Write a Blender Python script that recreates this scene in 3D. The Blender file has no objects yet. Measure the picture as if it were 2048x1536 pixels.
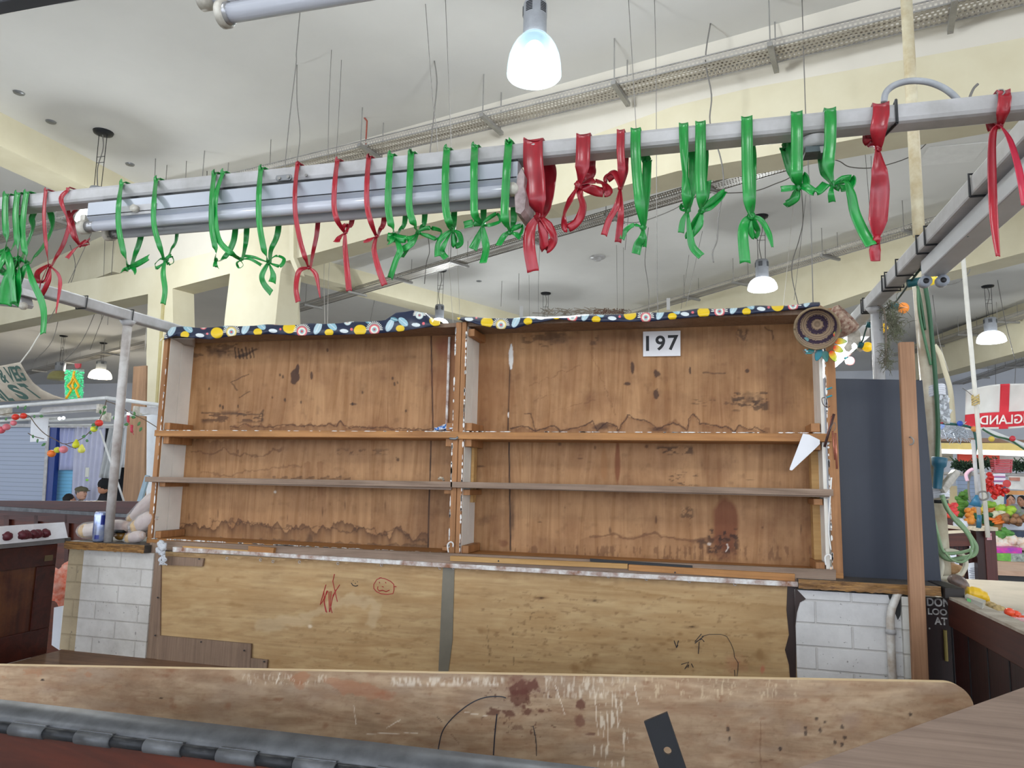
import bpy, bmesh, math, random
import numpy as np
from mathutils import Vector, Matrix, noise as mnoise
random.seed(7)
S = bpy.context.scene
COL = S.collection
PI = math.pi

# ------------------------------------------------------------------ camera
F = 1430.0
YAW, PIT, ROL, EYE = math.radians(15.08), math.radians(7.55), math.radians(1.23), 1.45
cf = Vector((-math.sin(YAW)*math.cos(PIT), math.cos(YAW)*math.cos(PIT), math.sin(PIT)))
c0 = Vector((math.cos(YAW), math.sin(YAW), 0))
c1 = c0.cross(cf)
cr = c0*math.cos(ROL)+c1*math.sin(ROL)
cu = c1*math.cos(ROL)-c0*math.sin(ROL)
O = Vector((0, 0, EYE))
cd = bpy.data.cameras.new('camera')
cam = bpy.data.objects.new('camera', cd); COL.objects.link(cam)
cd.sensor_width = 36; cd.lens = 36*F/2048; cd.clip_start = 0.05; cd.clip_end = 200
cam.matrix_world = Matrix(((cr.x, cu.x, -cf.x, O.x), (cr.y, cu.y, -cf.y, O.y), (cr.z, cu.z, -cf.z, O.z), (0, 0, 0, 1)))
S.camera = cam

# ------------------------------------------------------------------ light
S.view_settings.view_transform = 'Standard'
S.view_settings.look = 'None'
S.view_settings.gamma = 1.0
S.view_settings.use_curve_mapping = False
S.view_settings.exposure = 0.30
wd = bpy.data.worlds.new('market_daylight'); S.world = wd; wd.use_nodes = True
wd.node_tree.nodes['Background'].inputs[0].default_value = (0.82, 0.89, 1.0, 1)
wd.node_tree.nodes['Background'].inputs[1].default_value = 3.0

# ------------------------------------------------------------------ helpers: pixels of the 2048x1536 frame to points on planes
def ray(x, y): return cr*((x-1024)/F)-cu*((y-768)/F)+cf
def atY(x, y, v): d = ray(x, y); return O+d*(v/d.y)
def atX(x, y, v): d = ray(x, y); return O+d*(v/d.x)
def atZ(x, y, v): d = ray(x, y); return O+d*((v-EYE)/d.z)
def atP(x, y, p, n): d = ray(x, y); return O+d*((Vector(p)-O).dot(Vector(n))/d.dot(Vector(n)))
def hexc(h):
    v = [int(h[i:i+2], 16)/255 for i in (0, 2, 4)]
    return tuple((c/12.92 if c <= .04045 else ((c+.055)/1.055)**2.4) for c in v)
LOC = {}
def tag(o, label, cat, group=None, kind=None):
    if label: o['label'] = label
    if cat: o['category'] = cat
    if group: o['group'] = group
    if kind: o['kind'] = kind
    return o
def thing(name, label, cat, loc, group=None):
    o = bpy.data.objects.new(name, None); COL.objects.link(o)
    o.location = loc; o.empty_display_size = .05; LOC[o] = Vector(loc)
    return tag(o, label, cat, group)
class MB:
    def __init__(s): s.v = []; s.f = []
    def add(s, vs, fs):
        n = len(s.v); s.v += [Vector(v) for v in vs]; s.f += [tuple(i+n for i in f) for f in fs]; return s
    def hexa(s, p):  # 8 points: bottom 4, top 4
        return s.add(p, [(0, 3, 2, 1), (4, 5, 6, 7), (0, 1, 5, 4), (1, 2, 6, 5), (2, 3, 7, 6), (3, 0, 4, 7)])
    def box(s, a, b):
        x0, y0, z0 = [min(a[i], b[i]) for i in range(3)]; x1, y1, z1 = [max(a[i], b[i]) for i in range(3)]
        return s.hexa([(x0, y0, z0), (x1, y0, z0), (x1, y1, z0), (x0, y1, z0), (x0, y0, z1), (x1, y0, z1), (x1, y1, z1), (x0, y1, z1)])
    def prism(s, pts, ext):
        n = len(pts); e = Vector(ext); P = [Vector(p) for p in pts]
        return s.add(P+[p+e for p in P], [tuple(range(n)), tuple(range(2*n-1, n-1, -1))]+[(i, (i+n), (i+1) % n+n, (i+1) % n) for i in range(n)])
    def bar(s, a, b, w, h, up=(0, 0, 1)):  # rectangular bar from a to b, w sideways, h along up
        a = Vector(a); b = Vector(b); d = (b-a).normalized(); u = Vector(up); sd = d.cross(u).normalized(); u = sd.cross(d)
        q = [sd*(-w/2)-u*(h/2), sd*(w/2)-u*(h/2), sd*(w/2)+u*(h/2), sd*(-w/2)+u*(h/2)]
        return s.hexa([a+k for k in q]+[b+k for k in q])
    def tube(s, pts, r, n=8, cap=True):
        P = [Vector(p) for p in pts]; R = r if isinstance(r, (list, tuple)) else [r]*len(P)
        base = len(s.v); prev = None
        for i, p in enumerate(P):
            t = (P[min(i+1, len(P)-1)]-P[max(i-1, 0)])
            if t.length < 1e-9: t = Vector((0, 0, 1))
            t.normalize()
            if prev is None:
                a = Vector((0, 0, 1)) if abs(t.z) < .9 else Vector((1, 0, 0)); prev = t.cross(a).normalized()
            sd = (prev-t*prev.dot(t)).normalized(); prev = sd; up = t.cross(sd)
            for k in range(n):
                an = 2*PI*k/n; s.v.append(p+(sd*math.cos(an)+up*math.sin(an))*R[i])
        for i in range(len(P)-1):
            for k in range(n):
                a = base+i*n+k; b = base+i*n+(k+1) % n; s.f.append((a, b, b+n, a+n))
        if cap:
            s.f.append(tuple(base+k for k in range(n-1, -1, -1))); s.f.append(tuple(base+(len(P)-1)*n+k for k in range(n)))
        return s
    def lathe(s, c, prof, n=24, axis=(0, 0, 1)):  # prof: (radius, height)
        ax = Vector(axis).normalized(); a = Vector((1, 0, 0)) if abs(ax.x) < .9 else Vector((0, 1, 0))
        e1 = ax.cross(a).normalized(); e2 = ax.cross(e1); c = Vector(c); base = len(s.v)
        for r, h in prof:
            for k in range(n):
                an = 2*PI*k/n; s.v.append(c+ax*h+(e1*math.cos(an)+e2*math.sin(an))*r)
        for i in range(len(prof)-1):
            for k in range(n):
                p = base+i*n+k; q = base+i*n+(k+1) % n; s.f.append((p, q, q+n, p+n))
        return s
    def ball(s, c, rx, ry=None, rz=None, n=14, m=9, rot=None, bump=0):
        ry = ry or rx; rz = rz or rx; c = Vector(c); base = len(s.v)
        for i in range(m+1):
            th = PI*i/m
            for k in range(n):
                ph = 2*PI*k/n; d = Vector((math.sin(th)*math.cos(ph), math.sin(th)*math.sin(ph), math.cos(th)))
                q = Vector((d.x*rx, d.y*ry, d.z*rz))
                if bump: q *= 1+bump*mnoise.noise(d*2.3+c*9)
                if rot is not None: q = rot @ q
                s.v.append(c+q)
        for i in range(m):
            for k in range(n):
                a = base+i*n+k; b = base+i*n+(k+1) % n; s.f.append((a, a+n, b+n, b))
        return s
    def grid(s, fn, nu, nv):
        base = len(s.v)
        for j in range(nv+1):
            for i in range(nu+1): s.v.append(Vector(fn(i/nu, j/nv)))
        for j in range(nv):
            for i in range(nu):
                a = base+j*(nu+1)+i; s.f.append((a, a+1, a+nu+2, a+nu+1))
        return s
    def build(s, name, m, parent=None, smooth=False, solid=0, bevel=0, offs=0):
        if parent is not None: org = LOC[parent]
        else:
            xs = [v.x for v in s.v]; ys = [v.y for v in s.v]; zs = [v.z for v in s.v]
            org = Vector(((min(xs)+max(xs))/2, (min(ys)+max(ys))/2, min(zs)))
        me = bpy.data.meshes.new(name); me.from_pydata([v-org for v in s.v], [], s.f); me.update()
        bm = bmesh.new(); bm.from_mesh(me)
        bmesh.ops.remove_doubles(bm, verts=bm.verts, dist=1e-6)
        bmesh.ops.recalc_face_normals(bm, faces=bm.faces); bm.to_mesh(me); bm.free()
        for x in (m if isinstance(m, (list, tuple)) else [m]): me.materials.append(x)
        if smooth:
            for p in me.polygons: p.use_smooth = True
        o = bpy.data.objects.new(name, me); COL.objects.link(o)
        LOC[o] = org
        if parent is not None: o.parent = parent
        else: o.location = org
        if solid:
            md = o.modifiers.new('solid', 'SOLIDIFY'); md.thickness = solid; md.offset = offs
        if bevel:
            md = o.modifiers.new('bevel', 'BEVEL'); md.width = bevel; md.segments = 2; md.limit_method = 'ANGLE'
        return o
def struct(name, mb, m, **k): return tag(mb.build(name, m, None, **k), None, None, None, 'structure')
def spline(P, n=6):  # Catmull-Rom through points
    P = [Vector(p) for p in P]
    if len(P) < 3: return [P[0].lerp(P[-1], i/n) for i in range(n+1)]
    out = []
    for i in range(len(P)-1):
        p0 = P[max(i-1, 0)]; p1 = P[i]; p2 = P[i+1]; p3 = P[min(i+2, len(P)-1)]
        for k in range(n):
            t = k/n; out.append(.5*((2*p1)+(p2-p0)*t+(2*p0-5*p1+4*p2-p3)*t*t+(3*p1-p0-3*p2+p3)*t**3))
    out.append(P[-1]); return out
def text_mesh(txt, org, ex, ey, h, depth=.001, mir=False, bold=0, ratio=None):
    """letters lying in the plane ex (reading direction) / ey (up); h = capital height"""
    cu_ = bpy.data.curves.new('t', 'FONT'); cu_.body = txt; cu_.size = 1; cu_.extrude = 0; cu_.offset = bold; cu_.resolution_u = 4
    ob = bpy.data.objects.new('t', cu_); COL.objects.link(ob); bpy.context.view_layer.update()
    me = ob.to_mesh(); vs = [Vector(v.co) for v in me.vertices]; fs = [tuple(p.vertices) for p in me.polygons]
    ob.to_mesh_clear(); bpy.data.objects.remove(ob); bpy.data.curves.remove(cu_)
    x0 = min(v.x for v in vs); x1 = max(v.x for v in vs); y0 = min(v.y for v in vs); y1 = max(v.y for v in vs)
    ex = Vector(ex).normalized(); ey = Vector(ey).normalized(); k = h/(y1-y0); kx = k*(ratio or 1)
    mb = MB(); mb.add([Vector(org)+ex*((x1-v.x if mir else v.x-x0)*kx)+ey*((v.y-y0)*k) for v in vs], fs)
    mb.width = (x1-x0)*kx
    return mb

# ------------------------------------------------------------------ materials
def newmat(name):
    m = bpy.data.materials.new(name); m.use_nodes = True; nt = m.node_tree
    return m, nt, nt.nodes['Principled BSDF']
def N(nt, t, **k):
    n = nt.nodes.new(t)
    for a, b in k.items():
        if a.startswith('i_'): n.inputs[a[2:].replace('_', ' ')].default_value = b
        else: setattr(n, a, b)
    return n
def mixc(nt, fac, a, b, mode='MIX'):
    n = nt.nodes.new('ShaderNodeMix'); n.data_type = 'RGBA'; n.blend_type = mode
    for s, v in ((n.inputs[0], fac), (n.inputs[6], a), (n.inputs[7], b)):
        if hasattr(v, 'links'): nt.links.new(v, s)
        elif isinstance(v, (int, float)): s.default_value = v
        else: s.default_value = (*v[:3], 1)
    return n.outputs[2]
def ramp(nt, fac, stops):
    n = nt.nodes.new('ShaderNodeValToRGB'); nt.links.new(fac, n.inputs[0]); e = n.color_ramp.elements
    while len(e) > 1: e.remove(e[-1])
    for i, (p, c) in enumerate(stops):
        x = e[0] if i == 0 else e.new(p)
        x.position = p; x.color = (*(c if isinstance(c, (tuple, list)) else (c, c, c))[:3], 1)
    return n.outputs[0]
def noise(nt, vec, scale, det=4, rough=.6, dist=0):
    n = N(nt, 'ShaderNodeTexNoise'); n.inputs['Scale'].default_value = scale; n.inputs['Detail'].default_value = det
    n.inputs['Roughness'].default_value = rough; n.inputs['Distortion'].default_value = dist
    nt.links.new(vec, n.inputs['Vector']); return n.outputs[0]
def mapping(nt, vec, sc=(1, 1, 1), rot=(0, 0, 0), loc=(0, 0, 0)):
    n = N(nt, 'ShaderNodeMapping'); n.inputs['Scale'].default_value = sc; n.inputs['Rotation'].default_value = rot; n.inputs['Location'].default_value = loc
    nt.links.new(vec, n.inputs['Vector']); return n.outputs[0]
def objco(nt): return N(nt, 'ShaderNodeTexCoord').outputs['Object']
def bump(nt, b, h, st=.3, dist=.01):
    n = N(nt, 'ShaderNodeBump'); n.inputs['Strength'].default_value = st; n.inputs['Distance'].default_value = dist
    nt.links.new(h, n.inputs['Height']); nt.links.new(n.outputs[0], b.inputs['Normal'])
def attrmix(nt, col):
    a = N(nt, 'ShaderNodeAttribute'); a.attribute_name = 'mark'
    return mixc(nt, a.outputs['Alpha'], col, a.outputs['Color'])
def plain(name, col, rough=.5, metal=0, var=.12, scale=8, col2=None, spec=.5, marks=False, bmp=0, emit=0, ecol=None, alpha=None, trans=0):
    """paint / plastic / metal with a little dirt variation"""
    m, nt, b = newmat(name); col = hexc(col) if isinstance(col, str) else col
    if var:
        co = objco(nt); f = noise(nt, co, scale, 5)
        d = hexc(col2) if col2 else tuple(c*(1-var*1.8) for c in col)
        out = mixc(nt, ramp(nt, f, [(.35, 0), (.7, 1)]), col, d)
        if bmp: bump(nt, b, noise(nt, co, scale*6, 3), bmp, .004)
    else: out = None
    if marks: out = attrmix(nt, out if out is not None else mixc(nt, 0, col, col))
    if out is not None: nt.links.new(out, b.inputs['Base Color'])
    else: b.inputs['Base Color'].default_value = (*col, 1)
    b.inputs['Roughness'].default_value = rough; b.inputs['Metallic'].default_value = metal
    b.inputs['Specular IOR Level'].default_value = spec
    if emit:
        b.inputs['Emission Color'].default_value = (*(hexc(ecol) if ecol else col), 1); b.inputs['Emission Strength'].default_value = emit
    if trans: b.inputs['Transmission Weight'].default_value = trans
    if alpha is not None: b.inputs['Alpha'].default_value = alpha
    return m
def wood(name, light, dark, axis='x', sc=1, rough=.6, marks=False, grime=.25, grimecol='3a2a1c', fine=.5, swirl=1.5, bmp=.15):
    m, nt, b = newmat(name); co = objco(nt)
    k = {'x': (1, 14, 14), 'y': (14, 1, 14), 'z': (14, 14, 1)}[axis]
    v = mapping(nt, co, tuple(a*sc for a in k))
    f1 = noise(nt, v, 1.6, 6, .6, swirl)
    col = mixc(nt, ramp(nt, f1, [(.3, 0), (.72, 1)]), hexc(light), hexc(dark))
    k2 = {'x': (3, 150, 150), 'y': (150, 3, 150), 'z': (150, 150, 3)}[axis]
    f2 = noise(nt, mapping(nt, co, tuple(a*sc for a in k2)), 1, 3)
    col = mixc(nt, mixval(nt, f2, fine), col, tuple(c*.55 for c in hexc(dark)))
    f3 = noise(nt, co, 3.2, 7, .7)
    col = mixc(nt, mixval(nt, ramp(nt, f3, [(.45, 0), (.75, 1)]), grime, raw=True), col, hexc(grimecol))
    if marks: col = attrmix(nt, col)
    nt.links.new(col, b.inputs['Base Color']); b.inputs['Roughness'].default_value = rough
    b.inputs['Specular IOR Level'].default_value = .35
    bump(nt, b, f2, bmp, .002)
    return m
def mixval(nt, f, k, raw=False):
    n = N(nt, 'ShaderNodeMath', operation='MULTIPLY'); 
    s = f if raw else ramp(nt, f, [(.45, 0), (.8, 1)])
    nt.links.new(s, n.inputs[0]); n.inputs[1].default_value = k; return n.outputs[0]
M = {}
M['ceil'] = plain('ceiling_paint', 'd6d5d2', .85, var=.05, scale=.7, bmp=.05)
M['cream'] = plain('cream_beam_paint', 'd3ccb2', .8, var=.06, scale=1.1, col2='c5bc9f', bmp=.08)
M['pale'] = plain('pale_beam_paint', 'cfc9bc', .8, var=.05, scale=1.1)
M['floor'] = plain('floor_concrete', 'cbc8c2', .7, var=.15, scale=1)
M['white_metal'] = plain('white_painted_steel', 'bdbcbe', .38, var=.09, scale=9, col2='9c9a98')
M['grey_metal'] = plain('grey_steel', '8d8f92', .4, .6, var=.15, scale=12)
M['dark_metal'] = plain('dark_metal', '24262b', .45, .4, var=.2, scale=20)
M['black'] = plain('black_plastic', '15161a', .5, var=0)
M['ply_back'] = wood('aged_shelf_plywood', 'bb8f64', '94683f', 'z', .55, .6, True, .5, '5a371f', .14, 3.2)
M['ply_low'] = wood('pale_plywood', 'cdae80', 'b08d60', 'x', .5, .6, True, .25, '6b4b2c', .25, 2.5)
M['ply_fg'] = wood('worn_foreground_plywood', 'b59b7e', '8b7057', 'x', .7, .6, True, .7, '64462f', .25, 3)
M['palewood'] = wood('pale_new_batten', 'cda56c', 'b0854e', 'x', .8, .6, False, .2, '6b4b2c', .25)
M['trimwood'] = wood('orange_softwood', 'c08a52', '9c6a3c', 'x', 1, .55, False, .35, '5a3820')
M['trimwoodz'] = wood('orange_softwood_upright', 'b98557', '95663d', 'z', 1, .55, False, .35, '5a3820')
M['greywood'] = wood('grey_weathered_wood', 'a08a78', '7c6656', 'x', 1, .7, False, .3, '4a3a30')
M['greyply'] = wood('grey_weathered_plywood', '9d8570', '80695a', 'z', 1, .7, False, .35, '4a3a30')
M['paintboard'] = plain('cream_painted_boards', 'f2eee4', .5, var=.07, scale=6, marks=False)
M['whitepaint'] = plain('chipped_white_paint', 'e4e2df', .5, var=.3, scale=26, col2='8a5a3c')
M['mahog'] = wood('dark_mahogany', '4a1d14', '2c100c', 'x', .8, .3, False, .3, '160806', .3)
M['mahogz'] = wood('dark_mahogany_upright', '4d2117', '2d120d', 'z', .8, .35, False, .3, '160806', .3)
M['mahog_l'] = wood('reddish_mahogany', '5c2a18', '3c1a11', 'x', .8, .3, False, .3, '2a100a', .3)
M['post'] = wood('raw_pine_post', 'b28868', '8a6448', 'z', .8, .6, False, .2, '5a3c28', .5)
M['blue_board'] = wood('dark_blue_painted_board', '2b303c', '252a36', 'z', .4, .38, False, .2, '3c4048', .1)
M['chestnut'] = wood('burnt_edge_wood', 'b98b50', '4a2c18', 'x', 3, .5, False, .3, '24140c', .5, 3)
M['darktop'] = plain('dark_slate_top', '55504c', .55, var=.3, scale=10)

# ------------------------------------------------------------------ hall shell
zc = 5.3
mb = MB(); mb.box((-45, -14, -.1), (40, 45, 0)); struct('floor', mb, M['floor'])
mb = MB(); mb.box((-45, -14, zc), (40, 45, zc+.2)); struct('ceiling', mb, M['ceil'])
# radial beam behind the nearest cable tray: plane F, outline taken from where its edges run
Fp = (0, 6.25, 0); Fn = Vector((.26, 1, 0)).normalized(); Fx = Vector((1, -.26, 0)).normalized()
def aF(x, y): return atP(x, y, Fp, Fn)
top_r = aF(2300, 400); 
near = [(258, 544), (419, 505), (560, 418), (800, 380), (1000, 340), (1200, 265), (1348, 212), (1500, 176), (1700, 140), (2048, 75), (2400, 0)]
low = [(2400, 130), (2048, 215), (1700, 280), (1500, 318), (1355, 342), (1098, 412), (923, 430), (771, 468), (569, 523), (561, 545)]
mb = MB()
pts = [aF(*p) for p in near[2:]]+[aF(*p) for p in low]
leg = [(561, 545), (545, 700), (530, 1100), (425, 1100), (449, 640), (460, 547), (345, 577), (347, 700), (338, 1100), (290, 1100), (293, 700), (296, 588), (180, 612), (0, 650), (-300, 710), (-300, 640), (0, 592), (117, 570), (258, 544), (419, 505)]
pts2 = pts[:-1]+[aF(*p) for p in leg]
mb.prism(pts2, Fn*.34)
struct('trim_1', mb, M['cream'])
# sloping haunch from the ceiling down to the beam's upper edge
mb = MB(); G0 = atZ(560, 375, zc); G1 = atZ(2400, -40, zc)
K = [aF(*p) for p in near]
gd = (G1-G0); 
T = [Vector((k.x, G0.y+(k.x-G0.x)*gd.y/gd.x-.0, zc+.02)) for k in K]
n = len(K)
T = [Vector((k.x-.1, min(k.y-.12, t.y-.55), zc+.02)) for k, t in zip(K, T)]
B = [Vector((k.x, k.y+.4, zc+.02)) for k in K]
mb.add(K+T+B+[k+Fn*.4 for k in K], [(i, i+1, n+i+1, n+i) for i in range(n-1)]+[(2*n+i, 2*n+i+1, 3*n+i+1, 3*n+i) for i in range(n-1)]+[(n+i, n+i+1, 2*n+i+1, 2*n+i) for i in range(n-1)]+[(0, n, 2*n, 3*n), (n-1, 4*n-1, 3*n-1, 2*n-1)])
struct('trim_2', mb, M['pale'])
def dbeam(name, a, b, w, z, m='cream'):   # downstand beam under the slab
    mb = MB(); a = Vector((a[0], a[1], 0)); b = Vector((b[0], b[1], 0)); mb.bar(a+Vector((0, 0, (zc+z)/2)), b+Vector((0, 0, (zc+z)/2)), w, zc-z)
    return struct(name, mb, M[m])
dbeam('trim_3', (-7.62, -3), (-7.62, 8.2), .5, 4.93)
dbeam('trim_4', (-7.2, 10.6), (-3.0, 19), .5, 4.95)
def pbeam(name, p, d, pts, th, m='cream'):   # beam face outlined on a vertical plane through p along d
    d = Vector((d[0], d[1], 0)).normalized(); nn = Vector((-d.y, d.x, 0))
    if nn.y < 0: nn = -nn
    P = [atP(x, y, p, nn) for x, y in pts]
    return struct(name, MB().prism(P, nn*th), M[m])
pbeam('trim_5', (2.5, 12.0, 0), (1, -1), [(1230, 600), (1500, 528), (1800, 440), (2048, 370), (2300, 290), (2300, 420), (2048, 505), (1935, 535), (1731, 584), (1637, 616), (1400, 672), (1230, 710)], .45)
pbeam('trim_6', (6.2, 17.6, 0), (1, -3.2), [(1800, 700), (1900, 660), (2048, 605), (2300, 500), (2300, 620), (2048, 702), (1950, 728), (1897, 743), (1800, 768)], .45)
dbeam('trim_7', (-9.0, 9.3), (-22, 15), .5, 4.6)
# distant walls
mb = MB(); mb.box((-30, 26, 0), (40, 26.3, zc)); struct('wall_back', mb, plain('far_wall_paint', 'd8dbe2', .8, var=.06, scale=.6))
mb = MB(); mb.box((-30.3, 6, 0), (-30, 26, zc)); struct('wall_left', mb, plain('left_wall_paint', 'b9c0cc', .8, var=.06, scale=.6))

# ------------------------------------------------------------------ marks painted on wooden sheets (stains, tide lines, knots, broad darker bands)
def _h(i, j, s):
    v = np.sin(i*127.1+j*311.7+s*74.7)*43758.5453; return v-np.floor(v)
def vnoise(x, y, s=0):
    i = np.floor(x); j = np.floor(y); fx = x-i; fy = y-j; fx = fx*fx*(3-2*fx); fy = fy*fy*(3-2*fy)
    a = _h(i, j, s); b = _h(i+1, j, s); c = _h(i, j+1, s); d = _h(i+1, j+1, s)
    return (a*(1-fx)+b*fx)*(1-fy)+(c*(1-fx)+d*fx)*fy
def fbm(x, y, s=0): return (vnoise(x, y, s)+.5*vnoise(2*x, 2*y, s+1)+.25*vnoise(4*x, 4*y, s+2)+.125*vnoise(8*x, 8*y, s+3))/1.875
class Canvas:
    def __init__(s, co):   # co: Nx3 numpy world points
        q = co-np.array(O); s.x = 1024+F*(q@np.array(cr))/(q@np.array(cf)); s.y = 768-F*(q@np.array(cu))/(q@np.array(cf))
        s.rgb = np.zeros((len(co), 3)); s.a = np.zeros(len(co))
    def put(s, m, col, al):
        m = np.clip(m*al, 0, 1); c = np.array(hexc(col)); na = m+s.a*(1-m)
        s.rgb = np.where(na[:, None] > 1e-6, (c*m[:, None]+s.rgb*(s.a*(1-m))[:, None])/np.maximum(na, 1e-6)[:, None], s.rgb); s.a = na
    def blob(s, cx, cy, rx, ry, col='3a2417', al=.8, soft=.4, nz=.6, fr=12, seed=0, ang=0):
        dx = s.x-cx; dy = s.y-cy; ca, sa = math.cos(ang), math.sin(ang); u = (dx*ca+dy*sa)/rx; v = (-dx*sa+dy*ca)/ry
        d = np.sqrt(u*u+v*v)+nz*(fbm(s.x/fr+cx, s.y/fr+cy, seed)-.5)*2
        s.put(1-np.clip((d-(1-soft))/max(soft, .01), 0, 1), col, al)
    def line(s, pts, w, col='3a2417', al=.8, jit=0, soft=.5):
        best = np.full(len(s.x), 1e9)
        jx = s.x+jit*(fbm(s.x/14, s.y/14, 3)-.5)*2; jy = s.y+jit*(fbm(s.x/14, s.y/14, 9)-.5)*2
        for (x0, y0), (x1, y1) in zip(pts[:-1], pts[1:]):
            L = (x1-x0)**2+(y1-y0)**2+1e-6; t = np.clip(((jx-x0)*(x1-x0)+(jy-y0)*(y1-y0))/L, 0, 1)
            best = np.minimum(best, np.hypot(jx-x0-t*(x1-x0), jy-y0-t*(y1-y0)))
        s.put(1-np.clip((best/w-(1-soft))/soft, 0, 1), col, al)
    def tide(s, pts, depth, col='4a2c18', al=.7, rough=8, seed=0, fr=9):   # stain with a sharp wavy upper rim, fading downwards
        xs = [p[0] for p in pts]; ys = [p[1] for p in pts]
        h = np.interp(s.x, xs, ys)+rough*(fbm(s.x/fr, s.x*0, seed)-.5)*2
        d = s.y-h; inside = (s.x > xs[0]) & (s.x < xs[-1])
        m = np.where(d > 0, np.exp(-d/depth), np.clip(1+d/1.5, 0, 1))*inside
        s.put(m, col, al)
    def speck(s, x0, y0, x1, y1, thr=.72, fx=6, fy=6, col='2e1c12', al=.6, seed=0, sf=.06):
        e = 6.; m = (np.clip((s.x-x0)/e, 0, 1)*np.clip((x1-s.x)/e, 0, 1)*np.clip((s.y-y0)/e, 0, 1)*np.clip((y1-s.y)/e, 0, 1))
        f = fbm(s.x/fx, s.y/fy, seed); s.put(m*np.clip((f-thr)/sf, 0, 1), col, al)
def sheet(name, A, Bp, C, D_, th, res, mat, parent, painter, label=None, out=(0, 1, 0)):
    """board whose front face A,B,C,D (bl, br, tr, tl) is a fine grid carrying painted marks; th = thickness away from viewer"""
    A, Bp, C, D_ = [Vector(p) for p in (A, Bp, C, D_)]
    nu = max(2, int((Bp-A).length/res)); nv = max(2, int((D_-A).length/res)); e = Vector(out)*th
    mb = MB(); mb.grid(lambda u, v: (A.lerp(Bp, u)).lerp(D_.lerp(C, u), v), nu, nv)
    k = len(mb.v); mb.add([A, Bp, C, D_, A+e, Bp+e, C+e, D_+e], [(4, 7, 6, 5), (0, 4, 5, 1), (1, 5, 6, 2), (2, 6, 7, 3), (3, 7, 4, 0)])
    org = LOC[parent] if parent is not None else (A+Bp)/2
    me = bpy.data.meshes.new(name); me.from_pydata([v-org for v in mb.v], [], mb.f); me.update()
    at = me.color_attributes.new('mark', 'FLOAT_COLOR', 'POINT')
    cv = Canvas(np.array([tuple(v) for v in mb.v])); painter(cv)
    cv.rgb[k:] = 0; cv.a[k:] = 0
    at.data.foreach_set('color', np.hstack([cv.rgb, cv.a[:, None]]).astype(np.float32).ravel())
    me.materials.append(mat); o = bpy.data.objects.new(name, me); COL.objects.link(o); LOC[o] = org
    if parent is not None: o.parent = parent
    else: o.location = org
    if label: o['label'] = label
    return o
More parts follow.
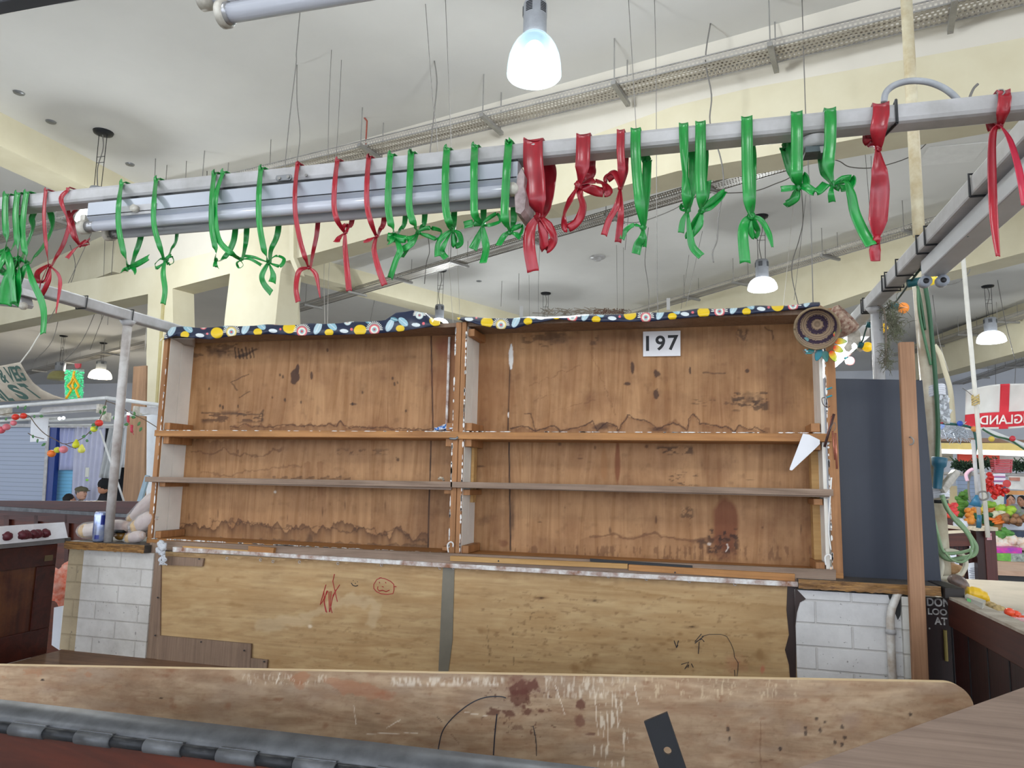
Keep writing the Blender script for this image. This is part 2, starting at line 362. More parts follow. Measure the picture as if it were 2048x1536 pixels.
# ------------------------------------------------------------------ the two open shelf units on the back counter
YF, YB = 2.75, 2.91
def pY(pts, Y): return [atY(x, y, Y) for x, y in pts]
def board(name, pts, Y, th, m, parent, label=None, bevel=0):
    o = MB().prism(pY(pts, Y), (0, th, 0)).build(name, m, parent, bevel=bevel)
    if label: o['label'] = label
    return o
unitL = thing('shelf_unit', 'wide open wooden shelf unit, left of the two, two shelves, holding the crumpled blue bag', 'shelf unit', (-1.68, 2.83, 1.135), 'open wooden shelf units on the back counter')
unitR = thing('shelf_unit', 'wide open wooden shelf unit, right of the two, with the 197 plate on its back', 'shelf unit', (-.26, 2.83, 1.135), 'open wooden shelf units on the back counter')
XL0 = -2.405; XD = -.957; XR1 = .437; ZB = 1.15; ZT = 2.075
def markL(c):
    for i_, (fx_, fy_, th_, co_, al_) in enumerate(((60, 50, .55, '7a5030', .35), (30, 60, .6, 'c79d70', .3), (12, 14, .7, '55351f', .4))): c.speck(300, 600, 1000, 1200, th_-.06, fx_, fy_, co_, al_*.9, 60+i_, .3)
    c.speck(380, 660, 520, 720, .6, 22, 9, '38231a', .55, 2); c.blob(440, 705, 40, 12, '36211a', .6, .8, .8, 10, 3)
    for x in range(470, 510, 7): c.line([(x, 695+x % 5), (x+2, 716)], 2.2, '2b1a14', .75, 3)
    c.line([(478, 712), (500, 705), (512, 698)], 3, '2b1a14', .7, 5)
    c.blob(590, 753, 10, 16, '4b3021', .95, .15, .35, 9, 4, .1); c.blob(595, 738, 4, 12, '4b3021', .95, .2, .2, 9, 4, .1); c.blob(623, 752, 3, 9, '4b3021', .9, .3, .3)
    for x, y in ((560, 750), (566, 753), (785, 757), (789, 768), (795, 765), (812, 822), (476, 812), (446, 815), (440, 812), (602, 805), (570, 800), (705, 807), (545, 795), (725, 785), (418, 777), (655, 700)): c.blob(x, y, 2.5, 4.5, '2e1d14', .75, .5, .5, 6)
    c.blob(706, 808, 8, 3, '33211a', .7, .5, .5)
    c.line([(463, 765), (480, 755), (497, 748)], 1.5, '38241a', .6, 3); c.line([(480, 795), (500, 784)], 1.5, '38241a', .6, 3)
    c.line([(465, 768), (475, 780)], 2, '38241a', .6, 3)
    c.speck(400, 820, 530, 848, .5, 16, 5, '4a3020', .75, 6); c.line([(405, 826), (520, 829), (527, 822), (524, 840)], 2, '33221a', .6, 4)
    c.tide([(460, 858), (470, 850), (540, 852), (575, 852), (600, 850), (640, 853), (680, 843), (700, 856), (735, 853), (790, 857), (830, 858), (862, 860)], 14, '6b4326', .65, 9, 2)
    c.line([(462, 856), (480, 850), (545, 853), (600, 851), (672, 850), (682, 843), (700, 855), (735, 854), (800, 858), (862, 860)], 1.6, '4a2c1a', .75, 6)
    c.tide([(375, 860), (420, 885), (520, 870), (600, 882), (700, 878)], 26, '5f3c25', .45, 20, 5, 30)
    c.line([(380, 905), (420, 912), (450, 900), (500, 915), (560, 900)], 2.5, '55331f', .5, 12); c.line([(400, 945), (460, 950), (520, 938), (600, 930)], 2, '5a3722', .4, 9)
    for x in (615, 640): c.tide([(x-6, 925), (x, 922), (x+6, 926)], 40, '7a4d2c', .5, 3, x)
    c.tide([(635, 968), (645, 966), (652, 970)], 60, '7a4d2c', .5, 3, 9)
    for i in range(26): c.tide([(545+i*6, 952+(i*7) % 9), (551+i*6, 952+(i*7) % 9)], 9, '3e271a', .6, 2, i)
    c.speck(670, 895, 780, 912, .52, 9, 5, '3b281c', .5, 8); c.blob(795, 920, 5, 6, '2e1d14', .7, .6, .9, 5)
    c.tide([(358, 1052), (400, 1054), (420, 1050), (440, 1046), (470, 1050), (520, 1045), (550, 1052), (600, 1062), (640, 1050), (680, 1056), (730, 1060), (780, 1062), (800, 1055), (830, 1075), (858, 1085)], 17, '4f301c', .8, 22, 4, 15)
    c.line([(358, 1052), (400, 1054), (440, 1045), (520, 1046), (560, 1055), (600, 1062), (640, 1050), (700, 1060), (780, 1062), (800, 1056), (830, 1078), (858, 1088)], 2.2, '3b2316', .5, 14)
    for x in (378, 436, 575, 770, 690, 645): c.blob(x, 1000+(x*13) % 40, 2, 12, '4e301d', .55, .7, .4)
    c.tide([(358, 1075), (858, 1092)], 12, '35241a', .5, 6, 6); c.blob(620, 1078, 8, 14, '3d2518', .6, .6, .6)
    c.line([(862, 660), (866, 860)], 2.2, '2a1710', .9); c.line([(862, 880), (860, 965)], 1.8, '2a1710', .9); c.line([(859, 980), (856, 1095)], 2, '2a1710', .9)
    c.blob(640, 690, 260, 26, '5b3a22', .4, .9, .3, 30)  # broad soft darker band along the top of the panel
    c.blob(550, 984, 4, 4, 'ded6c8', .9, .6)
    c.blob(905, 760, 55, 120, '8a4a2a', .35, .6, .3, 40); c.blob(895, 690, 40, 30, '7c2f24', .45, .7, .3, 20)
def markR(c):
    for i_, (fx_, fy_, th_, co_, al_) in enumerate(((60, 50, .53, '764a2c', .4), (30, 60, .6, 'c79d70', .3), (12, 14, .7, '55351f', .4))): c.speck(880, 600, 1700, 1200, th_-.06, fx_, fy_, co_, al_*.9, 70+i_, .3)
    c.blob(1300, 672, 340, 26, '55341f', .5, .9, .3, 30); c.blob(1560, 760, 60, 110, '5b3a22', .3, .9, .3, 30)  # broad soft darker bands along the top and near the right end
    for x, y, a, b in ((1265, 737, 4, 16), (1314, 747, 8, 9), (1380, 742, 3, 10), (1312, 788, 6, 11), (1255, 768, 8, 4), (1495, 742, 5, 5)): c.blob(x, y, a, b, '3a2218', .85, .3, .4, 7)
    c.speck(1040, 660, 1200, 700, .58, 24, 9, '3c261a', .5, 3); c.blob(1115, 680, 35, 10, '3a2519', .45, .8, .8, 9)
    c.speck(1460, 780, 1540, 825, .5, 14, 6, '2e1d16', .7, 4); c.blob(1500, 802, 34, 18, '33211a', .6, .8, .9, 8)
    c.speck(1380, 790, 1480, 815, .6, 22, 4, '3a261b', .5, 5); c.line([(1405, 746), (1450, 746)], 2, '3b261a', .6, 3)
    c.speck(1470, 655, 1500, 685, .45, 6, 6, '38241a', .6, 6); c.line([(1530, 655), (1545, 662), (1547, 680)], 2, '3f281b', .6, 4)
    for a, b in (((1070, 800), (1110, 792)), ((1180, 700), (1230, 830)), ((1060, 770), (1160, 730)), ((1100, 825), (1190, 800))): c.line([a, b], 1.2, '6b4429', .4, 8)
    c.line([(1048, 826), (1062, 828), (1068, 855), (1072, 862)], 1.6, '4a2c1c', .75, 3)
    c.tide([(1020, 858), (1050, 854), (1068, 862), (1080, 858), (1110, 856), (1120, 862), (1140, 856), (1160, 858), (1180, 842), (1192, 860), (1212, 846), (1230, 852), (1236, 862), (1245, 846), (1255, 832), (1280, 838), (1300, 845), (1312, 858), (1350, 842), (1372, 858), (1380, 838), (1390, 828), (1400, 848), (1430, 852), (1450, 854), (1470, 862), (1480, 852), (1510, 862), (1540, 858)], 11, '704628', .6, 5, 4)
    c.line([(1020, 858), (1050, 854), (1070, 863), (1108, 853), (1122, 863), (1140, 855), (1172, 852), (1184, 840), (1194, 860), (1212, 846), (1232, 852), (1236, 862), (1244, 845), (1256, 831), (1280, 839), (1300, 846), (1314, 860), (1345, 843), (1374, 860), (1379, 838), (1389, 828), (1400, 847), (1450, 853), (1470, 864), (1480, 852), (1500, 860), (1512, 853), (1530, 862)], 1.8, '3d2418', .8, 5)
    c.blob(1205, 853, 22, 9, '3b2217', .75, .5, .5, 8); c.blob(1318, 858, 22, 6, '4a2b1b', .7, .5, .4, 8)
    c.blob(1235, 925, 6, 48, '7c4422', .85, .25, .15, 20); c.blob(1208, 930, 8, 38, '9a6a40', .7, .3, .2, 20)
    c.speck(1310, 890, 1390, 912, .5, 10, 5, '2f1e16', .7, 9); c.speck(1335, 935, 1400, 975, .6, 12, 4, '35231a', .6, 10)
    for x, y, a, b in ((1160, 917, 8, 2), (1293, 893, 5, 6), (1120, 888, 4, 5), (1190, 895, 3, 5), (1500, 960, 10, 2), (960, 933, 14, 3), (1220, 1060, 4, 10), (1312, 1040, 3, 10), (1080, 1044, 7, 2), (1525, 1055, 3, 3), (1602, 1060, 2, 14), (1130, 1015, 2, 4)): c.blob(x, y, a, b, '4a2e1d', .65, .6, .4)
    c.blob(1452, 1050, 28, 62, '6f3519', .75, .25, .15, 30); c.blob(1445, 1095, 38, 32, '5f2c17', .6, .5, .5, 14)
    c.speck(1412, 1055, 1480, 1110, .52, 8, 8, '241510', .8, 12); c.blob(1402, 1083, 24, 9, '2c1b16', .9, .6, .7, 9, 2, .15); c.blob(1402, 1094, 6, 8, '2c1b16', .7, .6)
    c.blob(1419, 1088, 5, 4, 'd9cfc4', .8, .5); c.line([(1453, 1088), (1456, 1096), (1452, 1104)], 1.6, 'e6ddd2', .8, 2)
    c.line([(1180, 1075), (1230, 1070), (1260, 1078), (1310, 1064), (1325, 1074), (1360, 1077), (1390, 1080), (1425, 1076), (1450, 1070), (1475, 1082)], 3, '5e3a24', .6, 6)
    c.tide([(1160, 1078), (1310, 1070), (1400, 1082), (1480, 1080)], 16, '7a5033', .35, 5, 2)
    c.speck(1358, 1010, 1390, 1045, .52, 6, 6, '45301f', .6, 14)
    c.tide([(1018, 1100), (1100, 1098), (1300, 1108), (1560, 1128), (1640, 1134)], 30, 'e3dbd0', .0, 4, 2)
    c.speck(1020, 1088, 1640, 1124, .55, 5, 22, '5c3822', .5, 15)
    c.line([(1021, 690), (1016, 860)], 1.8, '26150f', .9); c.line([(1018, 882), (1021, 1100)], 2.2, '26150f', .9); c.blob(1025, 1030, 7, 60, '3d2619', .6, .8, .4, 14)
    c.blob(1022, 716, 5, 26, 'e8e6e2', 1, .15, .3, 8); c.blob(1017, 830, 2, 7, 'e8e6e2', 1, .3)
    c.blob(970, 1040, 24, 14, '50331f', .45, .8, .6, 12); c.blob(1008, 1085, 12, 10, '6b3a20', .6, .5, .5)
    c.blob(1550, 900, 90, 20, '6b452a', .35, .8, .6, 20); c.speck(1520, 860, 1640, 900, .6, 10, 9, '4a2f20', .4, 17)
    c.blob(970, 760, 70, 130, '8e5a35', .3, .7, .3, 40)
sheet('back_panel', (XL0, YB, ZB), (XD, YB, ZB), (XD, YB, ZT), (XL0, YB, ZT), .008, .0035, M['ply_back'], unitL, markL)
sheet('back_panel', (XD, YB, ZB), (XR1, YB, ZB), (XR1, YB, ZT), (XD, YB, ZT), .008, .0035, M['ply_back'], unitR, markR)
def sideboards(x, m, parent, sgn, z0=ZB, z1=ZT, th=.012, label='side of two white painted boards'):
    mb = MB(); w = (YB-YF-.006)/2
    mb.box((x, YF+.002, z0), (x+sgn*th, YF+.002+w-.0015, z1)); mb.box((x, YF+.002+w+.0015, z0), (x+sgn*th, YB, z1))
    o = mb.build('side_panel', m, parent); o['label'] = label; return o
def stile(x0, x1, parent, z0=ZB-.012, z1=ZT+.012, m='trimwoodz'):
    return MB().box((x0, YF-.012, z0), (x1, YF+.006, z1)).build('front_stile', M[m], parent, bevel=.002)
sideboards(XL0+.014, M['paintboard'], unitL, -1); stile(XL0-.012, XL0+.012, unitL)
sideboards(XD+.002, M['trimwoodz'], unitL, -1, label='bare wood side panel')
stile(XD-.026, XD-.002, unitL)
sideboards(XD+.022, M['paintboard'], unitR, -1); stile(XD+.0, XD+.02, unitR)
sideboards(XR1-.03, M['paintboard'], unitR, 1); stile(XR1-.012, XR1+.022, unitR)
def flakes(name, a, b, parent, n, w=.004, dirx=False, seed=1, Y=None):
    """curled remains of old white paint along an edge"""
    rd = random.Random(seed); mb = MB(); a = Vector(a); b = Vector(b)
    for i in range(n):
        t = rd.random(); p = a.lerp(b, t); l = rd.uniform(.006, .035); d = (b-a).normalized(); s = Vector((1, 0, 0)) if abs(d.z) > .5 else Vector((0, 0, 1))
        ww = rd.uniform(.3, 1)*w
        q = [p-d*l/2, p-d*l*.2+s*ww, p+d*l*.3+s*ww*.8, p+d*l/2, p+d*l*.2-s*ww*.7, p-d*l*.3-s*ww*.5]
        mb.prism(q, (0, -.0012, 0))
    o = mb.build('paint_flakes', M['flake'], parent); o['kind'] = 'stuff'; return o
M['flake'] = plain('flaking_white_paint', 'eceae6', .6, var=0)
for par, x, n, sd in ((unitL, XL0+.012, 26, 1), (unitL, XD-.026, 46, 2), (unitR, XD+.02, 60, 3), (unitR, XR1-.012, 60, 4)):
    flakes('paint', (x, YF-.0125, ZB+.01), (x, YF-.0125, ZT-.02), par, n, .0045, seed=sd)
def shelf(z, x0, x1, m, parent, front, th=.024, lip=.0, zl=None):
    mb = MB(); mb.box((x0, front+.014, z-th*.55), (x1, YB, z+th*.35)); 
    s_ = mb.build('shelf_board', M['trimwood'] if m == 'trimwood' else M['greywood'], parent)
    e = MB().hexa([(x0-lip, front, z-th/2), (x1+lip*.3, front, z-th/2+(zl or 0)), (x1+lip*.3, front+.016, z-th/2+(zl or 0)), (x0-lip, front+.016, z-th/2), (x0-lip, front, z+th/2), (x1+lip*.3, front, z+th/2+(zl or 0)), (x1+lip*.3, front+.016, z+th/2+(zl or 0)), (x0-lip, front+.016, z+th/2)])
    e.build('shelf_edging', M[m], parent, bevel=.0015)
shelf(1.622, XL0, XD-.002, 'trimwood', unitL, YF-.022, .028, .012); shelf(1.618, XD+.0, XR1, 'trimwood', unitR, YF-.022, .028, .0)
shelf(1.413, XL0, XD-.02, 'greywood', unitL, YF-.035, .023, .03, .009); shelf(1.422, XD-.0, XR1-.01, 'greywood', unitR, YF-.035, .023, .02, .004)
for par, x0, x1, sd in ((unitL, XL0, XD, 5), (unitR, XD, XR1, 6)):
    MB().box((x0-.012, YF-.014, ZB-.022), (x1+(.022 if par is unitR else -.002), YB+.01, ZB+.002)).build('bottom_board', M['trimwood'], par, bevel=.002)
    MB().box((x0, YF, ZT-.005), (x1, YB+.01, ZT+.012)).build('top_board', M['greyply'], par)
    flakes('paint', (x0+.02, YF-.023, 1.634), (x1-.02, YF-.023, 1.634), par, 70 if par is unitR else 40, .0025, seed=sd)
    flakes('paint', (x0+.02, YF-.0155, ZB+.001), (x1-.02, YF-.0155, ZB+.001), par, 110, .004, seed=sd+4)
# cleats carrying the shelves
for par, x, sg in ((unitL, XL0+.02, 1), (unitL, XD-.03, -1), (unitR, XD+.022, 1), (unitR, XR1-.034, -1)):
    for z, h in ((1.592, .034), (1.655, .032), (1.392, .022), (1.168, .03)):
        if par is unitL and sg < 0 and z < 1.5: h = .016
        MB().box((x, YF+(.0 if sg > 0 else .004), z-h/2), (x+sg*.03, YB-.004, z+h/2)).build('cleat', M['trimwoodz'], par, bevel=.002)
MB().box((XD+.024, YF+.004, 2.03), (XD+.05, YB, 2.06)).build('cleat', M['trimwoodz'], unitR)
MB().box((XR1-.055, YF+.1, 1.17), (XR1-.03, YB-.002, 1.6)).build('upright_batten', M['palewood'], unitR)
MB().box((XD+.024, YF+.09, 1.35), (XD+.036, YF+.13, 1.59)).build('upright_batten', M['palewood'], unitR)
mb = MB().box((-1.075, YB-.012, 1.64), (-1.065, YB, 2.06)); o = mb.build('white_edge_strip', M['whitepaint'], unitL); o['label'] = 'strip of chipped white paint beside the panel joint'
MB().tube([(-.99, YF-.024, 1.606), (-.965, YF-.024, 1.604), (-.955, YF-.022, 1.612)], .005).build('door_bolt', M['grey_metal'], unitL, True)
# small hooks of white cord at the feet of the stiles
for px_, par in ((897, unitL), (1652, unitR)):
    y = 1090 if px_ < 1000 else 1115
    P = [atY(px_, y+15, 2.725), atY(px_-2, y, 2.725), atY(px_+4, y-6, 2.725), atY(px_+9, y-3, 2.725), atY(px_+9, y+4, 2.725)]
    MB().tube(spline(P), .003).build('cord_hook', M['flake'], par, True)
P = [atY(1663, 955, 2.724), atY(1660, 1000, 2.724), atY(1657, 1060, 2.724), atY(1662, 1100, 2.724)]
MB().tube(spline(P), .0025).build('white_cord', M['flake'], unitR, True)
# number plate
plate = thing('number_plate', 'white rectangular plate with black number 197 on the right shelf back', 'sign', atY(1323, 688, YB-.006))
pc = [(1286, 663), (1361, 661), (1361, 712), (1286, 713)]
MB().prism(pY(pc, YB-.009), (0, .004, 0)).build('sign_board', plain('white_plate', 'e9e8ea', .25, var=.02), plate, bevel=.0015)
h = (atY(1300, 672, YB).z-atY(1300, 702, YB).z)
for ch, px_ in (('1', 1292), ('9', 1311), ('7', 1336)):
    b = text_mesh(ch, atY(px_, 702-(px_-1292)*.03, YB-.0095), (1, 0, 0), (0, 0, 1), h, bold=.022); b.build('digit', M['black'], plate)

# ------------------------------------------------------------------ patterned oilcloth along the shelf tops
M['cloth'] = plain('navy_oilcloth', '1d2844', .35, var=.06, scale=5, marks=True)
M['cloth_under'] = plain('cloth_backing', '9d958e', .8, var=.06)
def cloth(name, label, top, bot, seed, hump=None):
    """top/bot: pixel polylines of the upper fold and of the hanging hem"""
    def itp(L, u):
        xs = [p[0] for p in L]; x = xs[0]+(xs[-1]-xs[0])*u; return x, float(np.interp(x, xs, [p[1] for p in L]))
    nu, nv = 560, 56
    def fn(u, v):
        xt, yt = itp(top, u); xb, yb = itp(bot, u)
        wv = .006*math.sin(u*31+seed)+.004*math.sin(u*77+seed*2)
        if v < .3:
            p = atY(xt, yt, 2.735); return p+Vector((0, (1-v/.3)*.2, .004-.012*(1-v/.3)+.004*math.sin(u*40)))
        t = (v-.3)/.7; return atY(xt+(xb-xt)*t, yt+(yb-yt)*t, 2.735-.018*math.sin(t*2.2)+wv*t)
    mb = MB(); mb.grid(fn, nu, nv); vs = [Vector(v) for v in mb.v]
    cen = sum(vs, Vector())/len(vs); me = bpy.data.meshes.new(name); me.from_pydata([v-cen for v in vs], [], mb.f); me.update()
    at = me.color_attributes.new('mark', 'FLOAT_COLOR', 'POINT'); c = Canvas(np.array([tuple(v) for v in vs]))
    rd = random.Random(seed); x = bot[0][0]
    def leaf(x, y, L, W, a, col):
        c.blob(x, y, L, W, col, 1, .06, 0, 12, 0, a); c.line([(x-L*.8*math.cos(a), y-L*.8*math.sin(a)), (x+L*.8*math.cos(a), y+L*.8*math.sin(a))], .8, 'e8eef0', .8)
    def medal(x, y, r):
        for k in range(15):
            a = PI+PI*k/14; c.line([(x+math.cos(a)*r*.72, y+math.sin(a)*r*.72), (x+math.cos(a)*r, y+math.sin(a)*r)], 1.1, 'f0efe6', 1)
        col = ['e8d27a', 'e46a72', 'c9dde0'][int(x) % 3]
        c.blob(x, y, r*.68, r*.68, col, 1, .1, 0); c.blob(x, y, r*.5, r*.5, 'f1ede0', 1, .1, 0); c.blob(x, y, r*.3, r*.3, '8fb4bd', 1, .1, 0); c.blob(x, y, r*.15, r*.15, 'c8484f', 1, .1, 0)
    i = 0
    while x < bot[-1][0]:
        y = np.interp(x, [p[0] for p in bot], [p[1] for p in bot]); k = (i+seed) % 5
        if k == 0: c.blob(x, y-14+(i % 3)*3, 13, 11, 'edc81f', 1, .06, .04); leaf(x+14, y-26, 9, 4, .5, '6fa6b4')
        elif k == 1: medal(x, y-8, 16)
        elif k == 2: leaf(x, y-14, 14, 7, -1.1, 'b9d3dd'); leaf(x+9, y-26, 8, 4, .3, '5d97a8')
        elif k == 3: leaf(x, y-18, 12, 7, .7, '9cc4d2'); c.blob(x-6, y-5, 9, 7, 'edc81f', 1, .06, .04)
        else: medal(x, y-26, 12); leaf(x-7, y-7, 9, 4, .1, 'dfe9ec'); c.blob(x+8, y-10, 3, 3, 'e46a72', 1, .2)
        x += rd.uniform(25, 33); i += 1
    at.data.foreach_set('color', np.hstack([c.rgb, c.a[:, None]]).astype(np.float32).ravel())
    me.materials.append(M['cloth']); me.materials.append(M['cloth_under'])
    for p in me.polygons: p.use_smooth = True
    o = bpy.data.objects.new(name, me); COL.objects.link(o); o.location = cen; LOC[o] = cen
    md = o.modifiers.new('s', 'SOLIDIFY'); md.thickness = .0018; md.offset = 0; md.material_offset = 0
    return tag(o, label, 'tablecloth', 'patterned oilcloths over the shelf tops')
cloth('oilcloth', 'navy oilcloth with yellow lemons and leaves, draped over the left shelf unit', [(343, 655), (400, 656), (500, 652), (600, 650), (700, 646), (770, 641), (790, 628), (825, 621), (850, 627), (866, 643), (880, 645)], [(318, 683), (350, 672), (390, 676), (420, 679), (470, 671), (540, 668), (600, 671), (660, 670), (740, 668), (800, 663), (850, 655), (880, 651)], 1)
cloth('oilcloth', 'navy oilcloth with medallion flowers, draped over the right shelf unit', [(914, 636), (960, 637), (1040, 637), (1100, 634), (1300, 627), (1400, 620), (1560, 612), (1640, 607)], [(918, 640), (930, 641), (960, 650), (1000, 658), (1030, 657), (1060, 648), (1115, 638), (1160, 643), (1200, 644), (1300, 643), (1400, 633), (1500, 628), (1560, 622), (1640, 613)], 3)
# light-coloured cloth lining folded under at the left end
mb = MB(); mb.grid(lambda u, v: atY(330+u*60, 676+v*(8+10*u), 2.745+.1*v), 8, 4)
tag(mb.build('folded_lining', M['cloth_under'], None, True, solid=.002), 'grey folded lining sticking out under the left end of the oilcloth', 'cloth')

# ------------------------------------------------------------------ counter front below the shelf units
YP = 2.68; ZBED = .66
ctr = thing('stall_counter', 'pale plywood counter front with red doodles under the shelf units', 'counter', (-.9, YP, ZBED))
x0 = atY(316, 1200, YP).x; xs = atY(884, 1200, YP).x; x1 = atY(1592, 1260, YP).x
def markLL(c):
    for i_, (fx_, fy_, th_, co_, al_) in enumerate(((90, 16, .55, 'a98354', .45), (50, 10, .6, 'dcc294', .45), (22, 6, .6, '8c683f', .4))): c.speck(300, 1080, 900, 1380, th_-.06, fx_, fy_, co_, al_*.9, 80+i_, .3)
    for x, y, a, b, ang in ((470, 1210, 30, 5, .1), (470, 1234, 18, 4, .0), (375, 1212, 9, 2, 0), (435, 1160, 4, 6, 0), (780, 1255, 7, 5, 0), (555, 1322, 9, 7, 0), (785, 1310, 18, 4, -.2), (705, 1280, 22, 3, .05), (733, 1277, 6, 7, 0), (810, 1292, 20, 3, .1), (600, 1235, 8, 3, .5), (480, 1155, 20, 3, 0), (660, 1190, 4, 14, 0)): c.blob(x, y, a, b, '9a7546', .6, .8, .6, 12, 1, ang)
    c.line([(520, 1250), (600, 1240), (700, 1195), (750, 1210), (748, 1245)], 14, 'd8c3a0', .35, 12)
    c.blob(620, 1253, 5, 4, 'efe3cc', .8, .6); c.speck(560, 1240, 860, 1340, .66, 14, 6, '8f6f48', .4, 3)
    c.blob(640, 1170, 140, 8, 'b78f5c', .3, .9, .5, 20); c.tide([(320, 1108), (884, 1134)], 10, '7d5b36', .5, 5, 2)
def markLR(c):
    for i_, (fx_, fy_, th_, co_, al_) in enumerate(((90, 16, .52, 'a98354', .5), (50, 10, .6, 'd8bd90', .4), (22, 6, .66, '86623c', .45))): c.speck(880, 1100, 1620, 1380, th_-.06, fx_, fy_, co_, al_*.9, 90+i_, .3)
    for x, y, a, b in ((1083, 1196, 20, 4), (1190, 1201, 24, 4), (1383, 1254, 24, 4)): c.blob(x, y, a, b, '6e4a2a', .75, .9, .3); c.blob(x, y, 7, 2.5, '2a190f', .9, .6, .2)
    c.tide([(1140, 1160), (1200, 1170), (1350, 1195), (1450, 1205), (1590, 1214)], 9, 'a17c4c', .6, 3, 2)
    for x, y, a, b in ((1522, 1271, 32, 7), (1520, 1312, 30, 16), (965, 1262, 14, 9), (1042, 1272, 10, 3), (1090, 1311, 6, 5), (1180, 1325, 22, 14), (1150, 1335, 14, 14), (1190, 1310, 12, 6), (1340, 1280, 8, 4), (1325, 1288, 14, 5), (1312, 1300, 12, 7), (1360, 1268, 12, 4), (1250, 1277, 9, 3), (1280, 1315, 6, 2)): c.blob(x, y, a, b, '8a6337', .6, .8, .6, 10)
    c.speck(960, 1180, 1500, 1350, .68, 14, 5, '7d5b38', .5, 4)
    for L in ([(1080, 1265), (1100, 1256), (1150, 1250)], [(975, 1245), (978, 1330)], [(1025, 1265), (1027, 1330)], [(1060, 1240), (1066, 1225), (1090, 1215)]): c.line(L, .9, '5b4329', .6, 4)
    c.tide([(890, 1136), (1590, 1172)], 8, '6d4d2e', .5, 5, 2); c.blob(1320, 1120, 50, 12, '6d4d2e', .3, .9)
    c.blob(1470, 1330, 26, 24, 'c56f5c', .22, .8, .6, 9); c.blob(1525, 1340, 6, 14, 'c8584c', .5, .6, .5, 7)
z1_ = 1.105
sheet('plywood_panel', (x0, YP, ZBED), (xs, YP, ZBED), (xs, YP, z1_), (x0, YP, z1_), .012, .005, M['ply_low'], ctr, markLL)
sheet('plywood_panel', (xs, YP, ZBED), (x1, YP, ZBED), (x1, YP, z1_), (xs, YP, z1_), .012, .005, M['ply_low'], ctr, markLR)
def pen(name, L, par, col, w=.0016, Y=YP-.0012, label=None):
    mb = MB()
    for l in L: mb.tube([atY(x, y, Y) for x, y in l], w, 5)
    o = mb.build(name, col, par)
    if label: o['label'] = label
    return o
red = plain('red_marker_ink', 'b3262c', .5, var=0); ink = plain('dark_marker_ink', '1d2230', .5, var=0)
Z4 = lambda L: [(280+x/2.926, 1060+y/2.926) for x, y in L]
pen('red_strokes', [Z4(l) for l in ([(1138, 258), (1128, 300), (1138, 345), (1155, 420)], [(1168, 320), (1130, 380), (1110, 480)], [(1088, 320), (1070, 380), (1054, 438)], [(1075, 358), (1080, 430), (1093, 484)], [(1093, 355), (1076, 420), (1088, 480)], [(1105, 360), (1108, 480)], [(1118, 358), (1114, 440), (1124, 486)], [(1062, 430), (1100, 355)], [(1146, 350), (1126, 400)])], ctr, red)
pen('small_smiley_drawing', [Z4(l) for l in ([(1236, 310), (1246, 324), (1262, 329), (1275, 324)], [(1247, 294), (1248, 297)], [(1272, 302), (1273, 305)], [(1258, 311), (1262, 313)])], ctr, ink)
pen('smiley_face_drawing', [Z4(l) for l in ([(1412, 278), (1400, 284), (1385, 290), (1368, 318), (1368, 342), (1385, 362), (1410, 373), (1445, 377), (1480, 372), (1486, 350), (1485, 318), (1465, 300), (1430, 284), (1400, 280)], [(1392, 330), (1390, 345), (1400, 357), (1420, 352), (1440, 360), (1460, 352)], [(1400, 303), (1403, 312)], [(1436, 304), (1440, 312)], [(1416, 330), (1426, 334)], [(1486, 330), (1500, 332)])], ctr, red)
Z5 = lambda L: [(860+x/2.56, 1060+y/2.56) for x, y in L]
pen('dark_pen_scribble', [Z5(l) for l in ([(1250, 566), (1262, 600), (1252, 575)], [(1272, 566), (1262, 604), (1270, 590)], [(1390, 532), (1356, 572), (1392, 558), (1404, 572)], [(1356, 580), (1400, 545)], [(1378, 572), (1374, 634)], [(1286, 688), (1325, 676), (1304, 712), (1325, 690), (1322, 704)], [(1338, 684), (1348, 704)])], ctr, ink, .0013)
pen('long_pen_line', [spline2 for spline2 in [Z5([(1392, 545), (1430, 534), (1490, 534), (1520, 545), (1540, 580), (1556, 620), (1558, 650), (1578, 680), (1576, 720), (1570, 756)]), Z5([(1558, 716), (1562, 755)])]], ctr, ink, .0009)
board('seam_tape', [(886, 1130), (909, 1131), (907, 1200), (905, 1280), (894, 1362), (876, 1361)], YP-.003, .002, plain('grey_duct_tape', '7d7768', .45, var=.1, scale=14), ctr)
board('side_strip', [(300, 1085), (322, 1088), (318, 1380), (284, 1380)], YP-.008, .01, M['greyply'], ctr, 'grey weathered vertical strip')
board('patch_board', [(322, 1112), (407, 1117), (404, 1133), (326, 1130)], YP-.012, .01, M['greyply'], ctr)
board('kick_board', [(316, 1271), (502, 1288), (500, 1334), (498, 1352), (312, 1330)], YP-.012, .01, M['greyply'], ctr, 'grey weathered kick board')
board('kick_board', [(500, 1316), (535, 1320), (532, 1350), (498, 1350)], YP-.010, .008, M['greyply'], ctr)
board('batten', [(345, 1094), (640, 1112), (900, 1127), (1200, 1144), (1598, 1164), (1597, 1174), (1200, 1153), (900, 1136), (640, 1120), (475, 1109), (345, 1104)], YP-.022, .022, M['whitepaint'], ctr, 'chipped white batten', .001)
board('batten', [(900, 1112), (1255, 1128), (1255, 1138), (900, 1122)], YP-.018, .018, M['palewood'], ctr, None, .001)
board('batten', [(1257, 1129), (1590, 1148), (1590, 1163), (1257, 1141)], YP-.014, .014, M['trimwood'], ctr, None, .001)
board('batten', [(365, 1092), (498, 1101), (496, 1107), (365, 1098)], YP-.016, .016, M['palewood'], ctr, None, .001)
board('batten', [(496, 1092), (548, 1096), (546, 1108), (496, 1105)], YP-.017, .017, M['trimwood'], ctr, None, .001)
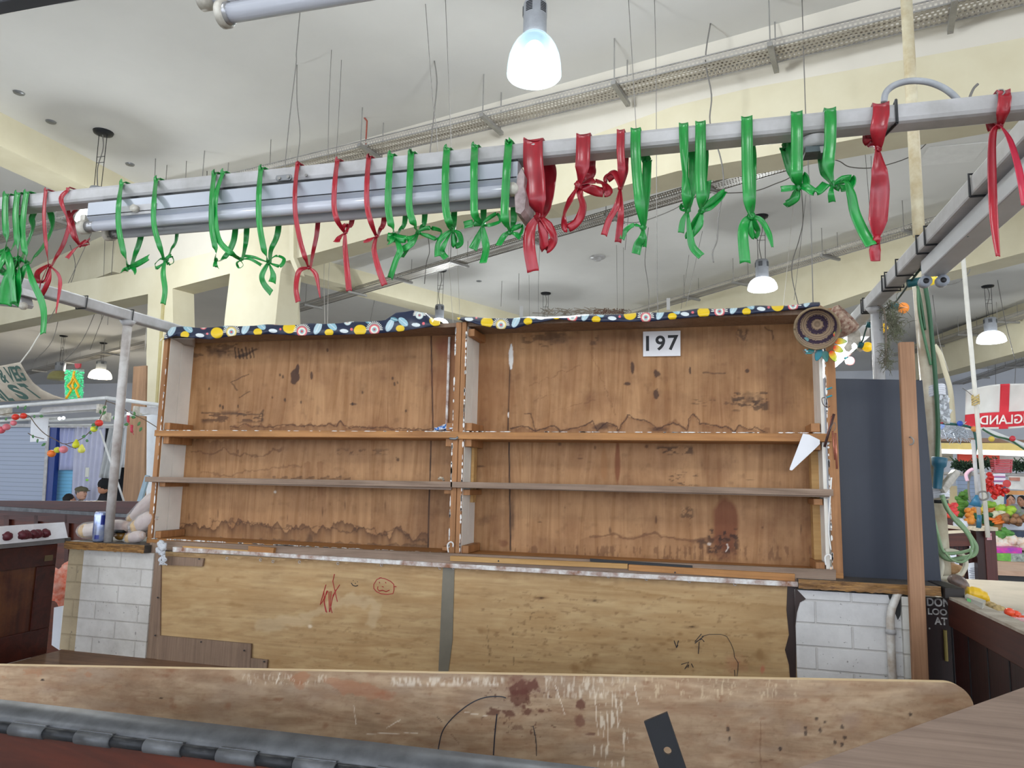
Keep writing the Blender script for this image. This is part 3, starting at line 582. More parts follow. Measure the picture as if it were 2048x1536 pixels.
board('backing_board', [(325, 1082), (1672, 1140), (1672, 1165), (1590, 1168), (905, 1130), (325, 1100)], YP, .02, M['greywood'], ctr)
board('burnt_strip', [(1180, 1117), (1385, 1131), (1385, 1137), (1250, 1130), (1180, 1123)], YP-.004, .004, M['black'], ctr, 'thin black strip below the shelf bottom')  # plain black strip between the bottom board and the battens
board('dark_edge', [(1575, 1172), (1592, 1174), (1592, 1380), (1582, 1380), (1578, 1330), (1570, 1300), (1578, 1270), (1573, 1220)], YP-.003, .004, plain('peeling_brown_paint', '33221f', .5, var=.2, scale=20), ctr, 'ragged dark brown edge')
for px_, py_ in ((454, 1117), (521, 1120), (546, 1123), (599, 1124), (676, 1127), (763, 1130), (880, 1136), (907, 1136), (1217, 1153), (1293, 1158), (1379, 1162), (1470, 1168)):
    c_ = atY(px_, py_, YP-.012); mb = MB(); mb.tube([c_+Vector((math.cos(a)*.005, 0, math.sin(a)*.005)) for a in [k*PI/5 for k in range(10)]], .0014, 6)
    mb.build('screw_eye', M['white_metal'], ctr, True)
for px_, py_ in ((398, 1118), (310, 1271), (315, 1195), (402, 1284), (488, 1301), (528, 1323), (1350, 1145), (997, 1122)):
    mb = MB().tube([atY(px_, py_, YP-.02), atY(px_, py_, YP-.0)], .003, 10); mb.build('screw_head', M['dark_metal'], ctr)

# painted block piers at both ends, with burnt timber tops
def brickmat(name, c1, c2, ox, oz):
    m, nt, b = newmat(name); co = N(nt, 'ShaderNodeTexCoord').outputs['Object']
    sp = N(nt, 'ShaderNodeSeparateXYZ'); nt.links.new(co, sp.inputs[0]); cb = N(nt, 'ShaderNodeCombineXYZ')
    ad = N(nt, 'ShaderNodeMath', operation='ADD'); nt.links.new(sp.outputs[0], ad.inputs[0]); nt.links.new(sp.outputs[1], ad.inputs[1])
    nt.links.new(ad.outputs[0], cb.inputs[0]); nt.links.new(sp.outputs[2], cb.inputs[1])
    v = mapping(nt, cb.outputs[0], loc=(ox, oz, 0)); br = N(nt, 'ShaderNodeTexBrick'); nt.links.new(v, br.inputs[0])
    br.inputs['Scale'].default_value = 1; br.inputs['Brick Width'].default_value = .225; br.inputs['Row Height'].default_value = .075
    br.inputs['Mortar Size'].default_value = .0045; br.inputs['Mortar Smooth'].default_value = .6; br.offset = .5
    br.inputs['Color1'].default_value = (1, 1, 1, 1); br.inputs['Color2'].default_value = (.9, .9, .9, 1); br.inputs['Mortar'].default_value = (.66, .63, .6, 1)
    f = noise(nt, co, 5, 7, .7); base = mixc(nt, ramp(nt, f, [(.4, 0), (.78, .85)]), hexc(c1), hexc(c2))
    col = mixc(nt, .5, base, br.outputs['Color'], 'MULTIPLY')
    sp2 = noise(nt, co, 55, 3); col = mixc(nt, ramp(nt, sp2, [(.68, 0), (.72, .6)]), col, hexc('4c4540'))
    nt.links.new(col, b.inputs['Base Color']); b.inputs['Roughness'].default_value = .6
    mx = N(nt, 'ShaderNodeMath', operation='MULTIPLY_ADD'); nt.links.new(noise(nt, co, 24, 5), mx.inputs[0]); mx.inputs[1].default_value = .35; nt.links.new(br.outputs['Fac'], mx.inputs[2])
    bp = N(nt, 'ShaderNodeBump'); bp.invert = True; bp.inputs['Strength'].default_value = .6; bp.inputs['Distance'].default_value = .004
    nt.links.new(mx.outputs[0], bp.inputs['Height']); nt.links.new(bp.outputs[0], b.inputs['Normal'])
    return m
YPI = 2.665
pl = thing('block_pier', 'white painted brick pier under the left counter end, next to the doodled plywood', 'brick pier', (-2.5, YPI+.1, ZBED), 'painted brick piers under the counter')
xa = atY(118, 1290, YPI).x; xb_ = atY(150, 1290, YPI).x; xc = atY(300, 1200, YPI).x
zt = 1.097
MB().box((xb_, YPI, ZBED), (xc, YPI+.25, zt)).build('brickwork', brickmat('white_painted_brick', 'dcd9d4', 'aaa59d', .08, .01), pl)
o = MB().box((xa, YPI+.004, ZBED), (xb_, YPI+.25, zt)).build('bare_edge', brickmat('bare_buff_brick', 'b5a383', '8f8068', .2, .01), pl); o['label'] = 'unpainted buff brick edge'
pr = thing('block_pier', 'white painted brick pier at the right counter end, with a white pipe on it', 'brick pier', (.5, YPI+.1, ZBED), 'painted brick piers under the counter')
xa = atY(1592, 1260, YPI).x; xb_ = atY(1803, 1260, YPI).x
MB().box((xa, YPI, ZBED), (xb_, YPI+.25, zt)).build('brickwork', brickmat('white_painted_brick_right', 'e2e1e0', 'b9b7b6', .02, .045), pr)
MB().box((xb_, YPI-.02, ZBED), (xb_+.034, YPI+.25, zt)).build('return_wall', brickmat('white_painted_return', 'e2e1da', 'c4c0b4', .02, .045), pr)
pp = [atY(1798, 1183, YPI-.012), atY(1790, 1200, YPI-.016), atY(1782, 1225, YPI-.02), atY(1781, 1262, YPI-.02), atY(1786, 1370, YPI-.02)]
pipe = MB().tube(spline(pp), .0125, 12).build('drain_pipe', plain('white_pipe_paint', 'd9d8d4', .4, var=.1, scale=18, col2='a08a70'), pr, True)
MB().tube([atY(1781.5, 1258, YPI-.02), atY(1782, 1268, YPI-.02)], .016, 12).build('pipe_clip', M['white_metal'], pr, True)
board('hole_shade_patch', [(1775, 1183), (1803, 1184), (1801, 1230), (1796, 1240), (1786, 1215), (1778, 1195)], YPI-.004, .003, M['black'], pr, 'black patch standing in for the shade of a broken hole behind the pipe')  # flat black plate painted as the shade inside a hole
board('chipped_edge', [(1590, 1175), (1612, 1198), (1600, 1205), (1594, 1225), (1590, 1260)], YPI-.003, .003, M['dark_edge'] if 'dark_edge' in M else plain('brown_chip', '3a2824', .5, var=.2), pr)
def ragged(x0, x1, ztop, th, Yf, Yb, m, mt, name, label, seed):
    t = thing(name, label, 'countertop', ((x0+x1)/2, (Yf+Yb)/2, ztop-th), 'burnt timber countertops')
    rd = random.Random(seed); n = 40; mb = MB()
    mb.grid(lambda u, v: (x0+(x1-x0)*u, Yf+.004*mnoise.noise((u*30, v*3, seed))*(1 if v in (0,) else 1), ztop-th+th*v-(.004*mnoise.noise((u*24, 5, seed)) if v == 0 else 0)), n, 5)
    k = len(mb.v)
    MB2 = MB().box((x0, Yf+.004, ztop-th), (x1, Yb, ztop-.002))
    o = mb.build('timber_edge', m, t, True); MB2.build('top_board', mt, t)
    return t
xl0 = atY(128, 1090, 2.63).x
ragged(xl0, -2.33, 1.133, .034, 2.63, 3.05, M['chestnut'], M['darktop'], 'countertop', 'burnt-edged timber countertop at left carrying can and wrapped tubers', 1)
ragged(atY(1597, 1165, 2.64).x, .73, 1.136, .031, 2.64, 3.1, M['chestnut'], M['darktop'], 'countertop', 'burnt-edged timber countertop at right under the dark blue board', 2)
# stall bed inside
tag(MB().box((-2.75, 1.3, ZBED-.03), (.75, YP+.012, ZBED)).build('stall_bed', wood('worn_bed_boards', '8f6f57', '6a4e3c', 'x', .6, .7, False, .5, '38271e'), None), 'worn brown board bed of the stall behind the plywood board', 'platform')

# ------------------------------------------------------------------ foreground
def markFG(c):
    for i_, (fx_, fy_, th_, co_, al_) in enumerate(((60, 18, .52, '8c6344', .35), (40, 14, .56, 'c9b193', .4), (24, 8, .62, '7a5137', .45), (90, 30, .55, '9a8878', .4), (9, 4, .7, '6a4630', .5))): c.speck(-100, 1320, 2000, 1600, th_-.06, fx_, fy_, co_, al_*.9, 40+i_, .3)
    c.blob(1048, 1375, 34, 20, '5b3125', .9, .3, .7, 9); c.blob(1042, 1395, 24, 22, '5b3125', .85, .3, .7, 8, 2); c.blob(1030, 1358, 24, 12, '6b4031', .6, .6, .8, 7)
    c.blob(985, 1424, 16, 8, '5b3125', .8, .4, .6, 6, 3); c.blob(1018, 1427, 18, 8, '5b3125', .8, .4, .7, 6, 4); c.blob(1055, 1424, 12, 9, '5b3125', .8, .4, .6, 6); c.blob(1082, 1422, 9, 5, '5b3125', .8, .4, .4)
    c.blob(1160, 1408, 11, 12, '5f3528', .85, .3, .6, 7); c.blob(1160, 1441, 10, 16, '6b4032', .7, .3, .5, 7); c.blob(1180, 1468, 14, 3, '5b3125', .7, .4, .4)
    c.blob(1035, 1455, 14, 6, '5f3a2b', .6, .5, .8, 5); c.speck(960, 1370, 1120, 1480, .68, 9, 6, '54301f', .7, 2)
    c.tide([(640, 1355), (680, 1368), (760, 1378), (800, 1395)], 0.1, '9a6142', .0); c.blob(715, 1378, 62, 17, 'a0694a', .5, .15, .5, 16, 2, .25); c.blob(770, 1390, 24, 12, '94593c', .5, .4, .5, 9)
    c.blob(598, 1355, 22, 13, '9b6746', .6, .2, .6, 9); c.blob(600, 1370, 14, 10, '9b6746', .5, .3, .6, 9)
    c.speck(780, 1352, 1010, 1375, .42, 4, 14, 'e6dccb', .5, 5, .2); c.speck(1080, 1350, 1260, 1400, .5, 4, 16, 'e2d6c2', .5, 6, .2)
    c.speck(480, 1345, 660, 1372, .6, 3, 12, 'e0d2bd', .35, 7); c.speck(1230, 1350, 1600, 1400, .62, 4, 14, 'dcc9a8', .35, 8)
    c.speck(1180, 1380, 1260, 1536, .6, 4, 30, 'e2d6c2', .6, 9); c.speck(0, 1335, 200, 1360, .6, 16, 8, '9c6a48', .5, 10)
    c.blob(85, 1360, 5, 3, '2b1a15', .95, .3, .3); c.blob(322, 1396, 4, 2, '2b1a15', .95, .3); c.blob(324, 1418, 2.5, 1.5, '2b1a15', .9, .3); c.blob(205, 1374, 4, 2.5, '94643f', .6, .5)
    for x, y, a, b in ((345, 1340, 18, 7), (330, 1350, 22, 5), (240, 1372, 14, 7), (110, 1398, 12, 6), (455, 1412, 10, 12), (460, 1360, 16, 7), (560, 1398, 12, 4), (650, 1450, 8, 8), (345, 1408, 8, 12), (860, 1388, 6, 6), (1245, 1385, 18, 6), (1265, 1388, 7, 4), (1290, 1366, 9, 6), (1440, 1403, 5, 3), (1455, 1455, 4, 7), (1400, 1467, 8, 4), (1430, 1432, 4, 3), (1525, 1436, 9, 5), (1650, 1400, 12, 6), (1610, 1402, 14, 6), (1310, 1448, 10, 6), (1260, 1470, 22, 6)): c.blob(x, y, a, b, '7d5236', .55, .7, .8, 8)
    for x, y in ((1640, 1460), (1632, 1438), (1612, 1466), (1650, 1445), (1610, 1455), (1670, 1485), (1684, 1490), (1690, 1475), (1685, 1455), (1455, 1460), (1458, 1478), (1820, 1430), (1560, 1498)): c.blob(x, y, 4.5, 5.5, '2a1d1a', .8, .5, .8, 5)
    c.blob(1700, 1440, 30, 26, '8f7a70', .35, .8, .5, 14); c.blob(1590, 1460, 30, 20, '8f7a70', .3, .8, .5, 14)
    c.line([(1520, 1445), (1522, 1536)], 2, '6b4b33', .6, 3); c.line([(1500, 1525), (1545, 1521)], 1.6, '5b3d2a', .6, 2)
    for L in ([(708, 1410), (712, 1450)], [(735, 1468), (835, 1466)], [(1110, 1370), (1130, 1430)], [(1190, 1400), (1196, 1470)], [(560, 1345), (552, 1368)], [(775, 1455), (800, 1440)], [(1270, 1370), (1276, 1410)], [(930, 1425), (975, 1432)]): c.line(L, 1.2, 'e4d8c6', .7, 2)
    c.line([(1068, 1455), (1073, 1500)], .9, '17151a', .8); c.line([(875, 1434), (884, 1444)], 1.4, '2b201c', .7); c.line([(902, 1468), (918, 1487)], 1.6, '6b4b33', .7); c.line([(744, 1428), (760, 1427)], 1, '2b201c', .7)
A0 = atY(-60, 1330, 1.36); B0 = atY(1946, 1366, 1.62); dv = (B0-A0)
nrm = Vector((-dv.y, dv.x, 0)).normalized()
def fgdrop(u):
    s = (1-u)*dv.length; r = .05
    return 0 if s > r else r-math.sqrt(max(0, r*r-(r-s)**2))
A1 = Vector((A0.x, A0.y, .64)); B1 = Vector((B0.x, B0.y, .64))
fg = thing('plywood_board', 'long stained plywood board with rounded corner standing across the foreground', 'board', (A0+B0)/2*1.0-Vector((0, 0, (A0.z+B0.z)/2-.64)))
nu, nv = 1000, 140
mb = MB(); mb.grid(lambda u, v: A1.lerp(B1, u)+Vector((0, 0, ((A0.z+(B0.z-A0.z)*u-fgdrop(u))-.64)*v)), nu, nv)
k = len(mb.v)
ridge = [i+(nu+1)*nv for i in range(nu+1)]+[(nu+1)*j+nu for j in range(nv-1, -1, -1)]+[i for i in range(nu-1, -1, -1)]
mb.v += [mb.v[i]+nrm*.017 for i in ridge]
for i in range(len(ridge)-1): mb.f.append((ridge[i], k+i, k+i+1, ridge[i+1]))
nfront = nu*nv
org = LOC[fg]; me = bpy.data.meshes.new('face_board'); me.from_pydata([v-org for v in mb.v], [], mb.f); me.update()
at = me.color_attributes.new('mark', 'FLOAT_COLOR', 'POINT'); cv = Canvas(np.array([tuple(v) for v in mb.v])); markFG(cv); cv.a[k:] = 0
at.data.foreach_set('color', np.hstack([cv.rgb, cv.a[:, None]]).astype(np.float32).ravel())
me.materials.append(M['ply_fg']); me.materials.append(wood('pale_cut_ply_edge', 'e2cba6', 'c9ab80', 'x', 1, .6, False, .1))
for i, p in enumerate(me.polygons):
    if i >= nfront: p.material_index = 1
o = bpy.data.objects.new('face_board', me); COL.objects.link(o); o.parent = fg; LOC[o] = org
for L_, w_ in (([(876, 1500), (884, 1465), (900, 1441), (925, 1418), (950, 1402), (975, 1394), (1000, 1393), (1012, 1396)], .0011), ([(994, 1428), (990, 1465), (987, 1510)], .0013), ([(1066, 1452), (1072, 1480), (1073, 1512)], .0006)):
    MB().tube(spline([atP(x, y, A0-nrm*.0006, nrm) for x, y in L_], 5), w_, 5).build('compass_line', ink, fg)
kb = MB(); kb.add([A1+nrm*.017, B1+nrm*.017, Vector((B1.x, B1.y, B0.z-.05))+nrm*.017, Vector((A0.x, A0.y, A0.z))+nrm*.017], [(0, 3, 2, 1)]); kb.build('rear_face', M['ply_fg'], fg)

# hinged front flap at the camera's side
hx = [atZ(-40, 1394, 1.0), atZ(1290, 1546, 1.0)]
fl = thing('counter_flap', 'mahogany counter flap with a long grey strap hinge, nearest at bottom left', 'counter flap', ((hx[0].x+hx[1].x)/2, hx[0].y, .5))
hd = (hx[1]-hx[0]).normalized(); hn = Vector((-hd.y, hd.x, 0))
zinc = plain('worn_zinc', '606266', .45, .35, var=.25, scale=16, col2='3a3b3e')
mb = MB(); nseg = 60
mb.grid(lambda u, v: hx[0].lerp(hx[1], u)+[Vector((0, 0, -.012)), Vector((0, 0, -.003)), -hn*.004, -hn*.03+Vector((0, 0, -.009)), -hn*.05+Vector((0, 0, -.021))][int(round(v*4))], nseg, 4)
mb.build('hinge_leaf', zinc, fl, True, solid=.003)
q0 = hx[0]-hn*.056+Vector((0, 0, -.028)); q1 = hx[1]-hn*.056+Vector((0, 0, -.028)); L = (q1-q0).length; s_ = 0; i = 0
while s_ < L:
    w_ = .075 if i % 2 == 0 else .07
    a = q0+hd*s_; b = q0+hd*min(s_+w_-.002, L)
    r_ = .0115 if i % 2 == 0 else .0095
    if i % 2 == 0:
        MB().add(*(lambda c, d: ([c+Vector((0, 0, r_)), d+Vector((0, 0, r_)), d+hn*.012+Vector((0, 0, .009)), c+hn*.012+Vector((0, 0, .009))], [(0, 1, 2, 3)]))(a, b)).build('knuckle_web', zinc, fl, solid=.002)
    MB().tube([a, b], r_, 14).build('hinge_knuckle', zinc if i % 2 == 0 else M['dark_metal'], fl, True); s_ += w_; i += 1
MB().hexa([q0+Vector((0, 0, -.5)), q1+Vector((0, 0, -.5)), q1+hn*.03+Vector((0, 0, -.5)), q0+hn*.03+Vector((0, 0, -.5)), q0+Vector((0, 0, -.008)), q1+Vector((0, 0, -.008)), q1+hn*.05+Vector((0, 0, -.008)), q0+hn*.05+Vector((0, 0, -.008))]).build('flap_panel', wood('polished_mahogany', '5a2413', '38150c', 'x', .7, .3, False, .35, '2a0f08', .3), fl)
# steel bar with hole
bar_ = [(1288, 1444), (1334, 1425), (1400, 1620), (1352, 1640)]
bt = thing('steel_bar', 'black flat steel bar with a round hole, leaning up at the bottom edge', 'metal bar', atY(1376, 1630, 1.02))
P = pY(bar_, 1.02); hc = atY(1335, 1502, 1.02)
bm_ = MB(); n = 20; rr = .0052; ring = [hc+Vector((math.cos(2*PI*k/n)*rr, 0, math.sin(2*PI*k/n)*rr)) for k in range(n)]
# outer outline resampled so every outer point pairs with a ring point
outer = []
for k in range(n):
    d = Vector((math.cos(2*PI*k/n), 0, math.sin(2*PI*k/n))); best = None
    for i in range(4):
        a, b = P[i], P[(i+1) % 4]; e = b-a; den = d.x*e.z-d.z*e.x
        if abs(den) < 1e-9: continue
        t = ((a.x-hc.x)*e.z-(a.z-hc.z)*e.x)/den; s2 = ((a.x-hc.x)*d.z-(a.z-hc.z)*d.x)/den
        if t > 0 and -1e-6 <= s2 <= 1+1e-6 and (best is None or t < best): best = t
    outer.append(hc+d*best)
def near_i(p): return min(range(n), key=lambda k: (outer[k]-p).length)
for p in P: outer[near_i(p)] = p
th = Vector((0, .006, 0)); vs = ring+outer+[p+th for p in ring]+[p+th for p in outer]; fs = []
for k in range(n):
    j = (k+1) % n; fs += [(k, j, n+j, n+k), (2*n+k, 3*n+k, 3*n+j, 2*n+j), (k, 2*n+k, 2*n+j, j), (n+k, n+j, 3*n+j, 3*n+k)]
bm_.add(vs, fs); bm_.build('bar', plain('black_steel', '14161c', .45, .3, var=.2, scale=30), bt)
# grey board at bottom right
e0 = atZ(1560, 1547, 1.08); e1 = atZ(2120, 1347, 1.08)
ed = (e1-e0).normalized(); en = Vector((ed.y, -ed.x, 0))
tag(MB().prism([e0, e1, e1+en*.9, e0+en*.9], (0, 0, -.025)).build('side_counter_board', wood('greyed_counter_board', 'a08a7c', '7e6a5e', 'x', .7, .65, False, .35, '5a4a42', .35), None, bevel=.003), 'greyed wooden counter board crossing the bottom right corner', 'counter')
# ------------------------------------------------------------------ pendant lamps
M['opal'] = plain('lit_opal_shade', 'ffffff', .3, var=0, emit=2.2, ecol='eef6ff')
M['opalwarm'] = plain('lit_warm_shade', 'fff6df', .3, var=0, emit=5, ecol='fff3d6')
M['prism'] = plain('lit_prismatic_shade', '8fa6ae', .12, var=0, emit=.3, ecol='cfeef8', alpha=.62)
M['wire'] = plain('grey_wire', '6f6c68', .6, var=0)
M['wirew'] = plain('white_cord', 'cfcbc3', .6, var=0)
M['bulb_on'] = plain('lit_bulb', 'ffffff', .3, var=0, emit=22, ecol='f2faff')
M['housing'] = plain('grey_lamp_housing', '9b9ea3', .45, var=.1, scale=14)
def pendant(p, kind, label, R=.2, power=60, hh=.27, lit=True, mz=zc):
    p = Vector(p); t = thing('pendant_lamp', label, 'lamp', (p.x, p.y, p.z), 'high bay pendant lamps')
    if kind == 'bell':
        hgt = R*1.55
        MB().lathe(p, [(R, 0), (R*1.0, R*.12), (R*.985, R*.4), (R*.93, R*.75), (R*.82, R*1.05), (R*.68, R*1.3), (R*.46, hgt)], 40).build('lamp_shade', M['prism'], t, True, solid=.004)
        MB().ball(p+Vector((0, 0, R*.75)), R*.42, R*.42, R*.62, 20, 12).build('bulb', M['bulb_on'], t, True)
    else:
        hgt = R*.88
        sh = M['opal'] if lit is True else (M['opalwarm'] if lit == 'warm' else plain('unlit_olive_shade', 'a3a06a', .3, var=.1))
        MB().lathe(p, [(0, -.0), (R*.9, 0), (R, .012), (R*.99, R*.2), (R*.93, R*.42), (R*.8, R*.64), (R*.6, R*.8), (R*.36, hgt)], 36).build('lamp_shade', sh, t, True)
    hr = R*.44; z0 = p.z+hgt-.01
    MB().lathe((p.x, p.y, z0), [(hr*.92, 0), (hr, .01), (hr, hh*.55), (hr*1.02, hh*.57), (hr*1.02, hh*.9), (hr*.9, hh), (0, hh)], 24).build('lamp_housing', M['housing'], t, True)
    mb = MB()
    for a0 in (-1.5, -.3, 1.0):
        for j in range(6):
            z = z0+hh*(.62+.045*j); a1 = a0-PI/2
            mb.tube([(p.x+math.cos(a1+da)*hr*1.03, p.y+math.sin(a1+da)*hr*1.03, z) for da in (-.3, -.15, 0, .15, .3)], .0035, 5)
    mb.build('vent_slots', M['dark_metal'], t)
    for k, dx in enumerate((-.05, .05)):
        MB().tube([(p.x+dx, p.y, z0+hh), (p.x+dx*1.15, p.y, mz-.02)], .004, 5).build('suspension_wire', M['dark_metal'], t)
    MB().tube(spline([(p.x, p.y, z0+hh), (p.x-.03, p.y, z0+hh+(mz-z0-hh)*.35), (p.x+.02, p.y, z0+hh+(mz-z0-hh)*.7), (p.x-.01, p.y, mz-.02)]), .006, 6).build('flex', M['wire'], t, True)
    if mz-z0-hh > .3:
        zz = z0+hh+(mz-z0-hh)*.45; MB().tube([(p.x-.055, p.y, zz), (p.x+.055, p.y, zz), (p.x+.055, p.y, zz+.07), (p.x-.055, p.y, zz+.07), (p.x-.055, p.y, zz)], .004, 5).build('spreader', M['dark_metal'], t)
    MB().lathe((p.x, p.y, mz-.035), [(0, 0), (.06, 0), (.1, .01), (.11, .036)], 18).build('ceiling_rose', M['dark_metal'], t, True)
    if lit:
        ld = bpy.data.lights.new('lamp_light', 'POINT'); ld.energy = power; ld.shadow_soft_size = .13
        ld.color = (.93, .98, 1) if lit is True else (1, .93, .8)
        lo = bpy.data.objects.new('lamp_light', ld); COL.objects.link(lo); lo.parent = t; lo.location = (0, 0, -.16)
    return t
LP = 85
pendant(atZ(1068, 151, 4.2), 'bell', 'large bell-shaped glass pendant lamp glowing at top centre', .185, LP)
pendant(atZ(188, 448, 4.2), 'dome', 'pendant lamp half hidden behind the left end of the ribbon beam', .19, LP)
pendant(atZ(1525, 580, 4.2), 'dome', 'lit white dome pendant hanging behind the green ribbons right of centre', .205, LP)
pendant(atZ(1983, 685, 4.2), 'dome', 'lit white dome pendant at the far right above the flag', .245, LP)
pendant(atZ(200, 757, 4.2), 'dome', 'warm lit dome pendant far left beside the green beaded decoration', .32, 260, lit='warm')
pendant(atZ(878, 655, 4.2), 'dome', 'pendant lamp whose grey housing rises behind the middle of the oilcloths', .19, LP)
pendant(atZ(1090, 690, 4.2), 'dome', 'far pendant lamp of which only the suspension wires show behind the right shelf top', .2, 60)
pendant(atZ(118, 760, 4.0), 'dome', 'unlit olive dome pendant half behind the green beaded decoration', .3, 0, lit=False)
# unseen pendants added for light, out of the frame behind and beside the photographer
for i, (x, y) in enumerate(((-4.6, -1.2), (-.2, -1.6), (4.2, -.6), (5.2, 5.2), (-9.5, 2.0), (9.6, 9.6), (-3, -6), (3, -6))):
    pendant((x, y, 4.2), 'dome', 'added fill lamp out of view, '+['behind the photographer to the left', 'straight behind the photographer', 'behind the photographer to the right', 'right of the view, level with the first cable tray', 'far left, beside the left ceiling beam', 'right of the view, beyond the flag', 'far behind the photographer at left', 'far behind the photographer at right'][i], .22, LP)

# ------------------------------------------------------------------ cable trays
def traymat():
    m, nt, b = newmat('perforated_galvanised_steel'); co = objco(nt)
    sp = N(nt, 'ShaderNodeSeparateXYZ'); nt.links.new(co, sp.inputs[0])
    ad = N(nt, 'ShaderNodeMath', operation='ADD'); nt.links.new(sp.outputs[1], ad.inputs[0]); nt.links.new(sp.outputs[2], ad.inputs[1])
    cb = N(nt, 'ShaderNodeCombineXYZ'); nt.links.new(sp.outputs[0], cb.inputs[0]); nt.links.new(ad.outputs[0], cb.inputs[1])
    br = N(nt, 'ShaderNodeTexBrick'); nt.links.new(cb.outputs[0], br.inputs[0]); br.offset = .5
    br.inputs['Scale'].default_value = 1; br.inputs['Brick Width'].default_value = .035; br.inputs['Row Height'].default_value = .042
    br.inputs['Mortar Size'].default_value = .0085; br.inputs['Mortar Smooth'].default_value = 0
    nt.links.new(br.outputs['Fac'], b.inputs['Alpha']); f = noise(nt, co, 3, 4)
    nt.links.new(mixc(nt, f, hexc('bdb5a8'), hexc('8c8a88')), b.inputs['Base Color']); b.inputs['Metallic'].default_value = .3; b.inputs['Roughness'].default_value = .5
    return m
M['tray'] = traymat(); M['galv'] = plain('galvanised_steel', '9b9995', .5, .4, var=.15, scale=6)
def tray(a, b, label, brk, w=.24, h=.06):
    a = Vector(a); b = Vector(b); d = b-a; L = d.length; ang = math.atan2(d.y, d.x)
    t = thing('cable_tray', label, 'cable tray', a, 'perforated cable trays'); t.rotation_euler = (0, 0, ang)
    LOC[t] = Vector((0, 0, 0))
    mb = MB(); mb.add([(0, -w/2, 0), (L, -w/2, 0), (L, w/2, 0), (0, w/2, 0), (0, -w/2, h), (L, -w/2, h), (L, w/2, h), (0, w/2, h)], [(0, 1, 2, 3), (0, 1, 5, 4), (3, 2, 6, 7)])
    mb.build('perforated_channel', M['tray'], t)
    for y in (-w/2, w/2):
        MB().box((0, y-.004, -.006), (L, y+.004, .006)).build('edge_rail', M['galv'], t)
        MB().box((0, y-.004, h-.004), (L, y+.004, h+.006)).build('edge_rail', M['galv'], t)
    n = max(1, int(L*.9))
    mb = MB(); rd = random.Random(int(L*100))
    for k in range(3):
        mb.tube(spline([(L*i/14, rd.uniform(-w*.35, w*.35), .015+rd.random()*.01) for i in range(15)], 3), .009, 5)
    mb.build('cables', plain('dusty_cables', 'a59c8e', .8, var=.1), t)['kind'] = 'stuff'
    for f in brk:
        x = L*f
        br = MB().box((x-.02, -w/2-.09, -.045), (x+.02, w/2+.09, -.008)).build('bracket', M['galv'], t); 
        for y in (-w/2-.06, w/2+.06): MB().tube([(x, y, -.05), (x, y, zc-a.z)], .0055, 6).build('threaded_rod', M['galv'], t)
    return t
A = atZ(-60, 492, 4.9); B = atZ(2260, -60, 4.9)
def fr(A, B, px_, py_):
    p = atZ(px_, py_, A.z-.05); return (p-A).dot(B-A)/(B-A).length_squared
tray(A, B, 'cable tray nearest the camera, running above the ribbon beam', [fr(A, B, 735, 305), fr(A, B, 985, 255), fr(A, B, 1240, 190), fr(A, B, 1545, 115), fr(A, B, 1905, 40), fr(A, B, 130, 450), fr(A, B, 420, 380)])
A = atZ(520, 642, 4.9); B = atZ(1790, 268, 4.9)
tray(A, B, 'second cable tray, passing just under the ribbon beam', [fr(A, B, 610, 612), fr(A, B, 715, 590), fr(A, B, 800, 562), fr(A, B, 915, 530), fr(A, B, 1045, 480), fr(A, B, 1205, 430), fr(A, B, 1400, 370)], .24)
A = atZ(1230, 640, 4.9); B = atZ(2060, 392, 4.9)
tray(A, B, 'third cable tray, behind the dome pendant right of centre', [fr(A, B, 1375, 598), fr(A, B, 1480, 570), fr(A, B, 1650, 515), fr(A, B, 1825, 470)], .24)
A = atZ(1800, 712, 4.9); B = atZ(2090, 618, 4.9)
tray(A, B, 'fourth cable tray, level with the far right pendant', [.3, .55, .8], .3)
A = atZ(1875, 782, 4.8); B = atZ(2080, 716, 4.8)
tray(A, B, 'fifth cable tray, farthest right, just above the flag', [.2, .5, .8], .3)
A = atZ(50, 748, 4.9); B = atZ(300, 688, 4.9)
tray(A, B, 'cable tray far left behind the beaded decoration', [.15, .45, .75], .3)

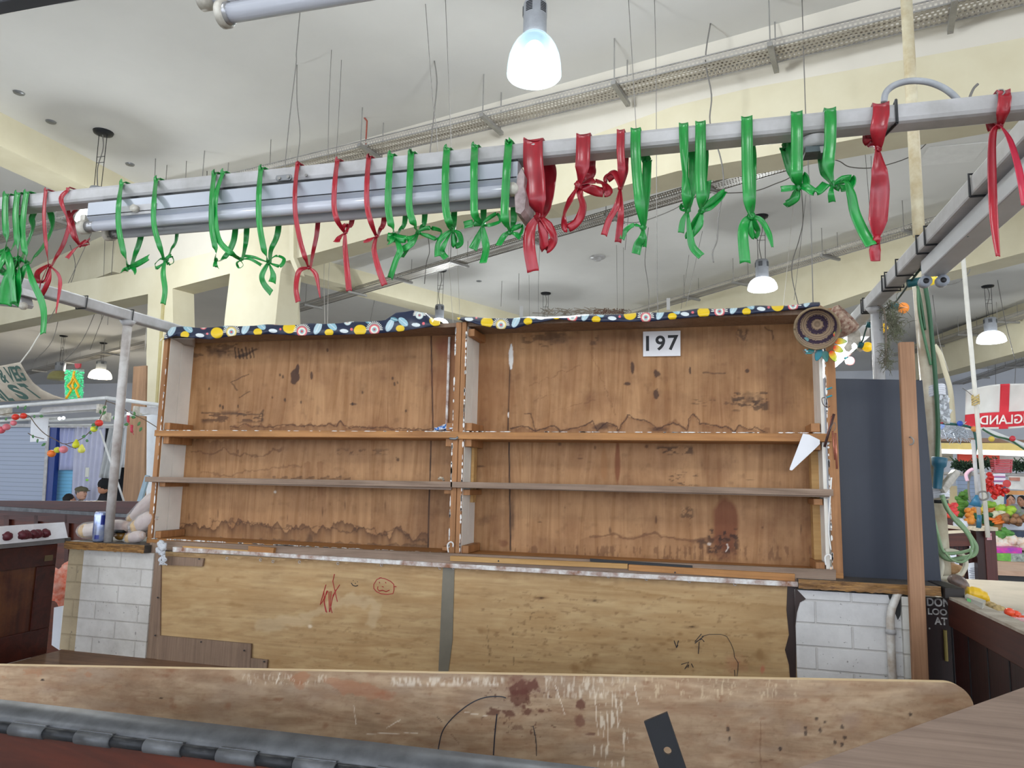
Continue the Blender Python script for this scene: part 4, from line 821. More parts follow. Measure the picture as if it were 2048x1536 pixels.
# ------------------------------------------------------------------ hanging wires
def wire(L, ph, r=.0035, m='wire', zt=zc, Y=None):
    if Y is None: Y = atZ(L[0][0], L[0][1], zt).y
    P = [atY(x, y, Y) for x, y in L]
    o = MB().tube(P if len(P) < 3 else spline(P, 5), r, 5).build('hanging_wire', M[m], None, True)
    return tag(o, 'thin wire hanging '+ph, 'wire', 'wires hanging from the hall ceiling')
WL = [([(600, 24), (593, 102), (592, 130), (580, 230), (569, 343)], 'beside the overhead tube, left strand of the twisted pair', .004),
 ([(594, 130), (594, 200), (600, 272), (591, 342)], 'under the overhead tube, right strand of the twisted pair', .004),
 ([(663, 100), (658, 210), (656, 325)], 'above the first red ribbon pair, left of two close plumb lines', .003),
 ([(683, 120), (678, 220), (672, 322)], 'above the first red ribbon pair, right of two close plumb lines', .003),
 ([(311, 317), (309, 372)], 'short, above the second green ribbon from the fixture end', .004), ([(334, 330), (331, 372)], 'short, just right of the one above the second green ribbon', .004),
 ([(373, 322), (371, 366)], 'short, midway between second and third green ribbons', .004), ([(414, 342), (414, 362)], 'very short, just left of the paired green ribbons top', .006),
 ([(542, 279), (539, 350)], 'short, over the beam screw plate on the left', .004), ([(580, 302), (579, 350)], 'short and bright, over the beam screw plate on the right', .004),
 ([(851, 8), (865, 190), (872, 250), (877, 330)], 'left of the bell lamp, farthest left of three long lines', .003), ([(869, 122), (874, 165), (868, 230), (858, 325)], 'left of the bell lamp, dark and kinked', .006),
 ([(891, 0), (897, 150), (904, 330)], 'left of the bell lamp, nearest the lamp', .003), ([(1257, 0), (1265, 130), (1274, 290)], 'right of the bell lamp, leaning', .003),
 ([(1309, 0), (1312, 150), (1314, 525), (1316, 625)], 'right of the bell lamp, plumb down to the shelf top', .003),
 ([(1421, 47), (1411, 120), (1423, 190), (1420, 245), (1439, 308), (1446, 345), (1446, 380), (1436, 440), (1434, 480), (1425, 505), (1427, 525)], 'dark and crooked, crossing the beam by the tied green bow', .006),
 ([(1604, 0), (1611, 222), (1616, 320), (1622, 450), (1626, 610)], 'knotted, crossing the beam beside the ceiling socket', .004),
 ([(1297, 455), (1290, 520), (1295, 560), (1298, 590), (1297, 632)], 'crooked, rising over the 197 plate', .005), ([(1233, 490), (1235, 628)], 'plumb, left of two over the right oilcloth flowers', .003),
 ([(1247, 495), (1247, 628)], 'plumb, right of two over the right oilcloth flowers', .003), ([(1405, 462), (1390, 530), (1372, 612)], 'slanting, over the yellow flower on the right cloth', .003),
 ([(1378, 510), (1362, 618)], 'slanting, left of the one over the yellow flower', .003), ([(1587, 405), (1572, 560), (1566, 612)], 'pale, left of the crooked one beside the dome lamp', .003),
 ([(1603, 380), (1606, 440), (1598, 480), (1583, 540), (1597, 612)], 'dark and crooked, right of the dome lamp', .006), ([(1612, 390), (1600, 500), (1588, 600)], 'slanting, right of the dome lamp', .003),
 ([(1730, 302), (1738, 400), (1745, 490)], 'left of the long red ribbon end', .003), ([(1742, 312), (1747, 480)], 'behind the long red ribbon', .003),
 ([(900, 480), (897, 510), (901, 567), (906, 645)], 'pale, passing right of the middle lamp housing', .004), ([(914, 488), (917, 567), (920, 640)], 'pale, over the joint of the two cloths', .004),
 ([(650, 455), (648, 560), (650, 655)], 'pale, left of two behind the red ribbon tails', .004), ([(664, 453), (657, 560), (655, 655)], 'pale, right of two behind the red ribbon tails', .004),
 ([(1058, 550), (1059, 640)], 'under the large red ribbon tail', .003), ([(1080, 482), (1077, 560), (1077, 640)], 'just right of the large red ribbon tail', .003),
 ([(1004, 562), (1002, 613)], 'short rod with end ball, left of two over the right cloth end', .005), ([(1038, 547), (1037, 600)], 'short rod with eye, right of two over the right cloth end', .005),
 ([(856, 470), (859, 503), (853, 526), (849, 568)], 'dark with a looped end near the middle lamp', .006), ([(753, 579), (739, 650)], 'slanting, over the lemons of the left cloth', .005),
 ([(210, 465), (207, 560), (203, 640)], 'left of two plumb lines behind the first green ribbon', .004), ([(228, 460), (222, 560), (215, 650)], 'right of two plumb lines behind the first green ribbon', .004),
 ([(258, 480), (205, 590), (165, 680), (120, 730)], 'slanting down left behind the first green ribbon, upper line', .005), ([(248, 530), (215, 610), (180, 700)], 'slanting down left behind the first green ribbon, lower line', .005),
 ([(190, 450), (120, 600), (60, 700)], 'slanting from the left beam towards the banner, long', .005), ([(175, 500), (128, 600), (105, 680), (70, 720)], 'slanting to the banner behind the red bow', .005),
 ([(140, 490), (150, 540), (118, 620)], 'dark and crooked behind the leftmost red ribbon', .006), ([(298, 460), (296, 600), (290, 700)], 'at the edge of the cream pillar, pale', .004), ([(314, 560), (308, 640), (300, 720)], 'on the face of the cream pillar', .004),
 ([(1258, 420), (1250, 500)], 'short, under the two red knotted ribbons', .004),
 ([(1995, 560), (2010, 640), (2030, 720)], 'slanting at far right beside the dome pendant', .006), ([(1865, 590), (1878, 680), (1898, 745)], 'slanting right of the cabled pole', .005), ([(1990, 680), (1992, 800)], 'plumb, over the red cross of the flag', .006), ([(2035, 650), (2030, 760), (2026, 850)], 'plumb, right of the red cross of the flag', .006),
 ([(1740, 640), (1742, 740)], 'left of the near grey pole', .005), ([(1757, 640), (1760, 740)], 'touching the near grey pole on its left', .005)]
for L, ph, r in WL: wire(L, ph, r, 'wirew' if 'pale' in ph or 'bright' in ph else 'wire')
tag(MB().tube(spline([atY(x, y, 7.2) for x, y in ((1244, 444), (1270, 445), (1300, 438), (1358, 413), (1385, 383), (1419, 381), (1452, 386), (1510, 382), (1550, 368), (1583, 353), (1625, 315), (1674, 321), (1700, 334), (1750, 335), (1815, 316), (1850, 290), (1885, 250))], 5), .005, 6).build('sagging_cable', M['wire'], None, True), 'thin cable sagging in swags across the ceiling behind the right ribbons', 'cable')
tag(MB().tube(spline([atY(x, y, 5.5) for x, y in ((1880, 570), (1912, 566), (1935, 548), (1940, 538))], 5), .004, 6).build('sagging_cable', M['wire'], None, True), 'short drooping cable end right of the yellow bulbs', 'cable')
for px_, py_, lb in ((102, 243, 'small grey ceiling disc left of the hidden pendant'), (260, 328, 'small grey ceiling disc right of the hidden pendant'), (38, 185, 'faint ceiling disc nearest the top left corner'), (958, 562, 'small ceiling disc right of the middle lamp')):
    c_ = atZ(px_, py_, zc); tag(MB().lathe((c_.x, c_.y, zc-.012), [(0, 0), (.05, 0), (.055, .012)], 18).build('ceiling_disc', M['grey_metal'], None, True), lb, 'ceiling fitting')
c_ = atZ(1195, 514, zc); t = thing('smoke_detector', 'small white ceiling detector behind the hanging red ribbons', 'detector', c_)
MB().lathe((c_.x, c_.y, zc-.02), [(0, 0), (.13, 0), (.14, .02)], 20).build('base_plate', M['white_metal'], t, True); MB().lathe((c_.x, c_.y, zc-.07), [(0, 0), (.06, .005), (.07, .05)], 18).build('sensor_head', M['white_metal'], t, True)
c_ = atZ(1903, 308, zc); tag(MB().box((c_.x-.3, c_.y-.25, zc-.01), (c_.x+.3, c_.y+.25, zc+.01)).build('access_panel', plain('access_panel_paint', 'dfdedb', .8, var=.05), None), 'pale square ceiling panel right of the long red ribbon', 'panel')
c_ = atZ(728, 236, zc); Yr = c_.y
tag(MB().tube([atY(726, 232, Yr), atY(734, 242, Yr), atY(733, 262, Yr), atY(731, 296, Yr)], .009, 8).build('red_conduit', plain('red_oxide_paint', '9b4c3c', .6), None, True), 'short rust-red rod dropping from the ceiling to the nearest tray', 'conduit')
tag(MB().tube([atY(594, 600, 9.5), atY(597, 668, 9.5)], .035, 8).build('cream_conduit', M['cream'], None, True), 'cream vertical conduit below a red ribbon tail', 'pipe')

# ------------------------------------------------------------------ metal canopy frame of the stall
YB0 = 1.385; zt_ = atY(1416, 244, YB0).z; zb_ = atY(1416, 281, YB0).z; YB1 = atZ(1416, 304, zb_).y
fm = thing('canopy_frame', 'white metal tube canopy frame over the stall, ribbons tied to its front beam', 'frame', (-.9, YB0, ZBED))
MB().box((-2.75, YB0, zb_), (1.1, YB1, zt_)).build('front_beam', M['white_metal'], fm, bevel=.009)
zt2, zb2 = 2.152, 2.105
XL = atZ(60, 572, zt2).x
MB().box((-2.475, YB1, zb2), (-2.43, 3.1, zt2)).build('side_beam', M['white_metal'], fm, bevel=.006)
MB().box((.59, YB1-.01, zb2), (.64, 3.9, zt2)).build('side_beam', M['white_metal'], fm, bevel=.006)
ft = atZ(216, 1083, 1.133); fp = [ft, atZ(268, 655, 2.105)]
fp[1] = Vector((-2.45, 2.55, 2.104))
po = MB().tube([ft, fp[1]], .019, 14).build('post', plain('worn_white_post_paint', 'cfccc9', .45, var=.2, scale=14, col2='9b8f88'), fm, True)
MB().tube([fp[1]-Vector((0, 0, .022)), fp[1]], [.019, .034], 14).build('post_collar', M['white_metal'], fm, True)
fb = Vector((.64, 3.0, 1.117)); ftp = Vector((.625, 2.66, 2.104)); fb = atZ(1796, 1150, 1.117)
fb = Vector((.63, 2.87, 1.136)); ftp = Vector((.622, 2.84, 2.104))
MB().tube([fb, ftp], .02, 14).build('post', M['white_metal'], fm, True)
MB().tube([ftp-Vector((0, 0, .022)), ftp], [.02, .036], 14).build('post_collar', M['white_metal'], fm, True)
def tie(fm, p, ax, w0, w1, m='black', r=.0028, n=1):
    """cable tie round a beam; ax 'x': beam runs along X"""
    if ax == 'x': P = [(p, YB0-.003, zb_-.003), (p, YB0-.003, zt_+.003), (p+.004, YB1+.003, zt_+.003), (p-.012, YB1+.003, zb_-.003)]
    else: P = [(w0-.003, p, zb2-.003), (w0-.003, p, zt2+.003), (w1+.003, p+.003, zt2+.003), (w1+.003, p, zb2-.003)]
    MB().tube(P+[P[0]], r, 6).build('cable_tie', M[m], fm)
tie(fm, atY(1793, 240, YB0).x, 'x', 0, 0)
for px_, py_ in ((1940, 350), (1850, 450), (1834, 472), (1793, 520), (1771, 548), (1765, 557), (1727, 612), (1724, 617)): tie(fm, atX(px_, py_, .59).y, 'y', .59, .64)
for px_, py_ in ((172, 605), (264, 634)): tie(fm, atX(px_, py_, -2.43).y, 'y', -2.475, -2.43)
# screw plate and screws on the front beam
MB().prism([atY(x, y, YB0-.001) for x, y in ((554, 352), (582, 349), (584, 357), (581, 361), (556, 363), (552, 358))], (0, -.003, 0)).build('screw_plate', M['grey_metal'], fm, bevel=.001)
for px_, py_, r in ((559, 357, .004), (577, 354, .004), (613, 351, .0035)):
    c_ = atY(px_, py_, YB0-.004); MB().tube([c_, c_+Vector((0, -.003, 0))], r, 12).build('screw_head', M['galv'], fm)
for px_, py_ in ((2001, 186),):
    c_ = atY(px_, py_, YB0); MB().tube([c_+Vector((math.cos(k)*.006, -.002, math.sin(k)*.006)) for k in (0, 1, 2, 3, 4, 5, 6.28)], .0015, 5).build('ring', M['galv'], fm)
tag(MB().tube(spline([atY(x, y, YB1) for x, y in ((1768, 205), (1772, 185), (1790, 170), (1820, 162), (1855, 164), (1885, 175), (1905, 189), (1916, 201))], 6), .0062, 10).build('conduit_loop', plain('grey_conduit', 'a8abb0', .5, var=.15, scale=30), None, True), 'grey flexible conduit arching over the ribbon beam at right', 'cable')
tag(MB().tube(spline([atY(x, y, YB1) for x, y in ((1938, 200), (1942, 188), (1948, 176), (1956, 168))], 4), .0025, 6).build('cable_end', M['wire'], None, True), 'short blue-grey wire end poking above the ribbon beam', 'cable')

# ------------------------------------------------------------------ fluorescent fittings
M['tubeglass'] = plain('fluorescent_tube_glass', 'c5c8d2', .16, var=.04, scale=5, spec=.7)
M['tubeend'] = plain('aluminium_cap', 'a6a6a8', .3, .7, var=.1)
M['hold'] = plain('cream_lampholder', 'cfcbc0', .4, var=.2, scale=30, col2='8f887c')
t = thing('fluorescent_fitting', 'grey twin-tube fluorescent fitting fixed under the ribbon beam', 'light fitting', (-.9, 1.39, 2.0), 'fluorescent fittings')
xa, xb_ = -1.45, -.362
mb = MB(); mb.prism([(xa, 1.352, 2.062), (xa, 1.352, 2.098), (xa, 1.357, 2.101), (xa, 1.432, 2.101), (xa, 1.437, 2.062), (xa, 1.425, 2.054), (xa, 1.36, 2.054)], (xb_-xa, 0, 0)); mb.build('fitting_body', plain('fitting_aluminium', 'b4b9c3', .3, .3, var=.06, scale=5), t)
MB().box((xa+.002, 1.3505, 2.0635), (xb_-.002, 1.353, 2.0655)).build('trim_line', M['dark_metal'], t)
MB().box((xa+.01, 1.384, 2.096), (xb_-.01, 1.43, zb_)).build('gap_shade_block', M['black'], t)  # solid black block stands in for the shaded gap under the beam
for i, (y, dx) in enumerate(((1.362, -.012), (1.418, .01))):
    MB().tube([(xa+dx+.02, y, 2.041), (xb_-.01, y, 2.041)], .0128, 20).build('tube', M['tubeglass'], t, True)
    for a, b in ((xa+dx+.006, xa+dx+.03), (xb_-.018, xb_+.002)): MB().tube([(a, y, 2.041), (b, y, 2.041)], .0132, 20).build('tube_cap', M['tubeend'], t, True)
    MB().tube([(xa+dx-.012, y, 2.041), (xa+dx+.006, y, 2.041)], .017, 18).build('lampholder', M['hold'], t, True)
    MB().box((xa+dx-.01, y-.008, 2.04), (xa+dx+.004, y+.008, 2.07)).build('holder_neck', M['hold'], t)
mb = MB(); q = [(1046, 336), (1052, 350), (1050, 372), (1055, 392), (1052, 418), (1044, 428), (1034, 424), (1032, 395), (1038, 350)]
mb.prism([atY(x, y, 1.35)-Vector((.003, 0, 0)) for x, y in q], (0, .08, 0)); mb.build('end_plate', plain('scuffed_pinkish_plate', 'b5a3a2', .5, var=.35, scale=30, col2='6c5a58'), t)
c_ = atY(1024, 375, 1.342); MB().tube([c_, c_+Vector((0, .02, 0))], .012, 14).build('starter', M['hold'], t, True)
c_ = atY(273, 419, 1.35); MB().tube([c_+Vector((0, -.012, 0)), c_], .009, 16).build('fixing_knob', M['hold'], t, True); MB().box((c_.x-.05, 1.3505, c_.z-.012), (c_.x+.055, 1.352, c_.z+.012)).build('knob_plate', M['white_metal'], t)
tm = text_mesh('PHILIPS', (atY(211, 482, 1.4).x+.0, 1.4045, 2.026), (1, 0, 0), (0, -.25, 1), .0052); tm.build('tube_print', M['dark_metal'], t)
# right-hand fitting without tubes
t = thing('fluorescent_fitting', 'white fluorescent fitting without tubes under the right side beam', 'light fitting', (.64, 1.7, 2.03), 'fluorescent fittings')
mb = MB(); mb.box((.612, 1.0, 2.05), (.672, 2.235, 2.098)); mb.build('fitting_body', plain('fitting_white', 'c6c8cc', .35, .3, var=.08, scale=6), t, bevel=.004)
for x in (.618, .662):
    c_ = Vector((x, 2.225, 2.034)); MB().tube([c_+Vector((0, .012, 0)), c_-Vector((0, .012, 0))], .0165, 18).build('lampholder', plain('clear_grey_lampholder', '9aa0aa', .25, var=.1), t, True)
    MB().tube([c_-Vector((0, .0135, 0)), c_-Vector((0, .012, 0))], .008, 14).build('pin_slot', M['black'], t, True); MB().box((x-.007, 2.214, 2.036), (x+.007, 2.236, 2.055)).build('holder_neck', M['hold'], t)
# lit tube beyond the shelf
t = thing('fluorescent_fitting', 'glowing fluorescent fitting behind the right top corner of the shelf', 'light fitting', (.6, 3.9, 1.98), 'fluorescent fittings')
p0 = atY(1716, 686, 3.32); p1 = p0+Vector((0, 1.2, 0))
MB().tube([p0, p1], .014, 16).build('tube', M['bulb_on'], t, True)
MB().box((p0.x-.05, p0.y+.01, p0.z+.03), (p0.x+.05, p1.y, p0.z+.08)).build('fitting_body', M['white_metal'], t)
Z6 = lambda L: [(1580+x/10.24, 600+y/10.24) for x, y in L]
MB().prism([atY(x, y, 3.31) for x, y in Z6([(1200, 610), (1420, 610), (1445, 680), (1450, 800), (1530, 920), (1520, 1010), (1440, 1060), (1380, 1010), (1375, 920), (1320, 870), (1265, 920), (1280, 1000), (1220, 1065), (1150, 1040), (1110, 960), (1180, 860), (1185, 700)])], (0, .012, 0)).build('end_plate', M['hold'], t, bevel=.002)
ld = bpy.data.lights.new('tube_light', 'AREA'); ld.shape = 'RECTANGLE'; ld.size = .04; ld.size_y = 1.1; ld.energy = 16; ld.color = (1, .97, .9)
lo = bpy.data.objects.new('tube_light', ld); COL.objects.link(lo); lo.parent = t; lo.location = p0+Vector((-.0, .6, -.025))-LOC[t]
# overhead tube and dark fitting, top left
t = thing('fluorescent_fitting', 'overhead fluorescent fitting cut by the top edge, one pale tube showing', 'light fitting', (-.45, .8, 2.1), 'fluorescent fittings')
def Yt(x, y): return atY(x, y, .8)
MB().tube([Yt(452, 28), Vector((.28, .8, Yt(452, 28).z))], .0135, 20).build('tube', M['tubeglass'], t, True)
MB().tube([Yt(446, 29), Yt(462, 26)], .0155, 20).build('tube_cap', M['tubeend'], t, True)
c_ = Yt(453, 28); MB().tube([c_-Vector((.008, 0, 0)), c_+Vector((.002, 0, 0))], .019, 20).build('lampholder', M['hold'], t, True)
c_ = atY(410, 0, .86); MB().tube([c_-Vector((.006, 0, 0)), c_+Vector((.02, 0, 0))], .016, 20).build('lampholder', M['hold'], t, True); MB().tube([c_, Vector((.28, .86, c_.z))], .013, 16).build('tube', M['tubeglass'], t, True)
MB().box((Yt(440, 0).x, .795, 2.155), (.3, .835, 2.178)).build('fitting_body', M['white_metal'], t)
o = MB().box((-2.6, .8, atY(0, 33, .832).z), (1.0, .832, 2.235)).build('near_beam', plain('slate_grey_beam', '5c6068', .35, .2, var=.1, scale=12), fm, bevel=.004); o['label'] = 'slate grey near beam in the top left corner'
for x0_, x1_ in ((-2.475, -2.43), (.59, .64)): MB().box((x0_, .85, zb2), (x1_, YB0, zt2)).build('side_beam', M['white_metal'], fm, bevel=.006)
# left partial fitting under the left side beam
t = thing('fluorescent_fitting', 'end of a white fluorescent fitting beyond the leftmost green ribbons', 'light fitting', (-2.5, 2.1, 2.0), 'fluorescent fittings')
YL = 2.02
MB().prism([atY(x, y, YL) for x, y in ((-80, 585), (40, 592), (44, 606), (40, 612), (-80, 600))], (0, .05, 0)).build('tube_cover', M['white_metal'], t, bevel=.002)
MB().prism([atY(x, y, YL-.02) for x, y in ((-80, 560), (44, 575), (46, 590), (-80, 578))], (0, .09, 0)).build('fitting_body', M['white_metal'], t, bevel=.002)
c_ = atY(44, 612, YL); MB().tube([c_, c_+Vector((.012, 0, 0))], .014, 16).build('lampholder', M['hold'], t, True)
# ceiling socket on the beam
c_ = atY(1633, 283, 1.41); t = thing('socket_base', 'round white socket base with broken cover between two green ribbons', 'socket', c_)
zz = zb_-.002
c_ = Vector((c_.x, 1.425, zz))
MB().lathe(c_-Vector((0, 0, .022)), [(0, 0), (.028, 0), (.031, .006), (.031, .022)], 26).build('rose', M['white_metal'], t, True)
MB().box((c_.x-.022, c_.y-.025, zz-.034), (c_.x+.02, c_.y+.012, zz-.022)).build('terminal_block', plain('teal_grey_block', '4c5a5c', .5, var=.2, scale=40), t)
MB().hexa([(c_.x+.004, c_.y-.034, zz-.042), (c_.x+.026, c_.y-.03, zz-.04), (c_.x+.028, c_.y-.02, zz-.03), (c_.x+.006, c_.y-.02, zz-.03), (c_.x+.002, c_.y-.036, zz-.03), (c_.x+.028, c_.y-.032, zz-.028), (c_.x+.03, c_.y-.02, zz-.022), (c_.x+.006, c_.y-.02, zz-.022)]).build('cover_flap', M['white_metal'], t)
# ------------------------------------------------------------------ satin ribbons
def satin(name, c, dk):
    m, nt, b = newmat(name); co = objco(nt)
    f = noise(nt, mapping(nt, co, (60, 60, 6)), 1, 3)
    nt.links.new(mixc(nt, ramp(nt, f, [(.35, 0), (.7, .6)]), hexc(c), hexc(dk)), b.inputs['Base Color'])
    b.inputs['Roughness'].default_value = .32; b.inputs['Specular IOR Level'].default_value = .6
    b.inputs['Sheen Weight'].default_value = .08; b.inputs['Sheen Tint'].default_value = (*hexc(c), 1)
    b.inputs['Transmission Weight'].default_value = 0
    bump(nt, b, noise(nt, mapping(nt, co, (8, 8, 40)), 1, 2), .15, .004)
    return m
GR = satin('green_satin', '078f34', '045a22'); RD = satin('red_satin', 'a30c22', '6c0a1a'); PK = satin('rose_red_satin', 'c42a45', 'a0182f')
def strip(path, width, twist=None, seg=7, cup=.12):
    """flat strip along a 3-D path; width in metres (number or list), twist angles in radians per control point"""
    n0 = len(path); P = spline(path, seg); W = width if isinstance(width, (list, tuple)) else [width]*n0
    T = twist or [0]*n0; m = len(P); mb = MB(); rows = []
    for i, p in enumerate(P):
        q = i/(m-1)*(n0-1); a = min(int(q), n0-2); t = q-a
        w = W[a]*(1-t)+W[a+1]*t; tw = T[a]*(1-t)+T[a+1]*t
        tg = (P[min(i+1, m-1)]-P[max(i-1, 0)])
        if tg.length < 1e-9: tg = Vector((0, 0, -1))
        tg.normalize(); yv = Vector((0, 1, 0)); s = tg.cross(yv)
        if s.length < .2: s = Vector((1, 0, 0))
        s.normalize(); nn = s.cross(tg).normalized()
        if s.x < 0: s = -s; nn = -nn
        d = s*math.cos(tw)+nn*math.sin(tw); k = d.cross(tg).normalized()
        rows.append([p-d*w/2, p-d*w/4+k*w*cup*.75, p+k*w*cup, p+d*w/4+k*w*cup*.75, p+d*w/2])
    for r in rows: mb.v += r
    for i in range(m-1):
        for j in range(4): a = i*5+j; mb.f.append((a, a+1, a+6, a+5))
    return mb
PXM = .00104
NR = 0
def ribbon(col, top, w, front, knot, label, back=None, tails=(), loops=(), Yf=None, kw=1.0, grp=None):
    global NR; NR += 1; rd = random.Random(NR)
    fix = top[0] < 1045 and top[0] > 165
    Yf = Yf or (1.333 if fix else 1.372); W = w*PXM*(Yf/1.36)
    Yk = 1.37 if fix else 1.40
    tp = atY(top[0], top[1], 1.378); tp.z = zt_
    kp = atY(knot[0], knot[1], Yk)
    t = thing('ribbon', label, 'ribbon', kp, grp or ('green satin ribbons on the front beam' if col is GR else 'red satin ribbons on the front beam'))
    # strand: over the beam, down the front, to the knot
    path = [Vector((tp.x+.004, YB1+.004, zt_-.01)), Vector((tp.x+.002, YB1, zt_+.0035)), Vector((tp.x, YB0+.001, zt_+.0035)), Vector((tp.x, YB0-.0035, zt_-.006))]
    fr_ = [f if len(f) > 2 else (f[0], f[1], 0) for f in front]
    P3 = [atY(x, y, Yf) for x, y, tw in fr_]
    if fix: path += [Vector((tp.x, Yf-.0, P3[0].z+.02))] if False else []
    n_pre = len(path)
    widths = [W]*(n_pre+len(P3))+[W*.45]; tw = [0]*n_pre+[a for _, _, a in fr_]+[.9*rd.choice((-1, 1))]
    strip(path+P3+[kp+Vector((0, -.003, 0))], widths, tw).build('strand', col, t, True, solid=.0007)
    if back:
        bp = [Vector((tp.x+.004, YB1+.004, zt_-.01)), Vector((atY(back[0][0], back[0][1], YB1+.02).x, YB1+.014, zb_))]+[atY(x, y, 1.445) for x, y in back]
        strip(bp+[kp+Vector((0, .006, 0))], [W]*(len(bp)-1)+[W*.8, W*.4], [.0, .1]+[.3*rd.choice((-1, 1))]*(len(bp)-2)+[.9]).build('strand', col, t, True, solid=.0007)
    else:
        bp = [Vector((tp.x+.004, YB1+.004, zt_-.01)), Vector((tp.x+.006, YB1+.012, zb_)), kp+Vector((.004, .02, .03)), kp+Vector((0, .006, 0))]
        strip(bp, [W, W*.9, W*.7, W*.4], [0, .1, .4, .9]).build('strand', col, t, True, solid=.0007)
    ks = max(W*.36, .0045)*kw
    MB().ball(kp, ks*.9, ks*.7, ks, 16, 10, bump=.55).build('knot', col, t, True)
    for tl in tails:
        pts, wt = tl[0], tl[1]*PXM; tws = tl[2] if len(tl) > 2 else None; n = len(pts)
        sg = rd.choice((-1, 1))
        tws = tws or [1.0*sg]+[.35*sg*math.cos(i*1.3) for i in range(1, n+1)]
        Pt = [kp]+[atY(x, y, Yk-.006-.01*math.sin(i*1.1+NR)) for i, (x, y) in enumerate(pts)]
        ww = [wt*.35, wt*.85]+[wt]*(n-1); ww = ww[:n+1]
        if len(tl) > 3: ww[-1] = wt*tl[3]
        mb = strip(Pt, ww, tws[:n+1] if len(tws) >= n+1 else tws+[0]*(n+1-len(tws)))
        # notched, slanting end
        e = mb.v[-5:]; dd = (mb.v[-3]-mb.v[-8]); 
        for j, q in enumerate((.5, .1, -.2, .2, .9)): mb.v[-5+j] = mb.v[-5+j]+dd*q*rd.uniform(.2, 1.2)
        mb.build('tail', col, t, True, solid=.0007)
    for lp in loops:
        pts, wl = lp[0], lp[1]*PXM; n = len(pts)
        P = [kp+Vector((0, -.004, 0))]+[atY(x, y, Yk-.012+.03*math.sin(PI*(i+1)/(n+1))) for i, (x, y) in enumerate(pts)]+[kp+Vector((0, .004, 0))]
        sg = rd.choice((-1, 1))
        strip(P, [wl*.4]+[wl]*n+[wl*.4], [.8*sg]+[(.5+.5*math.sin(i*1.7))*sg for i in range(n)]+[-.8*sg]).build('bow_loop', col, t, True, solid=.0007)
    return t
ribbon(GR, (8, 398), 20, [(10, 430), (12, 470)], (14, 500), 'wide green ribbon at the extreme left edge, nearest the frame edge', [(40, 460), (28, 490)], [([(20, 530), (25, 570), (28, 605)], 26), ([(4, 520), (-8, 545)], 22)], [([(-10, 512), (-20, 530), (-4, 540)], 16)])
ribbon(GR, (31, 396), 19, [(31, 430), (34, 480)], (38, 518), 'wide green ribbon, second from the left edge, with broad torn tail', [(66, 455), (50, 500)], [([(20, 545), (14, 575), (10, 610)], 34), ([(36, 550), (34, 580), (28, 610)], 24)], [([(10, 522), (-6, 528), (8, 545), (26, 535)], 18)])
ribbon(GR, (49, 395), 18, [(47, 430), (45, 470), (50, 505)], (54, 526), 'wide green ribbon, third from the left edge, with one long tail', [(104, 455), (88, 490), (68, 515)], [([(64, 560), (82, 600), (88, 630), (86, 666)], 17, [.9, .4, .2, .1, 0]), ([(44, 550), (38, 575), (30, 606)], 18)], [([(36, 518), (20, 530), (34, 545)], 16)])
ribbon(RD, (88, 391), 11, [(88, 430), (92, 490)], (99, 531), 'leftmost red ribbon, tied in a loose bow with thin tail', [(141, 440), (128, 485), (112, 515)], [([(116, 548), (120, 570), (112, 625)], 10, None, .2)], [([(76, 545), (76, 562), (90, 560)], 13), ([(80, 570), (82, 590), (98, 560)], 11)])
ribbon(RD, (132, 385), 10, [(122, 398, .8), (132, 430, -.6), (146, 470, .7)], (160, 491), 'thin twisted red ribbon just left of the fluorescent fitting', [(146, 450), (154, 480)], [([(148, 500), (134, 516)], 10), ([(170, 485), (180, 477)], 8, None, .4)], [([(172, 482), (178, 488)], 8)])
ribbon(GR, (240, 377), 15, [(238, 400), (237, 450), (247, 505)], (258, 534), 'green ribbon at the left end of the fitting with short flared tails', [(282, 470), (270, 510)], [([(250, 540), (244, 541)], 16), ([(268, 538), (271, 545)], 12), ([(275, 528), (298, 515)], 17)])
ribbon(GR, (309, 371), 14, [(308, 400), (308, 450), (320, 495)], (330, 521), 'green ribbon with straight tail reaching over the cream pillar', [(353, 475), (342, 500)], [([(326, 545), (330, 580), (326, 608)], 15, [.3, .1, -.1, 0])], [([(320, 518), (310, 528), (314, 536)], 8), ([(342, 512), (347, 524), (338, 528)], 9)])
ribbon(GR, (425, 361), 14, [(424, 390), (423, 450), (430, 495)], (432, 520), 'left one of the green pair sharing a beam spot, frayed short tail', [(470, 465), (462, 495), (446, 518)], [([(430, 530), (434, 536)], 13)])
ribbon(GR, (442, 359), 13, [(433, 385), (430, 430), (438, 480), (462, 506)], (481, 519), 'right one of the green pair, swinging out to a small ring', [(493, 465), (490, 495)], [([(500, 518), (522, 530)], 7)], [([(486, 530), (478, 536), (474, 526)], 5)])
ribbon(GR, (519, 350), 14, [(518, 380), (518, 440), (528, 500)], (537, 525), 'green ribbon with round bow and dark folded tail left of the red ones', [(556, 462), (542, 500)], [([(524, 550), (528, 568), (542, 585)], 15), ([(546, 550), (544, 565)], 17), ([(510, 515), (490, 512)], 7)], [([(552, 512), (568, 518), (560, 532)], 8)])
ribbon(RD, (592, 347), 11, [(590, 380), (591, 430), (600, 480), (610, 515)], (618, 535), 'red ribbon with square left tail in front of the cream conduit', [(635, 455), (626, 505)], [([(600, 540), (594, 556), (592, 580), (596, 603)], 12, [.9, .4, .1, -.1, 0]), ([(632, 550), (640, 595)], 12, [.6, .5, .4], .15)])
